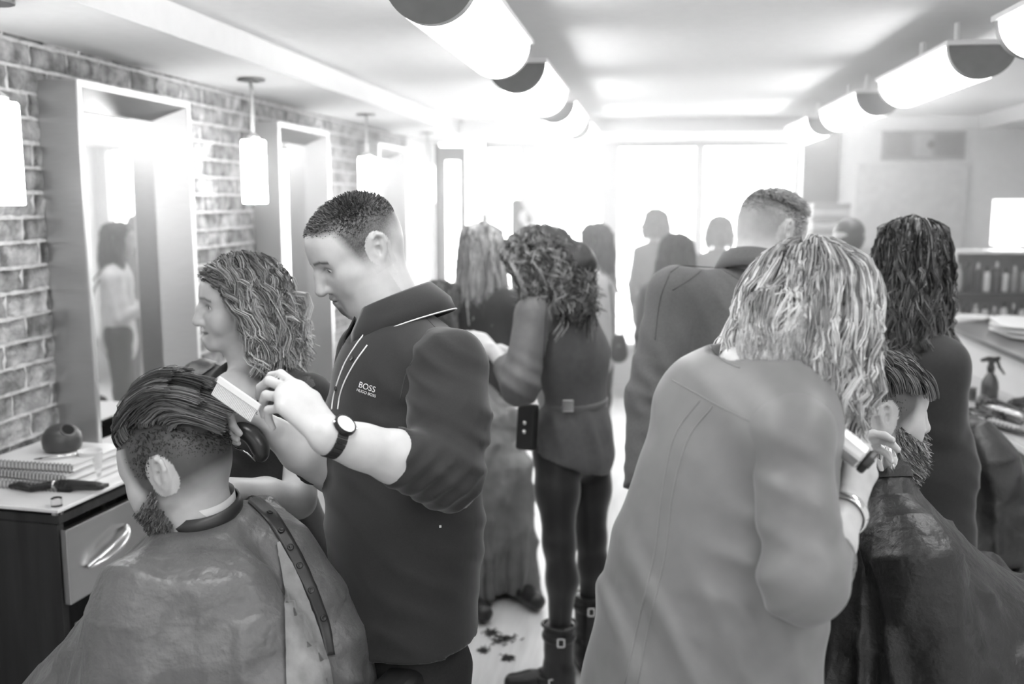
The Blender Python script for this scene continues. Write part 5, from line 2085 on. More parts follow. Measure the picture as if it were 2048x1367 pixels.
lv = hC.l(hv[0])
bm = beard(lv[:, 0], lv[:, 1], lv[:, 2])
ids = np.nonzero(bm > .35)[0]
ids = rng.choice(ids, 2200)
rp = lv[ids] + rng.normal(size=(len(ids), 3)) * .001
G = grow(hC, rp, 4, .0026, lambda r: np.stack([r[:, 0] * 8, .4 + r[:, 1] * 2, -.8 + 0 * r[:, 0]], 1) + rng.normal(size=r.shape) * .3, grav=.1, stiff=.9)
V, Q, C = strands_mesh(G, .0008, .0004, rng.uniform(.04, .2, len(G)), 2)
link('beard', quads_mesh('beard', V, Q, m_hair, True, C), Cc)

# barber chair under him
def salon_chair(x, y, zseat, fdir, label, m_seat, arms=True):
    f = nrm(fdir)
    F = frame(f)
    t = thing('salon_chair', label, 'chair', (x, y, 0), 'salon chairs')
    o = (x, y, 0)
    MB(F, o).box((-.24, -.22, zseat - .10), (.24, .26, zseat)).build('seat', m_seat, t, bevel=.03, seg=3)
    MB(F, o).box((-.22, -.30, zseat + .02), (.22, -.22, zseat + .36)).build('backrest', m_seat, t, bevel=.025, seg=3)
    if arms:
        for sg in (-1, 1):
            a = MB(F, o).tube(smooth_path([(sg * .27, -.24, zseat - .05), (sg * .28, -.22, zseat + .16), (sg * .28, .0, zseat + .19), (sg * .28, .20, zseat + .17), (sg * .27, .22, zseat - .05)]), .014, 10).build('armrest', m_chrome, t, smooth=True)
    MB(F, o).cyl((0, 0, .03), (0, 0, zseat - .1), .04, n=20).build('column', m_chrome, t, smooth=True)
    MB(F, o).lathe([(.29, 0), (.29, .012), (.24, .028), (.05, .04)], (0, 0, 0), 40).build('base', m_chrome, t)
    ft = MB(F, o).tube(smooth_path([(-.17, .20, zseat - .08), (-.17, .40, zseat - .30), (-.16, .48, .22), (.16, .48, .22), (.17, .40, zseat - .30), (.17, .20, zseat - .08)]), .012, 8).build('footrest', m_chrome, t, smooth=True)
    return t


m_seat = gm('black_vinyl', .025, rough=.35)
salon_chair(pel[0] - fC[0] * .08, pel[1] - fC[1] * .08, pel[2] - .13, fC, 'black salon chair under the client with the quiff', m_seat)

zs = pel[2] - .13
cols = [('c', nbC + [0, 0, .06], nbC + [0, 0, -.06], .066, .075), ('c', shl, shr, .075, .075), ('c', shl, ell_, .075, .065), ('c', shr, elr_, .075, .065), ('c', ell_, wl_, .062, .055), ('c', elr_, wr_, .062, .055),
        ('c', nbC + [0, 0, -.15], pel, .15, .18), ('c', pel + sC * .09, knl, .11, .09), ('c', pel - sC * .09, knr, .11, .09), ('c', knl, fl, .085, .06), ('c', knr, fr_, .085, .06), ('c', wl_, wr_, .07, .07),
        ('c', pel - fC * .37 + sC * .22 + [0, 0, .24], pel - fC * .37 - sC * .22 + [0, 0, .24], .075, .075), ('c', pel - fC * .37 + sC * .22 + [0, 0, .0], pel - fC * .37 - sC * .22 + [0, 0, .0], .075, .075), ('c', pel + sC * .28 + [0, 0, .06] - fC * .22, pel + sC * .28 + [0, 0, .06] + fC * .2, .03, .03), ('c', pel - sC * .28 + [0, 0, .06] - fC * .22, pel - sC * .28 + [0, 0, .06] + fC * .2, .03, .03)]
for g in (-.09, .09):
    a_, b_, c_ = nbC - fC * .13 + sC * g + [0, 0, -.075], nbC - fC * .21 + sC * g + [0, 0, -.25], nbC - fC * .25 + sC * g * 1.6 + [0, 0, -.60]
    cols += [('c', a_, b_, .065, .085), ('c', b_, c_, .085, .10)]
    e_ = shl if g > 0 else shr
    cols += [('c', e_ + [0, 0, -.005], a_, .074, .066), ('c', e_ + [0, 0, -.12], b_ * .5 + a_ * .5, .085, .085), ('c', e_ + [0, 0, -.25], b_, .095, .09), ('c', e_ + [0, 0, -.42], c_, .11, .10)]
cols += [('c', nbC + sC * .11 + fC * .05 + [0, 0, -.13], nbC + sC * .17 + fC * .10 + [0, 0, -.52], .095, .13), ('c', shl - fC * .02 + [0, 0, -.04], shl - fC * .06 + sC * .02 + [0, 0, -.5], .072, .12), ('c', nbC + fC * .10 + [0, 0, -.14], nbC + fC * .26 + [0, 0, -.42], .10, .12), ('c', ell_ + sC * .0, ell_ + [0, 0, -.3] + sC * .08 - fC * .03, .062, .10)]
axC = nrm(hC.w((0, -.035, -.03)) - nbC)
TL = frame(fC, axC)
thf = math.atan2(fC[1], fC[0])
rout = lambda t: .80 + .20 * max(0, math.cos(t - math.pi / 2)) + .1 * max(0, -math.cos(t - math.pi / 2))
p, th, s = drape(nbC + axC * .035, cols, .070, rout, seed=2, tilt=TL, steps=140, full=.72)
V, Q, dims = cape_mesh(p, 2)
cape = link('cape', quads_mesh('cape', V, Q, m_cape), None, None)
cape.data.transform(Matrix.Translation(-Vector(nbC)))
cape.location = nbC
sm = cape.modifiers.new('thick', 'SOLIDIFY')
sm.thickness = .0015
tag(cape, 'wrinkled grey nylon cape with snap strip on the client with the quiff', 'cape')
# neck band and strip with snaps, sewn on the cape
ring = p[0]
bd = MB()
rr = [np.vstack([ring, ring[:1]])]
u_ = (ring - (nbC + axC * .035))
u_ /= np.linalg.norm(u_, axis=1)[:, None]
Vb = np.concatenate([ring + u_ * .004 - axC * .012, ring + u_ * .005 + axC * .006, ring - u_ * .002 + axC * .022])
n = len(ring)
Fb = [(k * n + i, k * n + (i + 1) % n, (k + 1) * n + (i + 1) % n, (k + 1) * n + i) for k in range(2) for i in range(n)]
bd.add(Vb, Fb)
o = bd.build('neck_band', m_strip, cape, smooth=True)
o.modifiers.new('thick', 'SOLIDIFY').thickness = .003
tC = bvh(V, Q)
Vp, Qp = strip(tC, [(484, 992, 9), (505, 1000, 11), (540, 1032, 13), (565, 1068, 13), (585, 1102, 13), (606, 1145, 13), (628, 1195, 12), (648, 1250, 11), (660, 1310, 9)], .004)
if len(Qp):
    o = link('snap_strip', quads_mesh('snap_strip', Vp, Qp, m_strip), cape)
    o.modifiers.new('thick', 'SOLIDIFY').thickness = .0015
for x, y in ((538, 1029), (561, 1063), (580, 1096), (598, 1131), (622, 1180), (645, 1235)):
    q, nn = cast(tC, x, y, .005)
    if q is not None:
        MB(frame(np.cross(nn, UP), nn), q).lathe([(.0065, 0), (.0065, .002), (.004, .003), (.003, .0015), (.0005, .0015)], (0, 0, 0), 14).build('snap', m_black, cape, smooth=True)
Vp, Qp = strip(tC, [(556, 1085, 3), (572, 1130, 12), (588, 1190, 24), (600, 1260, 34), (612, 1340, 42), (620, 1420, 46)], .007)
if len(Qp):
    link('lining_flap', quads_mesh('lining_flap', Vp, Qp, m_lining), cape)
# paper neck strip
o = Blob()
Vn = np.concatenate([ring - u_ * .006 - axC * .01, ring - u_ * .010 + axC * .035])
bd = MB()
bd.add(Vn, [(i, (i + 1) % n, n + (i + 1) % n, n + i) for i in range(n)])
o = bd.build('neck_strip', m_paper, cape, smooth=True)

# ------------------------------------------------------------------ tall man in grey shirt, seen from behind
m_shirt = gm('grey_cotton', .105, rough=.85, var=.08, scale=150, bump=.2, bscale=600, sheen=.15, bdist=.001)
q0 = P(1400, 1100, 2.9)
D = person('tall man in grey shirt with cropped fair hair, seen from behind', q0[0], q0[1])
nbD = P(1512, 560, 2.93)
fD = np.array([.42, .90, 0])
sD = np.array([.90, -.42, 0])                      # towards his right
hD = Head(P(1541, 466, 2.97), (.70, .58, -.38), size=1.04, neck=nbD + [-.02, 0, -.05], neck_r=.068, jaw=1.05, roll=-4)


def crop_D(x, y, z):
    return np.clip((z + .055 + .2 * np.minimum(y, 0) - 1.0 * np.maximum(y - .015, 0)) / .07, 0, 1) * np.clip((.06 - y) / .02, 0, 1) * no_ear(x, y, z)


def paint_D(x, y, z, col):
    hl = crop_D(x, y, z)
    return col * (1 - .50 * hl - .12 * hl * (z > .05)) * (1 - .72 * beard(x, y, z))


hv = hD.mesh(.0045, paint_D)
shl = P(1352, 590, 2.86)
shr = P(1580, 690, 2.78)
ell_, wll = P(1296, 800, 2.80), P(1283, 985, 2.72)
elr_, wrr_ = P(1690, 880, 2.75), P(1720, 800, 2.95)
b = Blob()
b.chain([shl, ell_, wll], [.05, .042, .03], k=.02)
hand(b, wll, wll - ell_, sD, fD, [(.3, .4, .3)] * 4)
b.chain([shr, elr_, wrr_], [.05, .042, .03], k=.02)
hand(b, wrr_, wrr_ - elr_, -UP, UP, [(.5, .6, .3)] * 4)
arms = b.nets(.007)
pel = P(1400, 1010, 2.92)
lg = [([pel + sD * .1, pel + sD * .1 + [0, 0, -.45], pel + sD * .1 + [0, 0, -pel[2] + .08]], [.075, .055, .04]), ([pel - sD * .1, pel - sD * .1 + [0, 0, -.45], pel - sD * .1 + [0, 0, -pel[2] + .08]], [.075, .055, .04])]
V, Q, col = join([hv, (*arms, None), trunk(nbD + [0, 0, -.05], pel, lg, .12, fD, .65)])
link('body', quads_mesh('body', V, Q, m_skin, True, col), D)
hD.eyes(D)
b = Blob()
cD = P(1452, 690, 2.90)
b.fchain([cD, P(1420, 850, 2.9), P(1400, 1000, 2.92), P(1400, 1120, 2.94)], [.20, .205, .19, .185], fD, .66, k=.06)
b.cap(nbD + [-.02, 0, -.055], shl, .07, .075, k=.06)
b.cap(nbD + [-.02, 0, -.055], shr, .07, .075, k=.06)
b.chain([shl, ell_], [.078, .063], k=.04)
b.sleeve(ell_, wll + (ell_ - wll) * .05, .060, .048, k=.02)
b.chain([shr, elr_], [.078, .063], k=.04)
b.sleeve(elr_, wrr_, .060, .048, k=.02)
b.warp(masked(waves([(.014, RT * 78 + UP * 40, RT * 14 + UP * 12, .9, .2)]), P(1440, 720, 2.75), .30))
b.warp(masked(waves([(.012, UP * 120 + RT * 40, RT * 28 + UP * 12, .8, .7)]), P(1285, 900, 2.75), .22))
b.warp(masked(waves([(.006, RT * 110 + UP * 90, UP * 25, .8, 1.9)]), P(1500, 560, 2.8), .14))
V, Q = b.nets(.0095)
sh_ = link('shirt', quads_mesh('shirt', V, Q, m_shirt), D, label='grey cotton shirt with back yoke')
tD = bvh(V, Q)
axn = nrm(hD.w((0, -.035, -.05)) - nbD)
collar(nbD + axn * .075 + [-.012, 0, 0], axn, fD + RT * .3, .080, .112, .058, .35, 'collar', m_shirt, sh_, drop=.02)
for px_ in ([(1340, 545), (1380, 520), (1420, 524), (1480, 560), (1540, 585), (1570, 620)], [(1420, 524), (1385, 555), (1345, 580)], [(1340, 545), (1320, 600), (1310, 680)]):
    seam(tD, px_, .0014, .0003).build('stitching', m_dark, sh_, smooth=True)
b = Blob()
b.fcap(pel + [0, 0, .05], pel + [0, 0, -.06], .15, .155, fD, .72, k=.04)
for pts, rs in lg:
    b.chain(pts, [.09, .075, .06], k=.05)
V, Q = b.nets(.013)
link('trousers', quads_mesh('trousers', V, Q, m_jean), D)
for pts, rs in lg:
    a = pts[-1]
    V, Q = Blob().chain([a * [1, 1, 0] + [0, 0, .05], a * [1, 1, 0] + [0, 0, .045] + fD * .17], [.048, .04], k=.02).cut((0, 0, .002), (0, 0, -1)).nets(.012)
    link('shoe', quads_mesh('shoe', V, Q, m_black), D)
rng = np.random.default_rng(21)
pts = scalp_points(hD, 3800, lambda x, y, z: (rng.uniform(0, 1, len(x)) < crop_D(x, y, z)), rng, pad=.0005)
nl = (pts - [0, -.010, .04]) / np.array([.0775, .100, .0765]) ** 2
nl /= np.linalg.norm(nl, axis=1)[:, None]
top_ = np.clip((pts[:, 2] - .07) / .03, 0, 1) * np.clip((pts[:, 0] + .03) / .03, 0, 1)
G = grow(hD, pts, 5, .0018 + .009 * top_, lambda r: nl * (.5 - .25 * top_)[:, None] + np.stack([.9 * top_, -.3 + .2 * top_, -.5 + .5 * top_], 1) + rng.normal(size=r.shape) * (.2 - .13 * top_)[:, None], grav=.2, stiff=.8, cols=skull(hD, .004), eps=.003)
V, Q, C = strands_mesh(G, .001, .0005, rng.uniform(.34, .62, len(G)), 2)
link('hair', quads_mesh('hair', V, Q, m_hair, True, C), D, label='cropped fair hair with longer top')
lv = hD.l(hv[0])
ids = np.nonzero(beard(lv[:, 0], lv[:, 1], lv[:, 2]) > .35)[0]
rp = lv[rng.choice(ids, 1200)]
G = grow(hD, rp, 4, .004, lambda r: np.stack([r[:, 0] * 8, .4 + r[:, 1] * 2, -.8 + 0 * r[:, 0]], 1) + rng.normal(size=r.shape) * .3, grav=.1, stiff=.9)
V, Q, C = strands_mesh(G, .001, .0005, rng.uniform(.03, .12, len(G)), 2)
link('beard', quads_mesh('beard', V, Q, m_hair, True, C), D)

# ------------------------------------------------------------------ dark-haired woman in black
m_blk = gm('black_jersey', .022, rough=.8, var=.12, scale=120, sheen=.25)
q0 = P(1830, 950, 2.85)
Fw_ = person('woman in black with long wavy dark hair, seen from behind', q0[0], q0[1])
nbF = P(1832, 672, 2.80)
fF = np.array([.30, .95, 0])
sF = np.array([.95, -.30, 0])
hF = Head(P(1822, 528, 2.84), (.42, .86, -.22), size=.98, female=True, neck=nbF + [0, 0, -.03], neck_r=.048)
hv = hF.mesh(.006)
shl, shr = nbF - sF * .155 + [0, 0, -.045], P(1888, 725, 2.76)
elr_, wrr_ = P(1880, 862, 2.78), P(1850, 800, 3.02)
ell_, wll = shl + fF * .04 - sF * .04 + [0, 0, -.25], nbF + fF * .30 + [0, 0, -.22]
b = Blob()
b.chain([shr, elr_, wrr_], [.045, .036, .025], k=.02)
hand(b, wrr_, wrr_ - elr_, -UP, -sF, [(.5, .6, .3)] * 4, scale=.9)
b.chain([shl, ell_, wll], [.045, .036, .025], k=.02)
hand(b, wll, wll - ell_, -UP, sF, [(.5, .6, .3)] * 4, scale=.9)
arms = b.nets(.008)
pel = P(1828, 930, 2.88)
lg = [([pel + sF * .08, pel + sF * .08 + [0, 0, -.45], pel + sF * .08 + [0, 0, -pel[2] + .08]], [.07, .05, .035]), ([pel - sF * .08, pel - sF * .08 + [0, 0, -.45], pel - sF * .08 + [0, 0, -pel[2] + .08]], [.07, .05, .035])]
V, Q, col = join([hv, (*arms, None), trunk(nbF + [0, 0, -.05], pel, lg, .09, fF, .72, (shl, shr))])
link('body', quads_mesh('body', V, Q, m_skin, True, col), Fw_)
b = Blob()
b.fchain([nbF + [0, 0, -.13], P(1830, 850, 2.85), pel, pel + [0, 0, -.22], pel + [0, 0, -.42]], [.145, .125, .160, .165, .13], fF, .72, k=.05)
b.cap(nbF + [0, 0, -.04], shl, .05, .055, k=.05)
b.cap(nbF + [0, 0, -.04], shr, .05, .055, k=.05)
b.chain([shr, elr_], [.058, .050], k=.03)
b.sleeve(elr_, elr_ + (wrr_ - elr_) * .5, .050, .042, k=.02)
b.chain([shl, ell_], [.058, .050], k=.03)
b.sleeve(ell_, ell_ + (wll - ell_) * .5, .050, .042, k=.02)
b.warp(masked(waves([(.006, UP * 100 + RT * 60, RT * 24, .8, .2)]), P(1850, 950, 2.8), .25))
V, Q = b.nets(.009)
link('dress', quads_mesh('dress', V, Q, m_blk), Fw_, label='close-fitting black dress')
for pts, rs in lg:
    a = pts[-1]
    V, Q = Blob().chain([pts[1], a * [1, 1, 0] + [0, 0, .08]], [.055, .04], k=.02).chain([a * [1, 1, 0] + [0, 0, .05], a * [1, 1, 0] + [0, 0, .04] + fF * .15], [.042, .033], k=.02).cut((0, 0, .002), (0, 0, -1)).nets(.011)
    link('boot', quads_mesh('boot', V, Q, m_black), Fw_)
rng = np.random.default_rng(31)
longmask = lambda x, y, z: (z > .02 + .9 * np.maximum(y - .02, 0)) & (y < .08) | (z > -.03) & (y < -.01)
roots = scalp_points(hF, 400, longmask, rng)
cols = skull(hF, .004) + [('c', nbF + [0, 0, .1], nbF + [0, 0, -.3], .05, .10), ('c', nbF + [0, 0, -.04], shl, .06, .06), ('c', nbF + [0, 0, -.04], shr, .06, .06)]
G = guides(hF, roots, [(.084, .100, .080), (.094, .112, .01), (.098, .118, -.07), (.092, .125, -.16), (.085, .130, -.27)], 17, azmin=75, rng=rng, tip_jit=.035, lead=-.004)
S = locks(G, 15, .010, .7, rng, wave=.003, freq=48, curl=.011, cols=cols, eps=.003, start=.40, fuzz=.005, coh=25)
C = (np.repeat(rng.uniform(.02, .09, len(G)), 15) * rng.uniform(.6, 1.5, len(S)))[:, None] * (1 + 1.4 * np.linspace(0, 1, 17)[None] ** 2)
V, Q, C = strands_mesh(S, .0011, .0006, C, 2)
Vc, Qc = Blob().ell(hF.w((0, -.012, .040)), np.array([.081, .100, .080]), hF.R).cap(hF.w((0, -.055, .0)), nbF + [0, 0, -.02] - fF * .07, .066, .03, k=.04).nets(.007)
V, Q, C = join([(V, Q, C), (Vc, Qc, np.full(len(Vc), .03))])
link('hair', quads_mesh('hair', V, Q, m_hair, True, C), Fw_, label='long dark wavy hair')


# ------------------------------------------------------------------ caped clients
def caped_client(label, nb, fwd, head, mat, cape_label, chair_label, rout, zseat=None, seed=3, paint=None, hres=.0029, reach=.27, steps=110, armz=.0):
    f = nrm(fwd)
    sd = np.cross((0, 0, 1), f)                    # his left
    pel = nb - f * .02 + [0, 0, -.52]
    Pn = person(label, pel[0], pel[1])
    hv = head.mesh(hres, paint)
    sl, sr = nb + sd * .18 + [0, 0, -.075], nb - sd * .18 + [0, 0, -.075]
    J = []
    b = Blob()
    for s_, g in ((sl, 1), (sr, -1)):
        e_ = s_ + f * .07 + sd * .05 * g + [0, 0, -.26]
        w_ = e_ + f * reach - sd * .06 * g + [0, 0, .03 + armz]
        v_ = e_ + (w_ - e_) * .5 - sd * .05 * g                # hands folded in the lap
        b.chain([s_, e_, v_], [.055, .045, .03], k=.03)
        hand(b, v_, v_ - e_ - sd * .1 * g, (0, 0, -1), -sd * g, [(.6, .8, .5)] * 4, scale=.9)
        J.append((s_, e_, w_))
    arms = b.nets(.009)
    kn = [pel + f * .46 + sd * .13 * g + [0, 0, .02] for g in (1, -1)]
    ft = [k + f * .08 + [0, 0, -k[2] + .07] for k in kn]
    V, Q, col = join([hv, (*arms, None), trunk(nb + [0, 0, -.04], pel, [([pel + sd * .09 * g, k, a], [.085, .06, .04]) for g, k, a in zip((1, -1), kn, ft)], .12, f, .75, (sl, sr))])
    link('body', quads_mesh('body', V, Q, m_skin, True, col), Pn)
    b = Blob()
    b.fcap(pel + [0, 0, .12], pel, .16, .17, f, .8, k=.04)
    for g, k, a in zip((1, -1), kn, ft):
        b.chain([pel + sd * .09 * g, k, a + [0, 0, .03]], [.095, .075, .055], k=.04)
    V, Q = b.nets(.013)
    link('trousers', quads_mesh('trousers', V, Q, m_jean), Pn)
    for a in ft:
        V, Q = Blob().chain([a * [1, 1, 0] + [0, 0, .05], a * [1, 1, 0] + [0, 0, .045] + f * .15], [.048, .04], k=.02).cut((0, 0, .002), (0, 0, -1)).nets(.012)
        link('shoe', quads_mesh('shoe', V, Q, m_black), Pn)
    salon_chair(pel[0], pel[1], pel[2] - .13, f, chair_label, m_seat)
    cols = [('c', nb + [0, 0, .06], nb + [0, 0, -.06], .066, .075), ('c', sl, sr, .075, .075), ('c', nb + [0, 0, -.15], pel, .15, .18)]
    for (s_, e_, w_), k, a, g in zip(J, kn, ft, (1, -1)):
        cols += [('c', s_, e_, .075, .065), ('c', e_, w_, .062, .06), ('c', pel + sd * .09 * g, k, .11, .09), ('c', k, a, .085, .06), ('c', pel + sd * .28 * g + [0, 0, .05] - f * .22, pel + sd * .28 * g + [0, 0, .05] + f * .2, .03, .03)]
    cols += [('c', J[0][2], J[1][2], .07, .07), ('c', pel - f * .26 + sd * .22 + [0, 0, .2], pel - f * .26 - sd * .22 + [0, 0, .2], .07, .07)]
    ax = nrm(head.w((0, -.035, -.03)) - nb)
    p, th, s = drape(nb + ax * .035, cols, .070, rout, seed=seed, tilt=frame(f, ax), steps=steps)
    V, Q, dims = cape_mesh(p, 2)
    cp = link('cape', quads_mesh('cape', V, Q, mat), None, nb)
    cp.modifiers.new('thick', 'SOLIDIFY').thickness = .0015
    tag(cp, cape_label, 'cape')
    ring = p[0]
    u_ = ring - (nb + ax * .035)
    u_ /= np.linalg.norm(u_, axis=1)[:, None]
    n = len(ring)
    bd = MB()
    bd.add(np.concatenate([ring + u_ * .004 - ax * .012, ring + u_ * .005 + ax * .006, ring - u_ * .002 + ax * .02]), [(k * n + i, k * n + (i + 1) % n, (k + 1) * n + (i + 1) % n, (k + 1) * n + i) for k in range(2) for i in range(n)])
    bd.build('neck_band', mat, cp, smooth=True)
    return Pn, cp, hv, V, Q


m_capeG = gm('black_nylon_cape', .020, rough=.45, var=.15, scale=14, bump=.8, bscale=22, bdist=.012)
nbG = P(1745, 985, 2.12)
fG = np.array([.965, .26, 0])
hG = Head(P(1785, 838, 2.10) + .075 * np.array([-.2, .976, 0]), (.965, .24, -.06), size=1.02, neck=nbG + [0, 0, -.03], neck_r=.060, nose=1.05, eye_open=.0045)


def fade_G(x, y, z):
    return np.clip((z + .06 + .2 * np.minimum(y, 0) - 1.2 * np.maximum(y - .012, 0)) / .05, 0, 1) * np.clip((.060 + .1 * (z - .02) - y) / .02, 0, 1) * no_ear(x, y, z)


def paint_G(x, y, z, col):
    return col * (1 - .80 * fade_G(x, y, z)) * (1 - .62 * beard(x, y, z))


Gp, capeG, hv, Vg, Qg = caped_client('bearded client with side-swept fringe in black cape', nbG, fG, hG, m_capeG, 'matte black cape on the bearded client beside the blonde woman', 'black salon chair under the bearded client',
                             lambda t: .80 + .30 * max(0, math.cos(t - math.pi / 2)) - .22 * max(0, math.cos(t + .6)), seed=6, paint=paint_G, reach=.30)
hG.eyes(Gp)
rng = np.random.default_rng(41)
pts = scalp_points(hG, 3000, lambda x, y, z: (rng.uniform(0, 1, len(x)) < fade_G(x, y, z) ** 1.3) & (z < .09), rng, pad=.0005)
nl = (pts - [0, -.010, .04]) / np.array([.0775, .100, .0765]) ** 2
nl /= np.linalg.norm(nl, axis=1)[:, None]
G = grow(hG, pts, 4, .0026, lambda r: nl * .6 + np.array([0, -.4, -.7]) + rng.normal(size=r.shape) * .25, grav=.1, stiff=.9)
s1 = strands_mesh(G, .0009, .0004, rng.uniform(.03, .12, len(G)), 2)
roots = scalp_points(hG, 190, lambda x, y, z: (z > .080) & (np.abs(x) < .062) & (y < .070) & (y > -.085), rng)
d = np.stack([.55 + roots[:, 0] * 4, .75 + 0 * roots[:, 0], .35 + 0 * roots[:, 0]], 1)
G = grow(hG, roots, 14, .0047 * rng.uniform(.85, 1.1, len(roots)), lambda r: d, grav=.34, stiff=.80, cols=skull(hG, .007), eps=.003)
S = locks(G, 28, .009, .8, rng, wave=.001, start=.3, fuzz=.0012)
s2 = strands_mesh(S, .0007, .0004, np.repeat(rng.uniform(.03, .16, len(G)), 28) * rng.uniform(.7, 1.4, len(S)), 2)
bv = Blob().ell(hG.w((0, -.008, .046)), np.array([.078, .096, .078]) * hG.k, hG.R).cut(hG.w((0, 0, .068)), -hG.R[:, 2] + hG.R[:, 1] * .25).nets(.006)
V, Q, C = join([s1, s2, (*bv, np.full(len(bv[0]), .05))])
link('hair', quads_mesh('hair', V, Q, m_hair, True, C), Gp, label='brown hair combed to a side fringe')
lv = hG.l(hv[0])
ids = np.nonzero(beard(lv[:, 0], lv[:, 1], lv[:, 2]) > .3)[0]
rp = lv[rng.choice(ids, 4200)] + rng.normal(size=(4200, 3)) * .0012
ln = .003 + .0075 * np.clip((-.03 - rp[:, 2]) / .06, 0, 1)
G = grow(hG, rp, 5, ln, lambda r: np.stack([r[:, 0] * 6, .35 + r[:, 1] * 3, -.9 + 0 * r[:, 0]], 1) + rng.normal(size=r.shape) * .35, grav=.15, stiff=.9)
V, Q, C = strands_mesh(G, .0009, .0004, rng.uniform(.05, .34, len(G)), 2)
link('beard', quads_mesh('beard', V, Q, m_hair, True, C), Gp, label='full brown beard')
# tissue strip at his neck
rng = np.random.default_rng(8)
c = P(1775, 920, 1.98)
b = MB()
V_, F_ = [], []
for i in range(14):
    x = i / 13
    base = P(1728 + 62 * x, 905 + 26 * x, 2.0 - .03 * math.sin(i * 1.9))
    for j in range(4):
        V_.append(base + UP * (.030 - .014 * j + .006 * math.sin(i * 2.3 + j)) - FW * (.004 * math.cos(i * 1.7 + j * 2)) + RT * .004 * math.sin(j + i))
for i in range(13):
    for j in range(3):
        F_.append((i * 4 + j, i * 4 + j + 1, (i + 1) * 4 + j + 1, (i + 1) * 4 + j))
b.add(V_, F_)
o = b.build('tissue_strip', m_paper, smooth=True)
o.modifiers.new('thick', 'SOLIDIFY').thickness = .0012
tag(o, 'crumpled white tissue strip at the neck of the bearded client', 'tissue')

m_capeH = gm('slate_nylon_cape', .045, rough=.42, var=.15, scale=14, bump=.5, bscale=24, bdist=.012)
nbH = P(1872, 830, 3.22)
fH = np.array([.75, .66, 0])
hH = Head(P(1868, 735, 3.26), (.9, .42, -.1), size=1.0, neck=nbH + [0, 0, -.03], neck_r=.055)
Hp, capeH, hv, V, Q = caped_client('seated client in slate cape mostly hidden by the woman in black', nbH, fH, hH, m_capeH, 'slate grey cape beyond the woman in black', 'black salon chair beyond the woman in black', lambda t: .78 + .1 * max(0, math.cos(t - math.pi / 2)), seed=9,
                                 paint=lambda x, y, z, c: c * (1 - .9 * fade_G(x, y, z)), hres=.009)
bv = Blob().ell(hH.w((0, -.015, .05)), np.array([.082, .100, .088]), hH.R).cut(hH.w((0, .03, .0)), hH.R[:, 1] * .8 - hH.R[:, 2] * .6).nets(.008)
link('hair', quads_mesh('hair', *bv, m_hair, True, np.full(len(bv[0]), .05)), Hp)

# ------------------------------------------------------------------ blonde woman with the clipper, seen from behind
m_blouse = gm('pale_satin', .165, rough=.5, var=.05, scale=30, sheen=.2, bump=.15, bscale=500, bdist=.001)
q0 = P(1440, 1200, 1.6)
E_ = person('blonde woman in pale grey satin blouse holding a clipper, seen from behind', q0[0], q0[1])
nbE = P(1545, 735, 1.58)
fE = np.array([.50, .87, 0])
sE = np.array([.87, -.50, 0])
hE = Head(P(1622, 640, 1.66), (.58, .66, -.48), size=.98, female=True, neck=nbE + [-.01, 0, -.04], neck_r=.050, chest=[(nbE + [0, 0, -.03], P(1490, 745, 1.60), .050, .048)])
hv = hE.mesh(.005)
shl, shr = P(1402, 803, 1.66), P(1580, 865, 1.48)
elr_, wrr_ = P(1608, 1165, 1.43), P(1700, 1010, 1.57)
b = Blob()
b.chain([elr_, elr_ * .5 + wrr_ * .5, wrr_], [.042, .038, .026], k=.02)
dE = nrm(P(1715, 915, 1.60) - P(1697, 1010, 1.58))
tipsE = hand(b, wrr_, dE, -RT * .55 + FW * .75, RT * .6 + UP * .3 - FW * .3, [(.9, .9, .5), (1.0, 1.0, .5), (1.1, 1.0, .6), (1.2, 1.1, .6)], spread=.05, scale=.92,
             tdir=(RT * .5 + UP * .8, UP * .9 - RT * .3 + FW * .2, UP * .5 - RT * .8))
armR = b.nets(.0034)
b = Blob()
ell_, wll = P(1480, 1150, 1.95), P(1640, 945, 1.92)
b.chain([shl, ell_, wll], [.045, .04, .026], k=.02)
hand(b, wll, nrm(P(1700, 905, 1.92) - wll), -UP * .5 - FW * .6, UP, [(.4, .6, .4), (.5, .7, .4), (.6, .8, .4), (.7, .8, .4)], scale=.92)
armL = b.nets(.004)
pel = P(1420, 1290, 1.66)
lg = [([pel + sE * .085, pel + sE * .085 + [0, 0, -.4], pel + sE * .085 + [0, 0, -pel[2] + .08]], [.075, .055, .035]), ([pel - sE * .085, pel - sE * .085 + [0, 0, -.4], pel - sE * .085 + [0, 0, -pel[2] + .08]], [.075, .055, .035])]
V, Q, col = join([hv, (*armR, None), (*armL, None), trunk(nbE + [0, 0, -.06], pel, lg, .10, fE, .7)])
link('body', quads_mesh('body', V, Q, m_skin, True, col), E_)
b = Blob()
b.fchain([P(1500, 850, 1.60), P(1460, 1000, 1.61), P(1425, 1180, 1.63), P(1395, 1420, 1.66), P(1390, 1560, 1.70)], [.145, .150, .172, .195, .20], fE, .74, k=.06)
b.cap(nbE + [0, 0, -.065], shl, .055, .06, k=.06)
b.cap(nbE + [0, 0, -.075], shr, .055, .062, k=.06)
b.chain([shl, ell_], [.062, .055], k=.03)
b.sleeve(ell_, ell_ + (wll - ell_) * .4, .055, .045, k=.02)
b.ell(nbE + [0, 0, .055] - sE * .025, (.080, .070, .080), k=.008, op='s')
b.warp(masked(waves([(.014, RT * 66 + UP * 22, UP * 16 + RT * 9, 1.3, .9)]), P(1330, 1250, 1.55), .34))
b.warp(masked(waves([(.012, UP * 70 + RT * 60, RT * 30 - UP * 18, 1.4, .3)]), P(1520, 1120, 1.5), .15))
b.cut(P(1400, 1520, 1.68), (0, 0, -1))
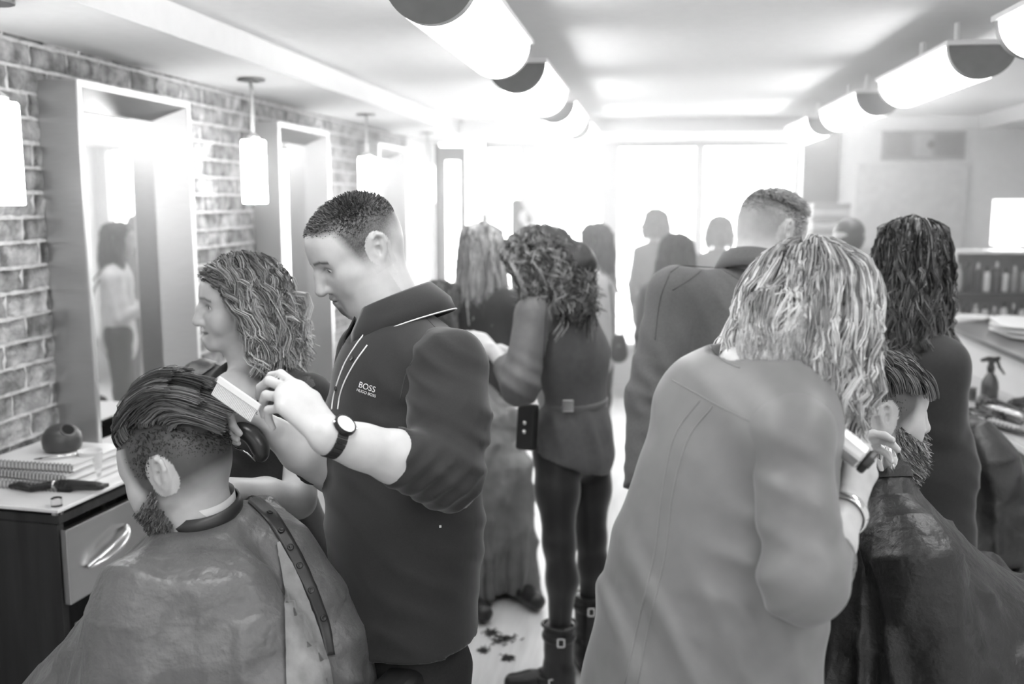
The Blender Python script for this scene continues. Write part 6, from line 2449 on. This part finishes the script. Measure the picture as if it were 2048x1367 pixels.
V, Q = b.nets(.0066)
bl = link('blouse', quads_mesh('blouse', V, Q, m_blouse), E_, label='pale grey satin blouse with rolled sleeves')
tE = bvh(V, Q)
b = Blob()
b.chain([shr + (nbE - shr) * .2, shr, shr * .5 + elr_ * .5, elr_ + UP * .01], [.050, .060, .052, .055], k=.03)
cuE = elr_ + (wrr_ - elr_) * .36
b.sleeve(elr_, cuE, .058, .048, k=.03)
b.warp(masked(waves([(.009, UP * 110 - RT * 70, RT * 34 + UP * 14, .9, .8)]), elr_, .11))
b.warp(masked(waves([(.006, UP * 90 + RT * 50, RT * 26, .9, .1)]), P(1610, 980, 1.4), .12))
Vs, Qs = b.nets(.006)
link('sleeve', quads_mesh('sleeve', Vs, Qs, m_blouse), bl)
m_seam = gm('seam_grey', .21, rough=.6)
for px_ in ([(1345, 760), (1400, 790), (1450, 818), (1520, 850), (1590, 880)], [(1400, 800), (1350, 870), (1325, 980), (1310, 1100), (1280, 1230), (1250, 1365)], [(1425, 812), (1375, 880), (1345, 990), (1330, 1110), (1300, 1240), (1275, 1365)], [(1415, 672), (1425, 700), (1450, 722), (1480, 735)], [(1620, 790), (1560, 850), (1535, 900), (1540, 1000)], [(1600, 960), (1610, 1060), (1605, 1120)]):
    seam(tE, px_, .0011, .0003).build('stitching', m_seam, bl, smooth=True)
# rolled cuff
F = frame(cuE - elr_)
b = MB(F, cuE)
for r_, y_ in ((.049, -.018), (.047, -.004)):
    b.tube([(r_ * math.cos(t), y_ + .004 * math.sin(3 * t), r_ * math.sin(t)) for t in np.linspace(0, 2 * math.pi, 29)], .007, 8, False)
b.build('rolled_cuff', m_blouse, bl, smooth=True)
MB(F, cuE).box((-.012, -.035, .046), (.012, .012, .051)).build('sleeve_tab', m_blouse, bl, bevel=.002)
# legs
b = Blob()
b.fcap(pel + [0, 0, .02], pel + [0, 0, -.05], .13, .14, fE, .74, k=.04)
for pts, rs in lg:
    b.chain(pts, [.082, .062, .045], k=.04)
V, Q = b.nets(.012)
link('leggings', quads_mesh('leggings', V, Q, m_jean), E_)
for pts, rs in lg:
    a = pts[-1]
    V, Q = Blob().chain([a * [1, 1, 0] + [0, 0, .05], a * [1, 1, 0] + [0, 0, .04] + fE * .15], [.042, .035], k=.02).cut((0, 0, .002), (0, 0, -1)).nets(.012)
    link('shoe', quads_mesh('shoe', V, Q, m_black), E_)
# blonde hair
rng = np.random.default_rng(51)
roots = scalp_points(hE, 430, longmask, rng)
cols = skull(hE, .004) + [('c', nbE + [0, 0, .08], nbE + [0, 0, -.1], .05, .07), ('c', nbE + [0, 0, -.065], shr, .064, .068), ('c', nbE + [0, 0, -.065], shl, .062, .066)]
G = guides(hE, roots, [(.088, .090, .085), (.102, .104, .03), (.112, .112, -.04), (.114, .112, -.10), (.104, .104, -.155)], 18, azmin=62, rng=rng, tip_jit=.024, part=.0, lead=-.016)
S = locks(G, 22, .0085, .65, rng, wave=.008, freq=60, curl=.006, cols=cols, eps=.003, start=.42, fuzz=.003, coh=22)
tt = np.linspace(0, 1, 18)[None]
base = np.repeat(rng.uniform(.0, 1, len(G)), 22)[:, None] * .6 + .4 * rng.uniform(0, 1, (len(S), 1))
C = (.13 + .22 * base) * (1 - np.clip(tt * 2.2, 0, 1)) + np.clip(tt * 2.2, 0, 1) * (.20 + .75 * base ** 1.2)
V, Q, C = strands_mesh(S, .0008, .0005, C, 2)
dn = np.array([0, 0, -1])
Vc, Qc = Blob().ell(hE.w((0, -.012, .040)), np.array([.083, .102, .082]), hE.R).ell(hE.c + dn * .06 - hE.R[:, 1] * [1, 1, 0] * .06, (.092, .092, .085), k=.04).nets(.007)
V, Q, C = join([(V, Q, C), (Vc, Qc, np.full(len(Vc), .14))])
link('hair', quads_mesh('hair', V, Q, m_hair, True, C), E_, label='wavy highlighted blonde hair')

# silver clipper in her hand
a, b2 = P(1662, 866, 1.530), P(1738, 926, 1.510)
u = nrm(b2 - a)
v = nrm(UP * .8 + RT * .4)
v = nrm(v - u * (v @ u))
w_ = np.cross(u, v)
Ct = thing('hair_clipper', 'silver hair clipper with black end in the blonde woman hand', 'clipper', (a + b2) / 2)
oc = [(.022 * math.cos(t + .39), .020 * math.sin(t + .39)) for t in np.arange(8) * math.pi / 4]
L_ = np.linalg.norm(b2 - a)
m_silver = gm('silver_shell', .62, rough=.25, metal=.85, var=.02)
MB().prism(oc, a - u * .04, v, w_, u * (L_ + .03)).build('body', m_silver, Ct, bevel=.005)
MB().prism([(x * .98, y * .98) for x, y in oc], b2 - u * .0095, v, w_, u * .012).build('end_cap', m_black, Ct, bevel=.003)
MB(np.stack([u, v, w_], 1), b2 + u * .002).box((0, -.008, -.005), (.0025, .008, .005)).build('socket', m_dark, Ct)
MB(np.stack([u, v, w_], 1), a - u * .055).box((0, -.020, -.008), (.016, .020, .008)).build('blade', m_chrome, Ct)
# bangle
Fq = frame(wrr_ - elr_)
o = MB(Fq, wrr_ + (elr_ - wrr_) * .12)
o.tube([(.034 * math.cos(t), .004 * math.sin(t), .033 * math.sin(t)) for t in np.linspace(0, 2 * math.pi, 33)], .0085, 10, False, flat=.35, side=(0, 1, 0))
o = o.build('bangle', m_chrome, smooth=True)
tag(o, 'broad silver bangle on the wrist of the blonde woman', 'bangle')

# ------------------------------------------------------------------ people further back
def plain_hair(h, kind, v, parent, n=150, per=12, seed=0, tip=-.2, label=None, wave=.006, curl=.006, freq=35, r=.0016, rad=1.0):
    rng = np.random.default_rng(seed)
    if kind == 'short':
        bv = Blob().ell(h.w((0, -.012, .048)), np.array([.083, .104, .080]) * h.k, h.R).ell(h.w((0, -.05, -.01)), np.array([.068, .058, .062]) * h.k, h.R, k=.03).cut(h.w((0, .045, .02)), h.R[:, 1] * .85 - h.R[:, 2] * .5, .02).nets(.009)
        V, Q, C = *bv, np.full(len(bv[0]), v)
    else:
        roots = scalp_points(h, n, longmask, rng)
        sh = [(.088, .100, .08), (.098, .110, .01), (.104, .114, tip * .45), (.098, .112, tip)]
        G = guides(h, roots, [(a * rad, b_ * rad, z) for a, b_, z in sh], 11, azmin=78, rng=rng, tip_jit=.03)
        S = locks(G, per, .013, .8, rng, wave=wave, freq=freq, curl=curl, start=.3, fuzz=.006)
        s1 = strands_mesh(S, r, r * .5, np.repeat(v * rng.uniform(.5, 1.6, len(G)), per), 2)
        bv = Blob().ell(h.w((0, -.012, .04)), np.array([.083, .100, .082]) * h.k * rad, h.R).cap(h.w((0, -.05, .0)), h.c + [0, 0, tip * .7] - h.R[:, 1] * [1, 1, 0] * .06, .075 * rad, .055, k=.04).ell(h.w((0, .09, -.03)), np.array([.07, .07, .08]), h.R, k=.02, op='s').nets(.009)
        V, Q, C = join([s1, (*bv, np.full(len(bv[0]), v * .8))])
    return link('hair', quads_mesh('hair', V, Q, m_hair, True, C), parent, label=label)


def stander(label, hc, f, hair, hv_, m_top, m_leg, hgt=1.66, size=.97, female=True, arm=(0, 0), tip=-.2, seed=0, wide=.14, headf=None, tilt=-.05):
    hc = np.array(hc, float)
    f = nrm(f)
    sd = np.cross(f, (0, 0, 1))                    # right
    Pn = person(label, hc[0], hc[1])
    nb = hc + [0, 0, -.165] - f * .03
    hd = Head(hc, np.append(nrm(headf if headf is not None else f)[:2], tilt), size=size, female=female, neck=nb + [0, 0, -.03])
    hm = hd.mesh(.0075)
    pel = nb + [0, 0, -.50]
    pel[2] = max(pel[2], .75)
    b = Blob()
    S_ = []
    for g in (1, -1):
        s_ = nb + sd * g * (wide + .02) + [0, 0, -.085]
        if arm[0 if g == 1 else 1]:
            e_ = s_ + sd * g * .04 + f * .05 + [0, 0, -.27]
            w_ = e_ + f * .20 - sd * g * .05 + [0, 0, .06]
        else:
            e_ = s_ + sd * g * .05 + [0, 0, -.28]
            w_ = e_ + f * .05 + [0, 0, -.24]
        b.chain([s_, e_, w_], [.045, .037, .026], k=.02)
        hand(b, w_, w_ - e_, -sd * g, f, [(.3, .4, .3)] * 4, scale=.95)
        S_.append((s_, e_, w_))
    lg = [([pel + sd * g * .085, pel * [1, 1, .52] + sd * g * .085 + f * .01, pel * [1, 1, 0] + sd * g * .09 + [0, 0, .08]], [.08, .055, .038]) for g in (1, -1)]
    V, Q, col = join([hm, (*b.nets(.012), None), trunk(nb + [0, 0, -.05], pel, lg, .085, f, .7)])
    link('body', quads_mesh('body', V, Q, m_skin, True, col), Pn)
    b = Blob()
    b.fchain([nb + [0, 0, -.13], nb + [0, 0, -.30], pel + [0, 0, -.06]], [wide + .02, wide - .005, wide + .03], f, .7, k=.05)
    for s_, e_, w_ in S_:
        b.cap(nb + [0, 0, -.04], s_, .046, .054, k=.06)
        b.chain([s_, e_], [.058, .05], k=.03)
        b.sleeve(e_, e_ + (w_ - e_) * .7, .05, .04, k=.02)
    b.warp(waves([(.006, RT * 70 + UP * 50, UP * 16, .8, seed)]))
    V, Q = b.nets(.015)
    link('top', quads_mesh('top', V, Q, m_top), Pn)
    b = Blob()
    b.fcap(pel + [0, 0, .05], pel + [0, 0, -.05], wide, wide + .01, f, .75, k=.04)
    for pts, rs in lg:
        b.chain(pts, [.09, .066, .05], k=.04)
    V, Q = b.nets(.013)
    link('trousers', quads_mesh('trousers', V, Q, m_leg), Pn)
    for pts, rs in lg:
        a = pts[-1] * [1, 1, 0]
        V, Q = Blob().chain([a + [0, 0, .05], a + [0, 0, .04] + f * .15], [.043, .036], k=.02).cut((0, 0, .002), (0, 0, -1)).nets(.013)
        link('shoe', quads_mesh('shoe', V, Q, m_black), Pn)
    plain_hair(hd, hair, hv_, Pn, seed=seed, tip=tip)
    return Pn, hd, nb


m_wtop = gm('white_blouse', .62, rough=.7)
m_gtop = gm('grey_jacket', .12, rough=.8)
m_gdk = gm('dark_grey_top', .07, rough=.8)
stander('woman with long pale straight hair in black top, seen from behind', P(962, 500, 4.75), (.05, 1, 0), 'long', .42, m_blk, m_jean, tip=-.33, seed=61, arm=(1, 1), tilt=-.2)
Lp, hL, nbL = stander('dark-haired woman in white blouse standing in the bright aisle', P(1190, 486, 6.6), (-.85, .35, 0), 'long', .07, m_wtop, m_jean, tip=-.20, seed=62, arm=(1, 1))
stander('distant person in grey jacket silhouetted before the window', P(1312, 447, 8.6), (.1, 1, 0), 'long', .10, m_gtop, m_jean, seed=63, tip=-.10, female=True, wide=.115)
stander('woman with long dark hair half hidden by the tall man', P(1352, 508, 6.3), (.3, .95, 0), 'long', .05, m_gdk, m_jean, tip=-.26, seed=64)
stander('distant person with brown hair beside the tall man collar', P(1440, 462, 8.5), (.2, 1, 0), 'long', .16, m_gtop, m_jean, seed=65, tip=-.11, wide=.12)
stander('person with dark hair seen between the blonde and the tall man', P(1697, 480, 5.6), (-.2, 1, 0), 'short', .05, m_gdk, m_jean, seed=66)
# shoulder bag of the woman in white
c = P(1238, 690, 6.5)
t = thing('shoulder_bag', 'dark shoulder bag hanging beside the woman in white', 'bag', c - np.array([0, 0, .14]))
V, Q = Blob().fcap(c + [0, 0, .03], c + [0, 0, -.06], .05, .06, (0, 1, 0), .5, k=.02).nets(.012)
link('pouch', quads_mesh('pouch', V, Q, gm('bag_leather', .03, rough=.4)), t)
MB().tube(smooth_path([c + [-.03, 0, .05], c + [-.05, .01, .30], nbL + [.06, .02, -.01], c + [.0, .02, .32], c + [.03, 0, .05]]), .008, 6).build('strap', m_dark, t, smooth=True)
MB(np.eye(3), c + np.array([0, -.03, 0])).lathe([(.012, 0), (.012, .004)], (0, 0, 0), 12, np.array([[1, 0, 0], [0, 0, 1], [0, -1, 0.]])).build('clasp', m_chrome, t)

# ------------------------------------------------------------------ seated client in the middle distance
m_capeK = gm('silver_grey_cape', .16, rough=.4, var=.15, scale=14, bump=.5, bscale=24, bdist=.012)
nbK = P(884, 700, 4.72)
hK = Head(P(884, 618, 4.74), (.80, .35, -.5), size=.97, female=True, neck=nbK + [0, 0, -.03])
Kp, capeK, hv, V, Q = caped_client('seated client with greying hair behind the barber shoulder', nbK, (.60, -.80, 0), hK, m_capeK, 'silver grey cape hanging behind the barber back', 'black salon chair behind the barber',
                               lambda t: .80 + .10 * max(0, math.cos(t - 1.57)), seed=12, hres=.007, steps=90)
plain_hair(hK, 'long', .16, Kp, seed=70, tip=-.10, rad=.98)

# ------------------------------------------------------------------ curly woman bending over that client
m_sheer = gm('sheer_grey_blouse', .12, rough=.6, var=.08, scale=40)
m_leg = gm('black_leggings', .016, rough=.5, var=.1, sheen=.5)
m_boot = gm('black_boot_leather', .022, rough=.33, var=.1, bump=.3, bscale=90)
q0 = P(1140, 1290, 3.62)
I_ = person('curly-haired woman in sheer grey blouse and buckled boots bending over a client', q0[0], q0[1])
nbI = P(1088, 590, 3.50)
fI = np.array([-.62, .78, 0])
sI = np.array([.78, .62, 0])
hI = Head(P(1074, 532, 3.46), (-.84, .18, -.52), size=.98, female=True, neck=nbI + [0, 0, -.03], neck_r=.048)
hv = hI.mesh(.006)
shl, shr = P(1068, 628, 3.36), P(1150, 620, 3.62)
ell_, wll = P(1040, 770, 3.30), P(985, 700, 3.46)
elr_, wrr_ = P(1110, 760, 3.85), P(1000, 700, 3.90)
b = Blob()
b.chain([shl, ell_, wll], [.044, .036, .026], k=.02)
hand(b, wll, nrm(P(950, 668, 3.52) - wll), -UP * .8 + FW * .3, UP - FW * .5, [(.3, .4, .3)] * 4, scale=.95)
b.chain([shr, elr_, wrr_], [.044, .036, .026], k=.02)
hand(b, wrr_, nrm(-RT + FW * .2), -UP, UP, [(.3, .4, .3)] * 4, scale=.95)
arms = b.nets(.006)
pelI = P(1142, 868, 3.60)
kn = [P(1118, 1085, 3.52), P(1182, 1075, 3.72)]
an = [P(1118, 1275, 3.56), P(1178, 1215, 3.78)]
hp = [P(1112, 880, 3.56), P(1178, 880, 3.68)]
V, Q, col = join([hv, (*arms, None), trunk(nbI + [0, 0, -.04], pelI, [([hp[i], kn[i], an[i]], [.07, .045, .035]) for i in (0, 1)], .085, fI, .72)])
link('body', quads_mesh('body', V, Q, m_skin, True, col), I_)
b = Blob()
b.fchain([P(1110, 645, 3.50), P(1140, 710, 3.54), P(1150, 800, 3.57)], [.135, .140, .118], fI, .72, k=.05)
b.fchain([P(1150, 800, 3.57), P(1146, 860, 3.59), P(1146, 905, 3.6)], [.118, .150, .165], fI, .74, k=.02)
b.cap(nbI + [0, 0, -.03], shl, .052, .058, k=.05)
b.cap(nbI + [0, 0, -.03], shr, .052, .056, k=.05)
b.chain([shl, ell_], [.062, .060], k=.03)
b.sleeve(ell_, ell_ + (wll - ell_) * .62, .062, .040, k=.03)
b.chain([shr, elr_], [.060, .055], k=.03)
b.sleeve(elr_, elr_ + (wrr_ - elr_) * .6, .055, .04, k=.02)
b.warp(masked(waves([(.012, RT * 85 - UP * 10, UP * 8, .7, .4)]), P(1160, 720, 3.45), .26))
b.warp(masked(waves([(.012, RT * 100 + UP * 20, UP * 16, .8, 1.0)]), P(1150, 880, 3.5), .18))
b.warp(masked(waves([(.010, UP * 110 + RT * 60, RT * 20, .8, .2)]), P(1035, 770, 3.3), .12))
b.cut(P(1150, 925, 3.6), np.array([0, 0, -1]) + RT * .12 - RT * .5)
V, Q = b.nets(.009)
bl = link('blouse', quads_mesh('blouse', V, Q, m_sheer), I_, label='sheer grey gathered blouse')
tI = bvh(V, Q)
for px_ in ([(1045, 560), (1075, 575), (1095, 590), (1120, 568)], [(1095, 590), (1090, 660), (1085, 740)]):
    seam(tI, px_, .0028, .0003).build('stitching', gm('sheer_seam', .05), bl, smooth=True)
# belt and pouch
F = frame(fI, nrm(P(1110, 645, 3.5) - P(1150, 800, 3.57)) * .2 + np.array([0, 0, 1.0]))
bt = MB(F, P(1150, 806, 3.57))
ring_ = [(.124 * math.cos(t), .090 * math.sin(t), .006 * math.sin(t)) for t in np.linspace(0, 2 * math.pi, 41)]
bt.tube(ring_, .017, 8, False, flat=.3, side=(0, 0, 1))
belt = bt.build('belt', gm('grey_belt', .14, rough=.35), I_, smooth=True)
q, n = cast(tI, 1135, 808, .022)
if q is not None:
    MB(frame(np.cross(n, UP), n), q).box((-.022, -.02, -.006), (.022, .02, .004)).build('buckle', m_chrome, belt, bevel=.003)
c = P(1055, 850, 3.44)
t = thing('tool_pouch', 'black tool pouch with metal studs hanging from the belt', 'pouch', c - np.array([0, 0, .08]))
Fp = frame(-FW + RT * -.5)
MB(Fp, c).box((-.035, -.02, -.085), (.035, .02, .075)).build('pouch', m_black, t, bevel=.01)
for dz in (-.02, .01):
    MB(Fp, c).lathe([(.009, 0), (.007, .006), (.001, .008)], (0, .02, dz), 12, np.array([[1, 0, 0], [0, 0, 1], [0, -1, 0.]])).build('stud', m_chrome, t, smooth=True)
# leggings
b = Blob()
b.fcap(pelI + [0, 0, .05], pelI + [0, 0, -.03], .125, .140, fI, .78, k=.05)
for i in (0, 1):
    b.chain([hp[i], hp[i] * .5 + kn[i] * .5, kn[i], kn[i] * .62 + an[i] * .38 + [.012, -.0, 0], an[i]], [.085, .075, .054, .054, .036], k=.035)
V, Q = b.nets(.010)
link('leggings', quads_mesh('leggings', V, Q, m_leg), I_)
# boots
for i in (0, 1):
    a = an[i] + [0, 0, .0]
    toe = nrm((-.93, .05, 0) if i == 0 else (-.35, .9, 0))
    g = a * [1, 1, 0]
    hz = a[2]
    b = Blob()
    b.chain([a + [0, 0, .03], g + [0, 0, .10], g + [0, 0, .06] - toe * .012], [.056, .052, .046], k=.03)
    b.chain([g + [0, 0, .065], g + toe * .10 + [0, 0, .05], g + toe * .165 + [0, 0, .045]], [.046, .042, .036], k=.03)
    b.fcap(g - toe * .02 + [0, 0, .02], g + toe * .16 + [0, 0, .02], .045, .042, (0, 0, 1), .45, k=.015)
    b.cut((0, 0, .022), (0, 0, -1))
    b.cut(a + [0, 0, .055], (0, 0, 1))
    b.warp(masked(waves([(.006, UP * 120 + RT * 30, RT * 30, .8, .3)]), g + [0, 0, .12], .09))
    V, Q = b.nets(.005)
    bo = link('boot', quads_mesh('boot', V, Q, m_boot), I_, label='black ankle boot with two buckled straps')
    Vs, Qs = Blob().fcap(g - toe * .022 + [0, 0, .012], g + toe * .168 + [0, 0, .012], .047, .042, (0, 0, 1), .3, k=.01).cut((0, 0, .001), (0, 0, -1)).nets(.006)
    link('sole', quads_mesh('sole', Vs, Qs, m_black), bo)
    rimp = [a + [0, 0, .052] + np.array([.060 * math.cos(t), .060 * math.sin(t), .004 * math.sin(2 * t)]) for t in np.linspace(0, 2 * math.pi, 29)]
    MB().tube(rimp, .006, 8, False).build('shaft_rim', m_boot, bo, smooth=True)
    for hz_, tl in ((a[2] + .01, .0), (.085, .35)):
        cc = g + [0, 0, hz_] + toe * (.03 if tl else 0)
        r_ = .058 if not tl else .054
        Fs = frame(toe, np.array([0, 0, 1]) + toe * tl)
        MB(Fs, cc).tube([(r_ * math.cos(t), r_ * 1.02 * math.sin(t), 0) for t in np.linspace(0, 2 * math.pi, 25)], .012, 8, False, flat=.25, side=(0, 0, 1)).build('strap', m_boot, bo, smooth=True)
        dv = nrm(-FW * [1, 1, 0])
        kb = cc + dv * (r_ + .004) + RT * .004
        Fk = frame(-dv)
        bk = MB(Fk, kb)
        for lo, hi in (((-.014, -.003, -.017), (-.009, .003, .017)), ((.009, -.003, -.017), (.014, .003, .017)), ((-.014, -.003, .012), (.014, .003, .017)), ((-.014, -.003, -.017), (.014, .003, -.012))):
            bk.box(lo, hi)
        bk.build('buckle', m_chrome, bo)
# curly hair
rng = np.random.default_rng(81)
roots = scalp_points(hI, 330, longmask, rng)
cols = skull(hI, .004)
G = guides(hI, roots, [(.092, .110, .075), (.108, .125, .02), (.112, .130, -.05), (.100, .120, -.13)], 20, azmin=70, rng=rng, tip_jit=.04, lead=-.02)
S = locks(G, 9, .009, 1.1, rng, wave=.0, freq=105, curl=.014, cols=cols, eps=.003, start=.05, fuzz=.010)
C = np.repeat(rng.uniform(.05, .34, len(G)), 9)
V, Q, C = strands_mesh(S, .0015, .0009, C, 2)
Vc, Qc = Blob().ell(hI.w((0, -.02, .04)), np.array([.095, .112, .09]), hI.R).cap(hI.w((0, -.08, .0)), hI.w((0, -.14, -.06)), .075, .06, k=.05).warp(waves([(.010, (120, 20, 60), (40, 30, 50), 1.5, .3)])).nets(.007)
V, Q, C = join([(V, Q, C), (Vc, Qc, np.full(len(Vc), .06))])
link('hair', quads_mesh('hair', V, Q, m_hair, True, C), I_, label='springy curly brown hair')

# ------------------------------------------------------------------ added volume standing in for lens glare over the window half
m = bpy.data.materials.new('window_haze')
m.use_nodes = True
nt = m.node_tree
nt.nodes.remove(nt.nodes['Principled BSDF'])
vs = nt.nodes.new('ShaderNodeVolumeScatter')
vs.inputs['Density'].default_value = GLARE_DENSITY
vs.inputs['Anisotropy'].default_value = 0.5
nt.links.new(vs.outputs[0], nt.nodes['Material Output'].inputs['Volume'])
o = MB().box((WX + .16, 3.9, .005), (RX - .02, YV - .06, SOFF - .02)).build('haze', m)
o['kind'] = 'stuff'
tag(o, 'faint added veil for lens glare over the window half of the salon', 'haze')
